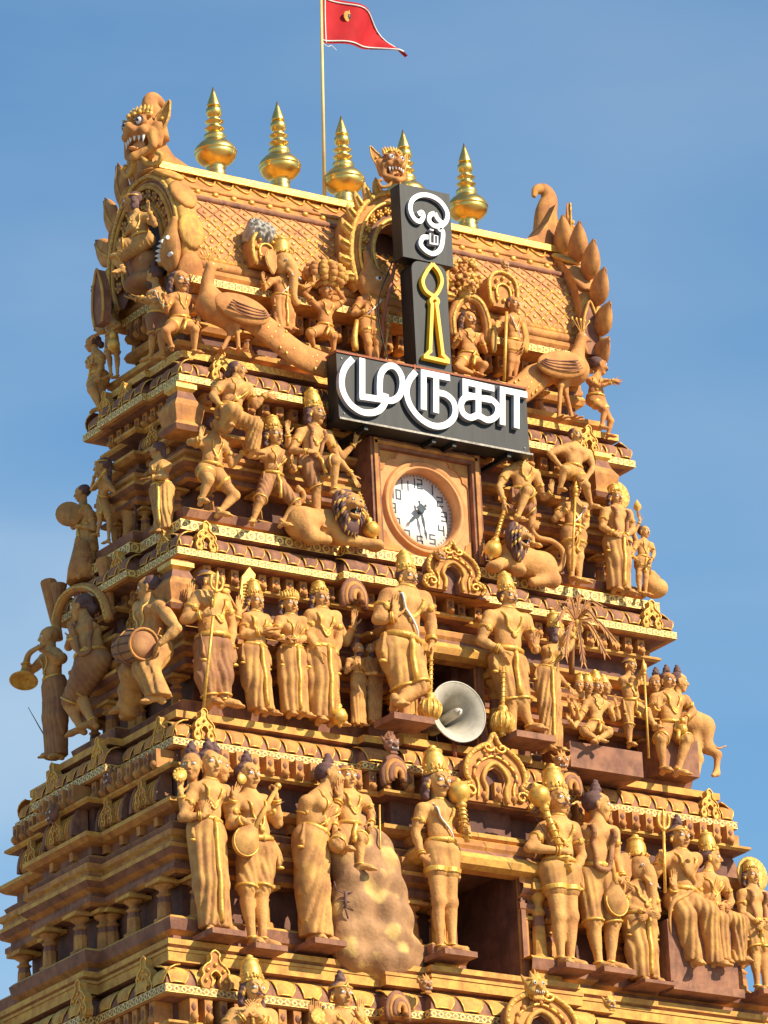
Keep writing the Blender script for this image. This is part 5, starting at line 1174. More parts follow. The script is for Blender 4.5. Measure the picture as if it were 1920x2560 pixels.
F=fig('crowned goddess in profile seated beside the trident holder','B8',Y4,'1412,515 1395,580 1355,600 1465,612 1360,700,4 1500,700,2 1450,712,14 1480,720,12 1415,745,2 1450,775,14 1540,790,12 1465,955,10 1530,940,10',hh=95,hy=50,fem=1,hair='b',crown='k',cloth='L',neck='ul',hands='rr',toes=(10,50),sash=0)
bk=root('seat_block',at('B8',1350,1120,Y4),'plain plum block carrying the seated couple at the lower right','block'); mb=MB(); a=at('B8',1195,775,Y4); b=at('B8',1510,1130,Y4); mb.bb(a[0],b[0],a[1]-.10,a[1]+.35,b[2],a[2]-.02,'brown'); mb.bb(a[0]-.004,b[0]+.03,a[1]-.14,a[1]-.102,b[2],b[2]+.08,'brown'); mb.build('block',bk)
F=fig('young figure with a round halo and clasped hands at the right edge, lowest full storey','B8',Y4,'1588,590 1590,645 1548,668 1640,675 1545,750,2 1655,750,2 1620,790,12 1640,790,12 1600,815 1600,900,2 1640,905,2 1615,1075,2 1650,1080,2',hh=78,hy=0,hair='l',crown='kk',cloth='k',neck='g',hands='rr',toes=(0,30),slab=.05)
prop(F,'halo',lambda mb:mb.lathe([(0,0),(.17,0),(.18,.01),(.17,.02),(0,.02)],W_(F,1588,585,-8),'goldrough',ax=F.n,n=24))
# ---- storey below, heads rising at the foot of the picture
Y5=('Y',-.98)
F=fig('moustached crowned bust with hand on chest, bottom edge left of centre','B7',Y5,'1095,1085 1095,1165 1015,1190 1165,1195 960,1270,0 1180,1290,0 1060,1185,14 1120,1195,14 1085,1400 1060,1580,2 1130,1580,2 1075,1760,2 1130,1760,2',hh=118,hy=2,hair='l',crown='k',cloth='s',neck='u',hands='oo',stash=1,slab=.05,sash=0,hdir=((.6,-.6),(-.6,-.6)))
F=fig('woman with a high hair knot raising both palms at the bottom edge','B7',Y5,'1475,1105 1480,1175 1412,1195 1550,1195 1370,1290,0 1600,1290,0 1350,1210,8 1560,1205,10 1480,1400 1455,1580,2 1520,1580,2 1460,1760,2 1520,1760,2',hh=112,hy=2,fem=1,hair='t',crown='b',cloth='L',neck='ul',hands='oo',slab=.05,hdir=((0,-1),(0,-1)))
xarm(F,(1420,1200,-2),(1385,1280,0),(1375,1215,6),hd=(0,-1)); prop(F,'discus',lambda mb:mb.lathe([(0,-.01),(.07,-.01),(.08,0),(.07,.01),(0,.01)],W_(F,1375,1195,12),'goldrough',ax=F.n,n=16))
# ---- third storey, front
F=fig('moustached crowned guardian with crossed legs and a ribbed golden mace, left of the horn loudspeaker','B6',Y3c,'205,150 200,205 122,228 270,240 75,325,2 305,330,2 150,315,12 308,425,8 172,455 190,630,2 255,620,8 195,765,2 150,690,10',hh=98,hy=10,hair='s',crown='k',cloth='k',neck='u',hands='or',stash=1,thread=-1,toes=(35,-10),slab=.06,hdir=((.15,-.95),(.05,1)),group=GG)
mace(F,308,480,12,302,715,12,r=.105)
F=fig('moustached crowned guardian with raised palm and ribbed golden mace, right of the horn loudspeaker','B6',Y3c,'640,235 635,292 560,315 712,330 520,420,2 745,425,2 608,455,12 762,460,12 635,500 650,690,2 700,690,6 660,835,2 735,790,6',hh=92,hy=12,hair='s',crown='k',cloth='k',neck='u',hands='ro',stash=1,toes=(0,20),slab=.06,hdir=((.3,.9),(.05,-1)),group=GG)
mace(F,620,530,12,615,770,12,r=.105)
F=fig('long-haired man with a tall golden trident standing at the left corner, beside the drummer','C6',Y3,'250,235 252,320 170,350,2 362,372,-2 65,520,0 430,570,-2 205,480,14 415,760,4 285,720 225,960,2 355,960,2 265,1150,2 365,1150,2',hh=175,hy=40,hair='p',crown='b',cloth='d',cm='cloth2',neck='lu',hands='fr',toes=(0,50),fat=1.1,sash=0)
staff(F,(212,1195,20),(305,300,20),.014,'trident','gold','tri'); xarm(F,(190,360,-4),(110,500,-6),(105,385,0),hd=(.1,-1)); xarm(F,(360,400,-6),(430,600,-8),(480,480,0),hd=(.1,-1))
prop(F,'axe',lambda mb:(mb.tube([W_(F,470,450,4),W_(F,380,290,4)],.012,'ochre',6),mb.ell(W_(F,385,300,4),(.05,.015,.03),'goldrough',n=8)))
F=fig('slim crowned figure holding out his palms, left of the standing queen','C6',Y3,'610,390 608,480 540,510 682,520 512,640,2 720,640,0 655,612,14 700,590,14 595,780 575,980,2 655,980,2 625,1215,2 695,1225,2',hh=150,hy=6,hair='l',crown='k',cloth='L',neck='ul',hands='uu',toes=(0,40),hdir=((1,0),(.9,-.1)))
prop(F,'golden_fan_leaf',lambda mb:(mb.prism([(-.05,-.2),(-.09,0),(-.06,.16),(.02,.26),(.08,.2),(.05,0),(.03,-.2)],W_(F,545,330,-6),F.ex,UP,F.n,.03,'gold'),[mb.tube([W_(F,520,250+24*j,-2.5),W_(F,580,235+24*j,-2.5)],.008,'goldrough',5) for j in range(9)]))
F=fig('queen in a draped sari with a fan-shaped golden crown, cupped hands before her','C6',Y3,'870,410 872,500 795,530 968,535 755,640,2 1005,660,0 825,665,14 880,690,14 885,790 850,980,2 940,980,2 870,1240,2 960,1245,2',hh=155,hy=2,fem=1,hair='l',crown='f',cloth='L',neck='bl',hands='uu',toes=(-5,30),hdir=((1,0),(-1,0)))
F=fig('prince in a long robe resting a smooth golden mace on the ledge beside the queen','C6',Y3,'1110,370 1112,455 1032,490 1220,500 1015,640,2 1248,680,2 1090,745,12 1212,800,8 1108,800 1070,1000,2 1165,1000,2 1095,1285,2 1200,1300,2',hh=160,hy=4,hair='l',crown='kk',cloth='L',neck='ul',hands='rr',toes=(-10,45),hdir=((.1,1),(0,1)))
mace(F,1218,900,10,1252,1265,10,r=.08,ribbed=0); xarm(F,(1215,520,-6),(1305,690,-8),(1365,570,0),hd=(.1,-1))
F=fig('small bearded devotee praying in a pleated robe, nearer the prince','C6',Y3,'1395,750 1395,805 1325,835 1462,835 1305,925,2 1475,930,2 1385,860,12 1412,862,12 1400,960 1375,1090,2 1425,1090,2 1375,1320,2 1430,1325,2',hh=105,hy=8,hair='t',cloth='L',neck='l',hands='oo',beard=1,arm=0,toes=(0,20),hdir=((.1,-1),(-.1,-1)),sash=0,group='small bearded devotees')
F=fig('small bearded devotee with folded arms, nearer the left window guardian','C6',Y3,'1495,755 1497,808 1440,838 1570,842 1440,935,2 1590,945,2 1500,930,12 1500,935,12 1515,960 1495,1090,2 1555,1090,2 1500,1300,2 1545,1300,2',hh=95,hy=-4,hair='s',cloth='L',neck='',hands='rr',beard=1,arm=0,toes=(0,20),sash=0,group='small bearded devotees')
F=fig('woman in a sari with one arm reaching up into a palm tree','B6',Y3c,'852,392 838,440 800,460,-2 868,470,2 845,560,4 905,450,4 905,622,8 928,400,4 808,565 800,700,2 840,705,2 805,880,2 850,885,2',hh=80,hy=60,fem=1,hair='l',crown='k',cloth='L',neck='ul',hands='oo',toes=(20,30))
pt=root('palm_tree',at('B6',925,500,Y3),'dark fronded coconut palm sprouting under the middle cornice on the right','palm tree')
mb=MB(); c=at('B6',935,335,Y3,.25); mb.tube(spl([at('B6',915,560,Y3,-.05),at('B6',915,440,Y3,.1),c],4),.028,'cloth2',8); mb.build('trunk',pt)
for (x,y,o) in ((830,265,20),(855,305,40),(895,225,30),(965,205,25),(1045,245,35),(1105,400,35),(1060,450,45),(965,490,40),(885,460,45),(1030,320,50)):
    mb=MB(); e=at('B6',x,y,Y3,o/100); m=(c+e)/2+UP*.10; e=e-UP*.05; P=spl([c,m,e],5); mb.tube(P,.009,'cloth2',5)
    for i in range(1,len(P)):
        d=nrm(P[i]-P[i-1]); sd_=nrm(np.cross(d,OUT['Y'])); 
        for q in(-1,1): 
            t=P[i]+d*.05+sd_*q*.038-UP*.025; mb.add([P[i-1],P[i],t,P[i-1]+(t-P[i])*.3],np.array([[0,1,2,3]]),'orange' if i%3 else 'cloth2',False)
    mb.build('frond',pt)
for x,y in ((925,375),(948,370),(935,395),(915,395),(950,420),(940,345)): mb=MB(); mb.ell(at('B6',x,y,Y3,.28),(.038,.036,.045),'ochre',n=10); mb.build('coconut',pt)
F=fig('small many-headed child deity sitting cross-legged on a block','B6',Y3c,'1025,622 1022,665 975,690 1072,695 945,760,2 1095,760,2 935,705,10 1085,720,10 1018,790,4 970,810,20 1075,815,20 1030,845,20 1020,850,20',s=0.85,hh=62,hy=0,hair='s',crown='k',cloth='k',neck='u',hands='oo',toes=(60,-60),hdir=((-.3,-1),(.4,-1)))
xhead(F,985,618,-15,-2,'s',1); xhead(F,950,615,-45,-6,'s',1); xhead(F,1058,622,30,-4,'s',1)
for a,b,c in (((980,690,-2),(920,740,-2),(905,690,4)),((1065,700,-2),(1115,750,-2),(1105,690,4)),((980,700,-2),(925,790,2),(905,760,8))): xarm(F,a,b,c)
bk=root('seat_block',at('B6',1060,990,Y3c),'plain plum block under the many-headed child deity','block'); mb=MB(); a=at('B6',905,850,Y3c,.1); b=at('B6',1225,1000,Y3c,.1); mb.bb(a[0],b[0],a[1],a[1]+.45,b[2]-.02,a[2]-.0,'brown'); mb.build('block',bk)
F=fig('lean figure stepping up and clutching a spear, behind the three-headed seated deity','B6',Y3,'1165,528 1162,572 1135,590 1198,592 1150,650,2 1200,580,6 1170,600,8 1222,548,12 1172,700 1160,790,2 1240,735,12 1165,865,2 1275,790,14',hh=66,hy=20,hair='s',crown='b',cloth='k',neck='l',hands='ff')
staff(F,(1248,925,16),(1228,560,16),.011,'spear','gold','leaf')
F=fig('three-headed deity seated with a hound behind, right end of the horn storey','B6',Y3,'1330,598 1332,645 1275,668 1402,675 1262,740,2 1440,725,2 1288,705,12 1405,755,12 1340,805,2 1300,845,16 1412,850,16 1310,975,12 1370,985,12',hh=80,hy=5,hair='t',cloth='k',neck='lu',hands='or',toes=(0,25),hdir=((.3,-1),(0,1)))
xhead(F,1280,608,-50,-8); xhead(F,1378,600,60,-8)
prop(F,'water_pot',lambda mb:(mb.ell(W_(F,1393,800,18),(.05,.05,.055),'gold',n=12),mb.lathe([(.02,0),(.03,.05)],W_(F,1393,775,18),'gold',n=10)))
bk=root('seat_block',at('B6',1370,1010,Y3),'plum block under the three-headed seated deity','block'); mb=MB(); a=at('B6',1275,830,Y3); b=at('B6',1455,1015,Y3); mb.bb(a[0],b[0],a[1]-.05,a[1]+.3,b[2],a[2]-.0,'brown'); mb.build('block',bk)
# hound
hd=root('hound_statue',at('B6',1540,1000,Y3),'long-legged hound seen from the rear at the right end of the horn storey','animal statue'); S=SD(); w=lambda x,y,o=0: at('B6',x,y,Y3,o/100)
for a,b,r1,r2 in ((w(1400,760,-10),w(1480,790,-8),.13,.12),(w(1480,800,-8),w(1500,880,-6),.10,.06),(w(1500,880,-6),w(1545,910,-4),.055,.035),(w(1545,910,-4),w(1540,990,-2),.034,.026),(w(1540,990,-2),w(1525,1000,4),.03,.02),(w(1440,820,-8),w(1465,930,-4),.06,.04),(w(1465,930,-4),w(1455,1000,-2),.035,.028)): S.cap(a,b,r1,r2,.04)
v,f=S.mesh(.012); mb=MB(); mb.add(v,f,'skin'); mb.build('body',hd); mb=MB(); mb.tube(spl([w(1490,800,-8),w(1515,850,-4),w(1545,882,-2),w(1582,872,0)],4),np.linspace(.02,.006,13),'skin',7); mb.build('tail',hd)
# ---- second storey, front
F=fig('dancing boy lifting one knee with both palms raised, left corner below the upper cornice','C4',Y2,'245,628 218,725 125,770 312,785 15,765,4 368,955,2 105,738,16 480,838,8 190,1015 175,1085,14 395,1215,6 108,1262,8 258,1365,4',hh=165,hy=14,hair='s',cloth='s',neck='l',hands='oo',toes=(0,40),garl=1,sash=0,fat=1.05,hdir=((.2,-1),(.4,-.9)))
F=fig('crowned dancer in striped short trousers, between the dancing boy and the man on the lion','C4',Y2,'730,715 730,820 625,865 845,868 520,880,2 880,1010,2 485,835,8 905,985,12 715,1085 610,1260,8 915,1290,8 545,1440,4 790,1455,4',hh=175,hy=6,fem=1,hair='l',crown='c',cloth='k',cm='cloth2',neck='bl',hands='oo',toes=(-35,40),hdir=((.3,-1),(0,-1)))
F=fig('large moustached king with one foot on the left lion and a mace beside the clock','C4',('Y',-.0),'1078,530 1070,645 952,685 1182,705 880,835,2 1262,900,2 1020,845,16 1392,1045,10 1030,925 1090,1160,2 1245,925,20 1090,1480,2 1235,1170,14',hh=180,hy=28,hair='l',crown='k',cloth='k',cm='cloth2',neck='ug',hands='ro',stash=1,toes=(10,60),hdir=((.9,-.3),(.5,.85)))
mace(F,1445,1185,14,1555,1505,14,r=.078,ribbed=0); xarm(F,(960,690,-4),(850,790,-4),(842,690,2),hd=(.05,-1)); xarm(F,(1190,720,-6),(1300,890,-6),(1410,775,0),hd=(.3,-1))
F=fig('woman seated high under the cornice with her arm stretched out to the right','C4',('Y',.0),'420,160 405,248 275,290 505,300 208,365,4 572,455,4 285,470,12 655,358,8 350,520,2 380,500,20 565,620,14 320,620,10 540,850,8',hh=150,hy=45,fem=1,hair='b',cloth='L',neck='bl',hands='ro',toes=(0,20),sash=0,hdir=((.5,.8),(1,.1)))
# lions
def lion(c,pl,ps,label,hy,sz,tail,group='crouching lions beside the clock'):
    w=lambda k,o=0: at(c,ps[k][0],ps[k][1],pl,(ps[k][2] if len(ps[k])>2 else 0)/100+o)
    r_=root('lion_statue',w('chest'),label,'lion statue',group); hc=w('head'); n=nrm(rotv(OUT['Y'],UP,rad(hy))-UP*.12); x=nrm(np.cross(UP,n)); u=np.cross(n,x); R=np.array([x,u,n]); H=lambda a,b,d: hc+(x*a+u*b+n*d)*sz
    S=SD(); k=.05
    S.cap(w('chest'),w('rump'),.15,.14,k); S.ell(w('rump'),(.16,.15,.15),k=k); S.cap(w('rump'),w('knee'),.12,.08,k); S.cap(w('knee'),w('hpaw'),.06,.045,k)
    S.cap(w('chest'),w('elb'),.10,.065,k); S.cap(w('elb'),w('paw'),.06,.05,k); S.ell(w('paw'),(.07,.09,.045),k=k)
    if 'paw2' in ps: S.cap(w('chest'),w('paw2'),.08,.05,k); S.ell(w('paw2'),(.07,.09,.045),k=k)
    v,f=S.mesh(.013); mb=MB(); mb.add(v,f,'skin'); b=mb.build('body',r_)
    S=SD(); E=lambda p,r,kk=.04,sub=False: S.ell(H(*p),np.array(r)*sz,R,kk*sz,sub)
    E((0,.08,0),(.42,.40,.38)); E((0,-.02,.34),(.26,.15,.22),.1); E((0,.05,.50),(.12,.07,.06)); E((0,-.44,.26),(.20,.09,.22),.06)
    S.cap(H(-.2,-.3,.1),H(-.16,-.42,.3),.08*sz,.06*sz,.04*sz); S.cap(H(.2,-.3,.1),H(.16,-.42,.3),.08*sz,.06*sz,.04*sz); E((0,-.3,-.05),(.3,.25,.2))
    for q in(-1,1): S.cap(H(q*.06,.22,.33),H(q*.28,.24,.22),.06*sz,.05*sz,.05*sz); E((q*.36,.38,-.02),(.12,.13,.07)); E((q*.13,-.06,.46),(.11,.09,.1))
    v,f=S.mesh(.03*sz); mb=MB(); mb.add(v,f,'skin'); hd=mb.build('head',r_)
    mb=MB(); mb.ell(H(0,-.26,.22),np.array([.17,.13,.2])*sz,'black',R,10); mb.ell(H(0,-.36,.34),np.array([.10,.03,.16])*sz,'tan',R,8); mb.ell(H(0,.06,.55),np.array([.08,.045,.03])*sz,'hair',R,8); mb.build('open_mouth',hd)
    mb=MB()
    for q in(-.11,.11): mb.lathe([(.03*sz,0),(.002,.16*sz)],H(q,-.10,.47),'white',ax=-u,n=6); mb.lathe([(.022*sz,0),(.002,.1*sz)],H(q,-.40,.42),'white',ax=u,n=6)
    mb.build('teeth',hd)
    for q in(-1,1): mb=MB(); mb.ell(H(q*.17,.14,.35),np.array([.075,.05,.05])*sz,'white',R,8); mb.ell(H(q*.17,.14,.395),np.array([.03,.035,.02])*sz,'black',R,6); mb.build('eye',hd)
    mb=MB(); rg=random.Random(5)
    S=SD(); S.ell(H(0,-.02,-.22),np.array([.62,.66,.36])*sz,R,.05); S.ell(H(0,-.65,.0),np.array([.42,.45,.28])*sz,R,.06); v,f=S.mesh(.04*sz); mb.add(v,f,'hair')
    for ring,(ra,z_) in enumerate(((.52,.12),(.60,-.02),(.64,-.15))):
        for j in range(22):
            a=2*PI*j/22+ring*.14; 
            p0=H(ra*.8*math.cos(a),ra*.85*math.sin(a)-.05,z_+.06); d=nrm(x*math.cos(a)*.5+u*(math.sin(a)*.4-.75)); p2=p0+d*sz*(.30+.1*rg.random())+n*.0; p1=(p0+p2)/2+(x*math.cos(a)+n*.3)*sz*.07
            mb.tube(spl([p0,p1,p2],3),np.array([.05,.065,.07,.06,.05,.03,.01])*sz,'hair' if j%3 else 'goldrough',5)
    for i in range(12):
        a=-.5+i/11; p0=H(a*.5,-.55,.18-abs(a)*.2); p2=H(a*.62,-1.05-.1*rg.random(),.10); mb.tube(spl([p0,(p0+p2)/2+n*.03*sz,p2],3),np.array([.05,.06,.07,.06,.05,.03,.01])*sz,'hair' if i%3 else 'goldrough',5)
    mb.build('mane',r_)
    mb=MB(); P=spl([at(c,a,b_,pl,o/100) for a,b_,o in tail],5); mb.tube(P,np.interp(np.linspace(0,1,len(P)),[0,.85,.93,1],[.03,.022,.045,.01]),'skin',8); mb.build('tail',r_)
lion('C4',('Y',-.0),dict(chest=(1240,1470,0),rump=(960,1450,-2),knee=(1040,1560,8),hpaw=(1180,1590,10),elb=(1290,1570,8),paw=(1590,1640,14),head=(1372,1300,20)),'roaring lion with a dark mane crouching left of the clock',12,.26,[(900,1470,-6),(860,1380,-8),(930,1290,-4),(980,1230,0),(960,1170,2),(910,1160,2)])
lion('B4',('Y',-.0),dict(chest=(830,680,4),rump=(970,730,-2),knee=(1030,790,6),hpaw=(930,800,10),elb=(850,700,8),paw=(860,745,16),paw2=(740,725,16),head=(865,575,20)),'roaring lion with a curled tail sitting right of the clock',38,.225,[(1010,750,-4),(1070,730,-4),(1080,650,-2),(1030,600,0),(960,580,2),(930,540,2),(960,515,2)])
F=fig('broad king half hidden by the sign with one foot on the right lion','B4',('Y',.02),'880,165 878,215 805,255 945,270 765,330,2 985,385,2 790,405,14 1025,355,10 875,375 925,460,2 905,350,20 930,620,2 852,490,14',hh=80,hy=20,hair='s',crown='k',cloth='k',cm='cloth2',neck='u',hands='ro',stash=1,toes=(10,10),hdir=((.0,1),(.1,-1)))
mace(F,790,450,16,735,640,16,r=.085,ribbed=0)
F=fig('bare muscular man crouching on the moulding, high at the right below the peacock','B4',('Y',.02),'1145,80 1140,125 1062,145 1205,165 1015,165,4 1230,235,4 1075,235,16 1190,300,14 1130,255,2 1090,245,18 1195,325,16 1065,345,12 1220,425,10',hh=75,hy=12,hair='s',cloth='s',neck='',hands='rr',stash=1,arm=0,toes=(0,30),sash=0)
F=fig('smooth-headed youth with a golden spear, right of the right lion','B4',Y2,'1135,345 1135,400 1085,425 1188,432 1040,490,2 1195,520,0 1108,440,12 1150,560,10 1132,560 1120,670,2 1160,675,2 1125,785,2 1160,795,2',hh=78,hy=20,hair='s',cloth='s',neck='l',hands='fr',thread=1,toes=(0,30),hdir=((0,-1),(0,1)))
staff(F,(1125,745,16),(1143,370,16),.012,'spear','gold','leaf')
F=fig('crowned prince with a garland and a golden halo, second storey right','B4',Y2,'1342,388 1345,435 1290,455 1402,465 1275,530,2 1425,545,2 1335,560,12 1385,575,12 1345,605 1335,700,2 1375,705,2 1335,835,2 1380,842,2',hh=80,hy=5,hair='l',crown='kk',cloth='L',neck='g',hands='rr',toes=(0,40),hdir=((1,.1),(1,.2)))
prop(F,'halo',lambda mb:mb.lathe([(0,0),(.14,0),(.15,.01),(.14,.02),(0,.02)],W_(F,1345,375,-6),'goldrough',ax=F.n,n=20))
F=fig('small attendant raising a bud at the right end of the second storey','B4',Y2,'1482,555 1480,595 1440,612 1515,618 1420,670,2 1530,660,2 1445,690,10 1520,690,10 1475,695 1455,770,2 1490,775,2 1460,855,2 1488,860,2',hh=62,hy=15,hair='s',cloth='s',neck='l',hands='rr',toes=(0,20))
xarm(F,(1445,612,-2),(1430,560,0),(1462,500,4),hd=(-.1,-1)); prop(F,'lotus_bud',lambda mb:mb.lathe([(.01,-.06),(.012,0),(.04,.03),(.035,.06),(.002,.12)],W_(F,1450,450,6),'ochre',n=10))
bd=root('bird_statue',at('B4',1530,860,Y2),'plump bird seated behind the small attendant at the right corner','bird statue'); S=SD(); w=lambda x,y,o=0: at('B4',x,y,Y2,o/100); S.ell(w(1535,830,-8),(.13,.12,.10),k=.05); S.cap(w(1510,810,-6),w(1520,760,-6),.05,.035,.04); S.cap(w(1520,760,-6),w(1555,775,-4),.03,.012,.02); S.cap(w(1550,835,-8),w(1580,815,-8),.06,.02,.03); v,f=S.mesh(.011); mb=MB(); mb.add(v,f,'skin'); mb.build('body',bd)
# ---- second storey, left face
F=fig('woman in profile with a braid, carrying an offering round the left corner','B3',X2,'540,490 550,535 522,560,4 592,562,-4 575,615,4 - 512,620,12 - 562,680 550,780,2 580,785,2 558,870,2 585,875,2',hh=78,hy=-62,fem=1,hair='p',cloth='L',neck='l',hands='u-',toes=(-30,-10),hdir=((-.6,.1,.6),None))
F=fig('flute player with long hair standing before a cow on the left face','B3',X2,'268,570 285,630 240,662 305,665 215,680,6 330,690,4 230,610,14 250,620,16 270,730 258,810,4 300,820,2 245,900,6 300,935,2',hh=85,hy=-40,hair='p',crown='b',cloth='k',neck='l',hands='ff',toes=(0,-30))
prop(F,'flute',lambda mb:mb.tube([W_(F,215,680,18),W_(F,285,580,18)],.012,'gold',7))
cw=root('cow_statue',at('B3',385,930,X2),'brown cow standing behind the flute player on the shaded side','cow statue'); S=SD(); w=lambda x,y,o=0: at('B3',x,y,X2,o/100)
for a,b,r1,r2 in ((w(340,765,-24),w(400,750,-26),.13,.14),(w(405,760,-22),w(400,850,-20),.10,.05),(w(400,850,-20),w(380,930,-18),.042,.032),(w(335,790,-24),w(330,930,-22),.06,.032),(w(430,780,-30),w(430,930,-30),.06,.032)): S.cap(a,b,r1,r2,.05)
v,f=S.mesh(.014); mb=MB(); mb.add(v,f,'skin'); mb.build('body',cw); mb=MB(); mb.tube(spl([w(425,720,-16),w(432,800,-14),w(425,900,-14)],4),.012,'hair',6); mb.build('tail',cw)
F=fig('woman lifting a round tambourine at the far back of the left face','B3',X2,'168,700 172,760 145,795 212,800 125,865,4 230,870,2 112,830,8 150,860,10 190,890 180,960,2 215,965,2 185,1030,2 215,1035,2',hh=78,hy=-45,fem=1,hair='s',cloth='L',neck='l',hands='or')
prop(F,'tambourine',lambda mb:mb.lathe([(0,-.02),(.12,-.02),(.13,0),(.12,.02),(0,.02)],W_(F,105,800,16),'orange',ax=(-.5,-.85,.1),n=18))
# ---- third storey, left face
F=fig('bald trumpeter in a long robe at the far left edge, blowing a curved horn','C5',X3,'372,775 392,885 325,960 485,955 205,1085,4 455,985,4 172,985,14 330,900,18 420,1200 385,1500,2 465,1500,2 400,1820,2 470,1830,2',hh=190,hy=-25,bald=1,cloth='L',neck='l',hands='ff',arm=0,toes=(-10,0),sash=0,cm='cloth2')
def horn(mb):
    P=spl([W_(F,325,845,24),W_(F,265,865,24),W_(F,190,920,22),W_(F,165,1000,20),W_(F,150,1080,20)],5); mb.tube(P,np.linspace(.016,.038,len(P)),'cloth',10)
    mb.lathe([(.04,0),(.05,.05),(.11,.10),(.135,.125),(.125,.13),(.05,.08)],W_(F,152,1070,20),'gold',ax=W_(F,138,1170,24)-W_(F,150,1070,20),n=22); torus(mb,W_(F,160,1010,20),(0,0,1),.04,.010,'gold')
prop(F,'curved_horn',horn)
F=fig('full-bodied dancer in profile with crossed ankles and folded arms, second from the left edge','C5',X3,'665,505 705,625 640,715,4 775,715,-4 545,855,6 620,860,8 600,740,10 575,760,14 760,985 560,1370,10 640,1290,4 665,1600,4 770,1545,2',hh=215,hy=-58,hair='b',cloth='k',cm='cloth2',neck='g',hands='oo',toes=(-40,-30),fat=1.25,sash=0,legr=1.15,hdir=((-.2,-1),(-.3,-1)))
F=fig('drummer in a long skirt sitting with a barrel drum on his knee, left corner','C5',X3,'1265,335 1275,455 1190,505 1370,490 1195,650,2 1525,690,2 1185,790,14 1365,830,16 1310,895 1120,1075,10 1240,1060,18 1090,1390,4 1365,1310,10',hh=215,hy=-42,hair='b',cloth='L',neck='l',hands='oo',arm=0,toes=(-30,-20),sash=0,legr=1.15,hdir=((.1,.9),(-.8,.5)))
def drum(mb):
    a=W_(F,1035,880,22); b=W_(F,1225,830,26); d=nrm(b-a); L_=np.linalg.norm(b-a); mb.lathe([(.0,0),(.10,0),(.115,.02),(.15,L_*.35),(.155,L_*.6),(.14,L_*.9),(.14,L_),(.0,L_)],a,'cloth2',ax=d,n=24)
    for j in range(12):
        x=nrm(np.cross(d,[0,0,1])); y=np.cross(d,x); u=x*math.cos(j*PI/6)+y*math.sin(j*PI/6); mb.tube([a+d*L_*t+u*(.115+.045*math.sin(PI*min(1,t*1.2)*.75)) for t in np.linspace(0,1,7)],.006,'hair',5)
    torus(mb,b,d,.14,.014,'orange',20); torus(mb,a+d*.015,d,.11,.012,'orange',20); torus(mb,a+d*L_*.5,d,.158,.008,'orange',20)
prop(F,'barrel_drum',drum)
dr=root('drum_hoop_arch',at('C5',650,760,X3),'curved arch hood behind the profile dancer on the left face','arch'); w=lambda x,y,o=0: at('C5',x,y,('X',-.05),o/100)
mb=MB(); P=spl([w(455,790,5),w(440,620,5),w(500,430,5),w(620,330,5),w(760,330,5),w(860,430,5),w(915,620,5)],5); mb.tube(P,.045,'orange',8,flat=1.0); mb.build('arch_rim',dr); mb=MB(); mb.tube(P+OUT['X']*.04,.016,'goldrough',6); mb.build('beaded_edge',dr)
for i,(x0,y0,x1,y1,lb) in enumerate(((365,270,430,740,'pale fluted club rising left of the arch hood'),(460,290,450,560,'shorter dark fluted club behind the left club'),(865,75,945,570,'tall fluted club rising right of the arch hood'))):
    r_=root('fluted_club',w(x1,y1),lb,'club'); a=w(x1,y1,-2); b=w(x0,y0,-2); L_=np.linalg.norm(b-a); mb=MB(); mb.lathe([(.02,0),(.045,L_*.4),(.075,L_*.93),(.078,L_),(.06,L_+.01),(0,L_+.01)],a,'orange' if i!=1 else 'cloth2',ax=b-a,n=10,smooth=False); mb.build('club_body',r_)
fp_=root('flower_cluster',w(670,280),'cone of small round blossoms above the arch hood','flower ornament'); mb=MB(); rg=random.Random(3)
for i in range(60):
    t=rg.random(); a=rg.random()*2*PI; r=.15*(1-t*.75); mb.ell(w(670,270,-2)+np.array([r*math.cos(a)*.8,r*math.sin(a),.42*t]),(.03,.03,.03),'orange',n=8)
mb.lathe([(.15,0),(.13,.15),(.06,.40)],w(670,275,-2),'orange',n=10); mb.build('blossoms',fp_)
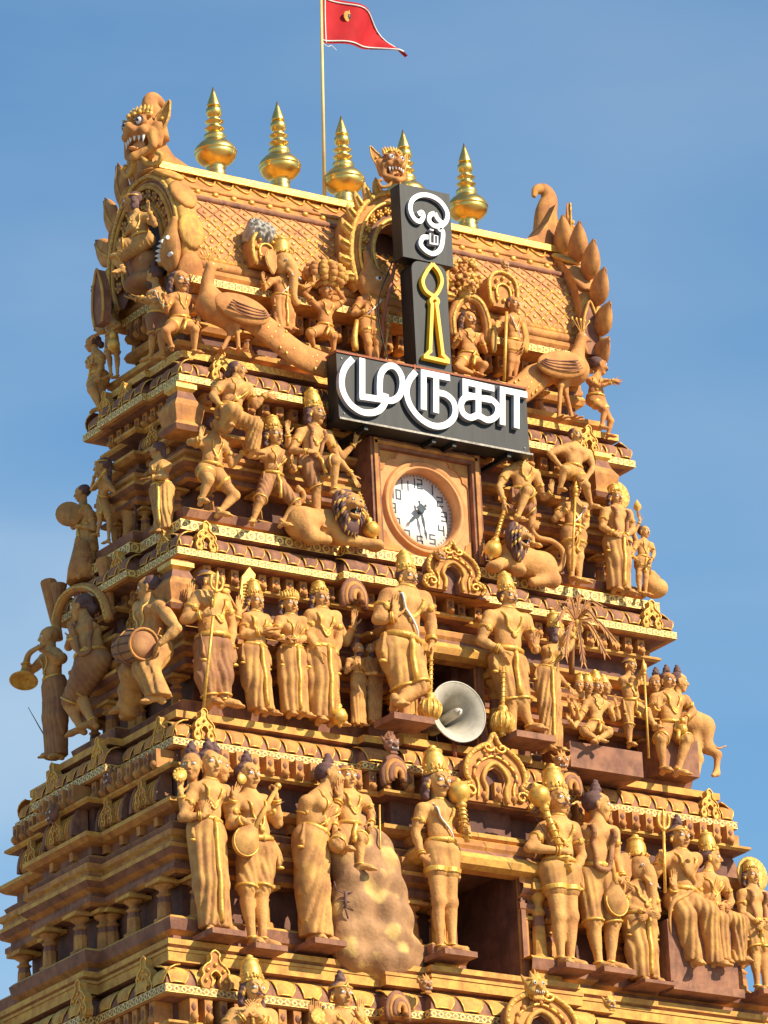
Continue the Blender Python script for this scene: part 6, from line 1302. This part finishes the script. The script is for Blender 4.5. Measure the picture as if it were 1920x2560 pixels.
# ---- first storey, front
F=fig('stout moustached dwarf squatting at the left corner under the roof, one palm raised','B1',Y1,'745,1455 745,1530 682,1560 838,1565 650,1655,2 893,1630,2 655,1600,12 868,1735,12 750,1735 645,1790,14 850,1780,14 690,1905,10 845,1935,8',s=0.88,hh=155,hy=4,hair='l',cloth='s',neck='l',hands='oo',stash=1,fat=1.35,toes=(-30,25),skin='skin2',cm='skin2',legr=1.15,hdir=((-.1,-1),(-.2,.9)))
def peacock(c,pl,ps,label,flip,tailpts,mt='skin2'):
    w=lambda k,o=0: at(c,ps[k][0],ps[k][1],pl,(ps[k][2] if len(ps[k])>2 else 0)/100+o)
    r_=root('peacock_statue',w('foot1'),label,'peacock statue','peacocks under the roof'); S=SD(); b0,b1=w('breast'),w('rump')
    S.cap(b0,b1,.15,.11,.05); S.ell((b0+b1)/2,(.22,.15,.15),k=.05); P=spl([w('breast')+UP*.05,w('neck'),w('head')],5)
    rr=np.interp(np.linspace(0,1,len(P)),[0,.4,.9,1],[.11,.06,.042,.045])
    for i in range(len(P)-1): S.cap(P[i],P[i+1],rr[i],rr[i+1],.03)
    S.cap(w('head'),w('beak')*.6+w('head')*.4,.05,.025,.02)
    for l in('1','2'): S.cap((b0+b1)/2-UP*.08,w('knee'+l),.07,.032,.04); S.cap(w('knee'+l),w('foot'+l),.024,.020,.02)
    for l in('1','2'):
        for a in(-40,0,40): d=rotv(OUT['Y'],UP,rad(a+(30 if flip<0 else -30))); S.cap(w('foot'+l),w('foot'+l)+d*.12,.02,.010,.02)
    v,f=S.mesh(.011); mb=MB(); mb.add(v,f,mt); mb.build('body',r_)
    mb=MB(); mb.tube([w('head')*.6+w('beak')*.4,w('beak')],[.022,.004],'hair',8); mb.build('beak',r_)
    mb=MB(); mb.ell(w('head')+OUT['Y']*.042+UP*.008,(.014,.01,.012),'white',n=8); mb.build('eye',r_)
    mb=MB()
    for a in(-.4,-.2,0,.2,.4): p=w('head')+UP*.03; q=p+UP*.15+np.array([a*.25,0,0]); mb.tube([p,q],.005,'ochre',5); mb.ell(q,(.014,.01,.02),'gold',n=6)
    mb.build('crest',r_)
    # wing
    mb=MB(); c0=w('breast')*.65+w('rump')*.35; d=nrm(w('rump')-w('breast')); S=SD(); R=np.array([d,np.cross(d,OUT['Y']),-OUT['Y']]); S.ell(c0+d*.14+OUT['Y']*.15,np.array([.30,.14,.055]),R,.03); v,f=S.mesh(.012); mb.add(v,f,mt)
    u=nrm(np.cross(d,OUT['Y'])); u=u if u[2]>0 else -u
    for j in range(4): mb.tube([c0+d*(.14+.29*math.cos(t)*(1-j*.07))+u*(.03-(.13-.032*j)*math.sin(t)+.02)+OUT['Y']*(.208) for t in np.linspace(.25,PI-.9,9)],.0075,'brown',5)
    mb.build('wing',r_)
    tp=[at(c,a,b_,pl,o/100) for a,b_,o in tailpts]; P=spl(tp,6); k=len(P); rr=np.interp(np.linspace(0,1,k),[0,.2,.8,1],[.10,.14,.13,.04]); mb=MB(); mb.tube(P,rr,mt,12,flat=.45,nv=OUT['Y']); mb.build('tail_train',r_)
    mb=MB(); rg=random.Random(2)
    for i in range(4,k-1):
        T=nrm(P[i]-P[i-1]); u=nrm(np.cross(T,OUT['Y']))
        for q in(-.5,0,.5):
            if rg.random()<.4: mb.ell(P[i]+u*(q+rg.uniform(-.2,.2))*rr[i]+OUT['Y']*rr[i]*.42*math.sqrt(1-q*q),(.016,.008,.018),'gold',n=6)
    mb.build('gilded_feather_eyes',r_)
    mb=MB(); cN=w('breast')*.6+w('neck')*.4; torus(mb,w('breast')*.55+w('neck')*.45+UP*.03,w('neck')-w('breast'),.085,.012,'gold'); mb.build('collar',r_)
peacock('C3',('Y',.22),dict(breast=(120,850,6),rump=(400,960,4),neck=(75,640,4),head=(110,440,6),beak=(235,465,8),knee1=(380,1040,12),foot1=(400,1320,10),knee2=(320,1130,6),foot2=(220,1320,6)),'peacock with its spotted train sweeping down to the right, upper left under the roof',1,[(420,960,6),(640,1060,6),(850,1230,8),(1050,1370,10),(1300,1470,10),(1420,1510,10)])
peacock('B2',('Y',.22),dict(breast=(1400,1130,6),rump=(1280,1130,4),neck=(1420,1040,4),head=(1440,960,6),beak=(1490,985,8),knee1=(1330,1210,12),foot1=(1320,1385,10),knee2=(1355,1240,6),foot2=(1390,1385,6)),'peacock facing right with its train disappearing behind the sign, upper right under the roof',-1,[(1260,1130,6),(1190,1180,6),(1130,1230,6),(1060,1270,6),(980,1290,4)])
F=fig('standing elephant-headed deity left of the signs, beneath the broken roof ornament','C3',Y1,'860,430 862,560 735,590 950,600 660,680,2 1030,650,2 655,590,14 1085,655,10 845,800 815,950,4 930,950,2 825,1080,8 930,1085,2',s=0.84,hh=120,bald=1,cloth='L',neck='l',hands='oo',fat=1.4,eye=0,toes=(-10,20),skin='skin2',cm='skin2',thread=1,hdir=((0,-1),(.6,-.4)))
elehead(F,F.P['hd'],np.array([rotv(F.ex,UP,rad(24)),UP,rotv(F.n,UP,rad(24))]),.26)
F=fig('load bearer holding a basket on his head with both arms, left of the dark signs','C3',Y1,'1302,700 1302,805 1205,850 1400,855 1080,715,4 1495,790,2 1182,610,10 1405,655,8 1290,1100 1145,1135,16 1385,1170,6 1185,1305,8 1385,1330,2',s=0.86,hh=190,hy=4,hair='s',cloth='k',neck='ul',hands='oo',fat=1.15,skin='skin2',cm='skin2',hdir=((.1,-1),(-.1,-1)))
prop(F,'basket',lambda mb:[mb.ell(W_(F,1300,530,2)+np.array([.20*math.cos(a)*math.cos(e),.15*math.sin(a)*math.cos(e),.11*math.sin(e)]),(.045,.045,.04),'orange' if (int(a*9)+int(e*7))%2 else 'ochre',n=7) for e in np.linspace(-1.1,1.4,7) for a in np.linspace(0,2*PI,13)[:-1]]+[mb.ell(W_(F,1300,530,2),(.2,.15,.11),'orange',n=12)])
F=fig('slim moustached king with a pointed crown, standing just left of the dark signs','B2',Y1,'350,695 350,740 292,772 402,775 255,840,2 428,860,2 322,825,12 436,905,8 335,895 332,990,4 385,995,6 345,1100,2 370,1110,8',s=1.0,hh=92,hy=8,hair='s',crown='kk',cloth='s',neck='u',hands='or',stash=1,thread=1,skin='skin2',cm='skin2',sash=0,hdir=((.3,-.9),(0,1)))
staff(F,(435,920,12),(420,1060,12),.012,'sword','ochre'); prop(F,'golden_drape',lambda mb:mb.tube(spl([W_(F,275,870,4),W_(F,262,960,4),W_(F,268,1030,4)],3),[.02,.025,.03,.03,.035,.035,.03],'gold',7))
F=fig('pot-bellied moustached man seated under a small arch, right of the dark signs','B2',Y1,'850,875 852,930 800,955 912,968 775,1010,4 940,1035,4 812,960,14 925,985,14 850,1075,2 795,1115,18 935,1105,18 880,1150,14 905,1160,14',s=0.86,hh=92,hy=14,hair='l',cloth='s',neck='u',hands='oo',stash=1,fat=1.45,skin='skin2',cm='skin2',hdir=((0,-1),(0,-1)),legr=1.1)
na=root('niche_arch',at('B2',850,1000,Y1),'beaded arch framing the pot-bellied seated man','arch'); w=lambda x,y,o=0: at('B2',x,y,('Y',.36),o/100); P=spl([w(770,960),w(765,860),w(800,780),w(855,755),(w(910,790)),w(945,880),w(955,1000)],5); mb=MB(); mb.tube(P,.05,'orange',8); mb.build('arch_rim',na); mb=MB(); mb.tube(P+OUT['Y']*.04,.018,'goldrough',6); mb.build('beaded_edge',na)
ft=root('blossom_tree',at('B2',830,760,('Y',.36)),'bouquet of pale blossoms rising above the small arch right of the signs','flower ornament'); mb=MB(); rg=random.Random(4)
for i in range(90):
    a=rg.random()*2*PI; r=.20*math.sqrt(rg.random()); h=rg.random(); mb.ell(w(830,650,4)+np.array([r*math.cos(a)*(1-abs(h-.5)),-abs(r*math.sin(a))*.7,.30*(h-.5)]),(.03,.02,.026),'goldrough' if rg.random()<.5 else 'skin2',n=7)
mb.build('blossoms',ft); mb=MB(); mb.lathe([(.05,0),(.07,.06),(.05,.10),(.12,.2)],w(830,770,2),'ochre',n=12); mb.build('stem',ft)
F=fig('thin youth with a tall staff and bare head, between the signs and the right peacock','B2',Y1,'1085,795 1082,850 1028,870 1132,875 1000,930,2 1152,950,2 1035,905,12 1138,1005,8 1085,1000 1072,1085,2 1100,1090,2 1065,1175,2 1092,1182,2',s=0.84,hh=84,hy=10,hair='s',cloth='s',neck='l',hands='fr',thread=-1,arm=0,skin='skin2',cm='skin2',sash=0,hdir=((0,-1),(-.2,.9)))
staff(F,(1038,1185,16),(1050,830,16),.016,'staff','gold'); prop(F,'shawl',lambda mb:[mb.tube(spl([W_(F,x0,y0,2),W_(F,x1,y1,4),W_(F,x2,y2,4)],4),[.03,.032,.034,.036,.036,.036,.036,.03,.02],'ochre',7,flat=.5) for x0,y0,x1,y1,x2,y2 in ((1010,880,985,960,985,1040),(1135,880,1150,960,1150,1040))])
F=fig('stocky figure in profile holding out an offering at the right corner under the roof','B2',Y1,'1528,1110 1512,1165 1478,1185,-2 1560,1195,4 1530,1215,8 1570,1190,10 1600,1195,16 1610,1185,18 1512,1285 1560,1340,14 1590,1395,8 1540,1430,14 1575,1470,6',s=0.8,hh=92,hy=72,hair='s',cloth='s',neck='l',hands='oo',stash=1,fat=1.3,skin='skin2',cm='skin2',toes=(30,30),hdir=((1,-.1),(1,-.1)),sash=0)
# ---- first storey, left face and gable
F=fig('seated deity with a golden headband inside the great horseshoe gable on the left','C1',('X',.22),'530,1255 590,1380 555,1430,4 700,1400,-4 550,1510,8 765,1480,0 445,1605,12 705,1340,8 640,1650 425,1690,16 375,1840,18 410,1775,18 440,1950,16',hh=195,hy=-38,hair='l',crown='b',cloth='k',neck='l',hands='oo',toes=(-40,-20),fat=1.1,hdir=((-.4,.8),(-.1,-1)),sash=0,legr=1.1)
cu=root('lotus_cushion',at('C1',640,1850,('X',.22)),'rounded cushion under the deity in the left gable','cushion'); mb=MB(); S=SD(); p=at('C1',650,1880,('X',.30)); S.ell(p,(.14,.17,.17),k=.05); S.ell(p-UP*.2,(.18,.22,.10),k=.05); v,f=S.mesh(.015); mb.add(v,f,'cloth2'); mb.build('cushion_body',cu)
F=fig('bearded sage in profile holding out both hands, left face under the gable','C2',X1,'752,215 790,330 725,395,6 840,385,-6 770,465,6 700,470,4 615,425,14 560,440,12 790,635 755,800,4 840,800,0 725,1035,4 840,1025,0',hh=175,hy=-60,hair='t',cloth='k',neck='l',hands='uu',beard=1,thread=-1,toes=(-40,-20),cm='cloth2',sash=0)
F=fig('dark bearded man with outstretched arm and a golden pot, outer left face under the gable','C2',X1,'255,530 310,640 270,700 370,690 235,770,8 400,710,4 130,830,16 330,760,12 325,840 290,990,4 375,1000,0 320,1230,4 385,1240,0',hh=160,hy=-20,hair='l',cloth='k',neck='l',hands='or',beard=1.2,thread=-1,toes=(-20,0),sash=0,hdir=((-.9,.3),(0,1)))
prop(F,'pot',lambda mb:(mb.ell(W_(F,345,910,14),(.06,.06,.07),'gold',n=12),mb.lathe([(.02,0),(.035,.05),(.02,.09)],W_(F,342,860,14),'gold',n=10)))
F=fig('full-bodied figure with bent knee at the outermost left edge of the upper storey','C2',X1,'130,900 170,985 110,1060 225,1040 85,1130,4 215,1130,4 120,1090,12 195,1210,8 190,1255 125,1370,14 210,1400,4 205,1560,8 270,1540,2',hh=160,hy=-50,hair='b',cloth='s',neck='l',hands='or',fat=1.2,toes=(-40,-20),sash=0,legr=1.2)
# ================================================================== SIGNS
n_=OUT['Y']; YS=-.15; plS=('Y',YS)
def sgn(pts,k=1,n=5,closed=False,d=.05):
    P=[at('D5',x,y,('Y',YS-d))-n_*d for x,y in pts]; return spl(P,n,closed) if n>1 else np.array(P)
def signbox(label,x0,x1,z0,z1,dp,top='box'):
    r_=root('sign_board',((x0+x1)/2,YS,z0),label,'sign'); mb=MB()
    if top=='box': mb.bb(x0,x1,YS,YS+dp,z0,z1,'sign')
    else:
        rr=.09; pts=[(x0,z0),(x1,z0)]+[(x1-rr+rr*math.cos(a),z1-rr+rr*math.sin(a)) for a in np.linspace(0,PI/2,6)]+[(x0+rr+rr*math.cos(a),z1-rr+rr*math.sin(a)) for a in np.linspace(PI/2,PI,6)]
        mb.prism(pts,(0,YS+dp,0),np.array([1.,0,0]),UP,n_,dp,'sign')
    mb.build('panel',r_); return r_
s1=signbox('upper black square sign with a white curling letter',2.51,3.08,21.94,22.69,.16)
s2=signbox('tall narrow black sign with a yellow lamp outline',2.60,2.995,20.845,21.925,.20,'r')
s3=signbox('wide black sign with large white letters above the clock',1.705,3.835,20.17,20.82,.17)
mb=MB(); mb.bb(1.70,3.84,YS-.012,YS+.18,20.822,20.842,'signedge'); mb.bb(2.56,2.58,YS-.016,YS-.004,20.78,20.85,'signedge'); mb.build('rusty_top_trim',s3)
mb=MB(); mb.bb(1.69,3.85,YS-.035,YS+.19,20.145,20.168,'sign'); mb.bb(1.69,3.85,YS-.037,YS-.034,20.147,20.166,'cement'); mb.build('bottom_gutter',s3)
for x in (2.0,2.75,2.98,3.6): mb=MB(); mb.bb(x-.02,x+.02,YS+.0,YS+.45,20.10,20.14,'sign'); mb.build('support_arm',s3)
mb=MB(); mb.tube([(2.55,YS+.17,22.0),(2.48,YS+.35,21.4),(2.50,YS+.40,20.9)],.018,'signedge',6); mb.build('support_pole',s1)
LW=.063; ZI=[0]
def glyph(par,name,strokes,w,m,side,d=.05):
    mb=MB()
    for i,(pts,sm) in enumerate(strokes):
        P=sgn(pts,n=6 if sm else 1,d=d)
        if not sm:
            A=P[0];B=P[-1]; e=nrm(B-A)*w*.5; P=np.array([A-e*.95,A,B,B+e*.95]) if len(P)==2 else P
        ribbon(mb,P-n_*.0,w,m,n_,d+.0008*i,side)
    return mb.build(name,par)
glyph(s3,'letter_mu',[([(282,1318),(232,1375),(208,1450),(215,1540),(262,1625),(335,1680),(405,1692),(468,1672),(505,1620),(512,1560)],1),([(348,1335),(348,1575)],0),([(348,1580),(520,1605)],0),([(470,1600),(468,1500),(478,1420),(520,1372),(575,1375),(615,1430),(625,1500),(605,1570),(560,1605),(505,1605)],1)],LW,'letter','lettershade')
glyph(s3,'letter_ru',[([(718,1408),(672,1470),(655,1550),(680,1640),(745,1725),(830,1778),(910,1780),(970,1740),(992,1680),(975,1610),(925,1565),(868,1552)],1),([(772,1420),(772,1650)],0),([(772,1415),(935,1448)],0),([(858,1440),(858,1672)],0)],LW,'letter','lettershade')
glyph(s3,'letter_ka',[([(1060,1478),(1242,1520)],0),([(1060,1480),(1060,1570)],0),([(1060,1566),(1215,1600)],0),([(1150,1500),(1150,1715)],0),([(1110,1578),(1055,1590),(1030,1635),(1045,1695),(1095,1725),(1150,1705)],1),([(1190,1592),(1245,1605),(1285,1655),(1270,1715),(1215,1742),(1150,1708)],1)],LW,'letter','lettershade')
glyph(s3,'letter_aa',[([(1318,1538),(1318,1755)],0),([(1318,1533),(1470,1565)],0),([(1415,1560),(1415,1778)],0)],LW,'letter','lettershade')
glyph(s1,'letter_oo',[([(735,318),(762,305),(770,335),(748,368),(710,350),(682,290),(692,225),(745,188),(815,190),(885,228),(932,295),(935,350),(905,392),(850,400),(812,365),(818,325),(850,312)],1),([(850,312),(870,350),(900,380)],1),([(905,392),(880,420),(905,440),(900,520),(880,570),(835,592),(785,568),(752,525),(768,480),(810,478)],1)],.047,'letter','lettershade',.04)
glyph(s1,'letter_m',[([(818,455),(818,520)],0),([(818,520),(868,528)],0),([(846,525),(846,465),(868,470),(868,528)],0),([(818,425),(836,430)],0)],.014,'letter','lettershade',.055)
glyph(s2,'lamp_outline',[([(836,660),(795,715),(768,780),(790,845),(848,888)],1),([(836,660),(880,715),(900,780),(880,845),(848,888)],1),([(848,888),(825,912),(832,945)],1),([(848,888),(872,915),(865,945)],1),([(832,940),(818,1265)],0),([(862,940),(905,1290)],0),([(818,1262),(785,1300)],0),([(905,1290),(938,1325)],0),([(782,1305),(940,1340)],0)],.036,'letteryellow','letteryellow',.05)
# ================================================================== CLOCK
x0,x1,z0,z1=2.17,3.40,19.04,20.14; yc=.05
ck_=root('tower_clock',((x0+x1)/2,yc,z0),'round white clock in a square orange frame under the wide sign','clock')
CX,CZ=(x0+x1)/2-.005,at('D6',765,860,('Y',yc))[2]
mb=MB()
for a,b,c_,d in ((x0,x0+.10,z0,z1),(x1-.10,x1,z0,z1),(x0+.102,x1-.102,z1-.09,z1),): mb.bb(a,b,yc,yc+.3,c_,d,'brown')
for a,b,c_,d in ((x0+.03,x0+.07,z0+.01,z1-.01),(x1-.07,x1-.03,z0+.01,z1-.01),(x0+.04,x1-.04,z1-.06,z1-.03)): mb.bb(a,b,yc-.02,yc-.002,c_,d,'orange')
mb.build('frame',ck_)
# surround plate with a round opening
mb=MB(); K=48; RO=.40; A=[]; hx_=(x1-x0)/2-.10; zl0,zh0=z0+.005-CZ,z1-.09-CZ; yp=yc+.06
inn=[];out=[]
for j in range(K):
    a=2*PI*j/K; c_,s_=math.cos(a),math.sin(a); t=min(hx_/abs(c_) if abs(c_)>1e-6 else 9,(zh0/s_ if s_>1e-6 else (zl0/s_ if s_<-1e-6 else 9))); inn.append((CX+RO*c_,yp,CZ+RO*s_)); out.append((CX+t*c_,yp,CZ+t*s_))
mb.add(inn+out,np.array([(j,(j+1)%K,K+(j+1)%K,K+j) for j in range(K)])[:,::-1],'tan',False); mb.build('surround',ck_)
for sx,sz in((-1,-1),(1,-1),(-1,1),(1,1)):      # shaped corner panels
    mb=MB(); ox=CX+sx*hx_; oz=CZ+(zh0 if sz>0 else zl0); L1=.26
    pts=[(0,0),(L1,0),(L1-.03,.03),(L1-.03,.06),(.17,.07),(.12,.10),(.08,.15),(.07,L1-.06),(.03,L1-.04),(0,L1)]; pts=[(-sx*a,-sz*b) for a,b in pts]
    mb.prism([(a*.9,b*.9) for a,b in pts],(ox-sx*.012,yp-.001,oz-sz*.012),np.array([1.,0,0]),UP,n_,.012,'orange'); mb.build('corner_panel',ck_)
mb=MB(); mb.lathe([(.375,.12),(.375,-.01),(.385,-.045),(.40,-.05),(.41,-.03),(.425,-.03),(.44,-.05),(.455,-.04),(.465,.0)],(CX,yp,CZ),'tan',ax=(0,1,0),n=56,cap=False); mb.build('ring_moulding',ck_)
mb=MB(); mb.lathe([(0,0),(.38,0),(.38,.01),(0,.01)],(CX,yp+.10,CZ),'letter',ax=(0,1,0),n=48); mb.build('dial',ck_)
yd=yp+.10; SEG={'0':'abcdef','1':'bc','2':'abged','3':'abgcd','4':'fgbc','5':'afgcd','6':'afgedc','7':'abc','8':'abcdefg','9':'abfgcd'}
MT['num']=mat('numeral_ink',(.07,.10,.13),(.06,.08,.10),5,bump=0); MT['handm']=mat('clock_hand',(.08,.10,.12),(.06,.08,.09),5,bump=0)
def digit(mb,ch,cx,cz,w=.068,h=.10,t=.0125):
    S={'a':(-w/2,w/2,h/2-t,h/2),'g':(-w/2,w/2,-t/2,t/2),'d':(-w/2,w/2,-h/2,-h/2+t),'f':(-w/2,-w/2+t,0,h/2),'e':(-w/2,-w/2+t,-h/2,0),'b':(w/2-t,w/2,0,h/2),'c':(w/2-t,w/2,-h/2,0)}
    for i,s_ in enumerate(SEG[ch]): a,b,c_,d=S[s_]; mb.bb(cx+a,cx+b,yd-.003-.0002*i,yd-.001,cz+c_,cz+d,'num')
for hnum in range(1,13):
    a=rad(90-30*hnum); cx,cz=CX+.285*math.cos(a),CZ+.285*math.sin(a); mb=MB(); s_=str(hnum)
    if len(s_)==1: digit(mb,s_,cx,cz)
    else: digit(mb,s_[0],cx-.045,cz,.045); digit(mb,s_[1],cx+.03,cz,.06 if s_[1]!='1' else .03)
    mb.build('numeral',ck_)
mb=MB()
for j in range(60):
    a=2*PI*j/60; p=np.array([CX+.357*math.cos(a),yd-.005,CZ+.357*math.sin(a)]); d=np.array([math.cos(a),0,math.sin(a)]); mb.tube([p-d*.009,p+d*.009],.003,'num',4)
mb.build('minute_track',ck_)
def chand(name,ang,L_,w):
    a=rad(ang); d=np.array([math.cos(a),0,math.sin(a)]); x=np.array([-d[2],0,d[0]]); o=np.array([CX,yd-.03,CZ]); mb=MB()
    mb.prism([(-w*.35,-.10),(w*.35,-.10),(w*.2,-.04),(w*.2,0),(w*.5,L_*.35),(w*.15,L_*.62),(w*.45,L_*.78),(0,L_),(-w*.45,L_*.78),(-w*.15,L_*.62),(-w*.5,L_*.35),(-w*.2,0),(-w*.2,-.04)],o+(np.array([0,-.012,0]) if L_>.25 else 0),x,d,n_,.006,'handm'); mb.build(name,ck_)
chand('hour_hand',-134,.20,.04); chand('minute_hand',-80,.29,.034)
mb=MB(); mb.lathe([(0,0),(.035,0),(.03,.02),(0,.022)],(CX,yd-.035,CZ),'handm',ax=(0,-1,0),n=16); mb.prism([(-.06,0),(-.03,.03),(0,.05),(.03,.03),(.06,0),(0,-.04)],(CX,yd-.05,CZ+.02),np.array([1.,0,0]),UP,n_,.006,'handm'); mb.build('hand_hub',ck_)
# ================================================================== HORN LOUDSPEAKER
hc=at('B6',425,725,('Y',-.52)); hs=root('horn_loudspeaker',hc-UP*.28,'grey horn loudspeaker facing forward in the upper window','loudspeaker')
ax=nrm((-.05,-1,.0)); mb=MB(); pr=[(.05,-.34),(.07,-.28),(.10,-.20),(.15,-.11),(.21,-.04),(.265,-.005),(.285,.0),(.288,-.008),(.27,-.02),(.21,-.06)]
mb.lathe([(r,h) for r,h in pr[:7]],hc,'horn',ax=ax,n=48,cap=False); mb.lathe([(.288,-.012),(.294,-.002),(.288,.006),(.280,.002)],hc,'horn',ax=ax,n=48,cap=False); mb.build('bell',hs)
mb=MB(); mb.lathe([(.05,-.30),(.045,-.05),(.040,.02),(.032,.045),(.0,.05)],hc-ax*.03,'horn',ax=ax,n=24); mb.build('inner_tube',hs)
mb=MB(); mb.lathe([(.012,0),(.012,.02)],hc+ax*.03,'white',ax=ax,n=12); mb.build('screw_cap',hs)
mb=MB(); mb.lathe([(.08,-.5),(.085,-.48),(.085,-.36),(.05,-.33)],hc,'horn',ax=ax,n=24); mb.build('driver',hs)
mb=MB(); mb.tube([hc-UP*.26-ax*.1,hc-UP*.40-ax*.1],.02,'signedge',6); mb.build('bracket',hs)
# ================================================================== TWIG, CABLE
tw=root('dry_twig',at('C5',365,1700,('X',-.2)),'thin bare twig growing out past the trumpeter at the left edge','twig'); w=lambda x,y,o=0: at('C5',x,y,('X',-.2),o/100)
mb=MB(); mb.tube(spl([w(365,1700,0),w(320,1640,4),w(250,1520,8),(w(182,1400,12))],4),np.linspace(.008,.003,13),'twig',5); mb.build('stem',tw)
mb=MB(); mb.tube(spl([w(335,1600,0),w(318,1400,4),w(305,1355,6)],4),np.linspace(.006,.003,9),'twig',5); mb.build('side_shoot',tw)
cb=root('loose_cable',at('B8',545,135,('Y',-1.0)),'thin black cable hanging across the arch to the mace guardian','cable'); mb=MB(); mb.tube(spl([at('B8',545,135,('Y',-1.0)),at('B8',600,240,('Y',-1.05)),at('B8',660,345,('Y',-1.05)),at('B8',728,455,('Y',-1.0))],5),.004,'black',4); mb.build('wire',cb)

for i,(pts,nm) in enumerate((([(2.50,YS+.17,21.95),(2.40,YS+.3,21.5),(2.47,YS+.25,20.85)],'power_cable'),([(3.84,YS+.1,20.25),(3.9,YS+.16,20.02),(3.7,YS+.3,19.9)],'power_cable'))):
    mb=MB(); mb.tube(spl(pts,6),.007,'black',5); mb.build(nm,s3 if i else s1)
mb=MB(); mb.tube(spl([hc-ax*.45,hc-ax*.5-UP*.2+np.array([.1,0,0]),hc-ax*.4-UP*.3+np.array([.22,0,0])],6),.008,'black',5); mb.build('cable',hs)
for x in (1.76,3.78):
    for z in (20.22,20.77): mb=MB(); mb.ell((x,YS-.004,z),(.010,.006,.010),'cement',n=8); mb.build('screw',s3)
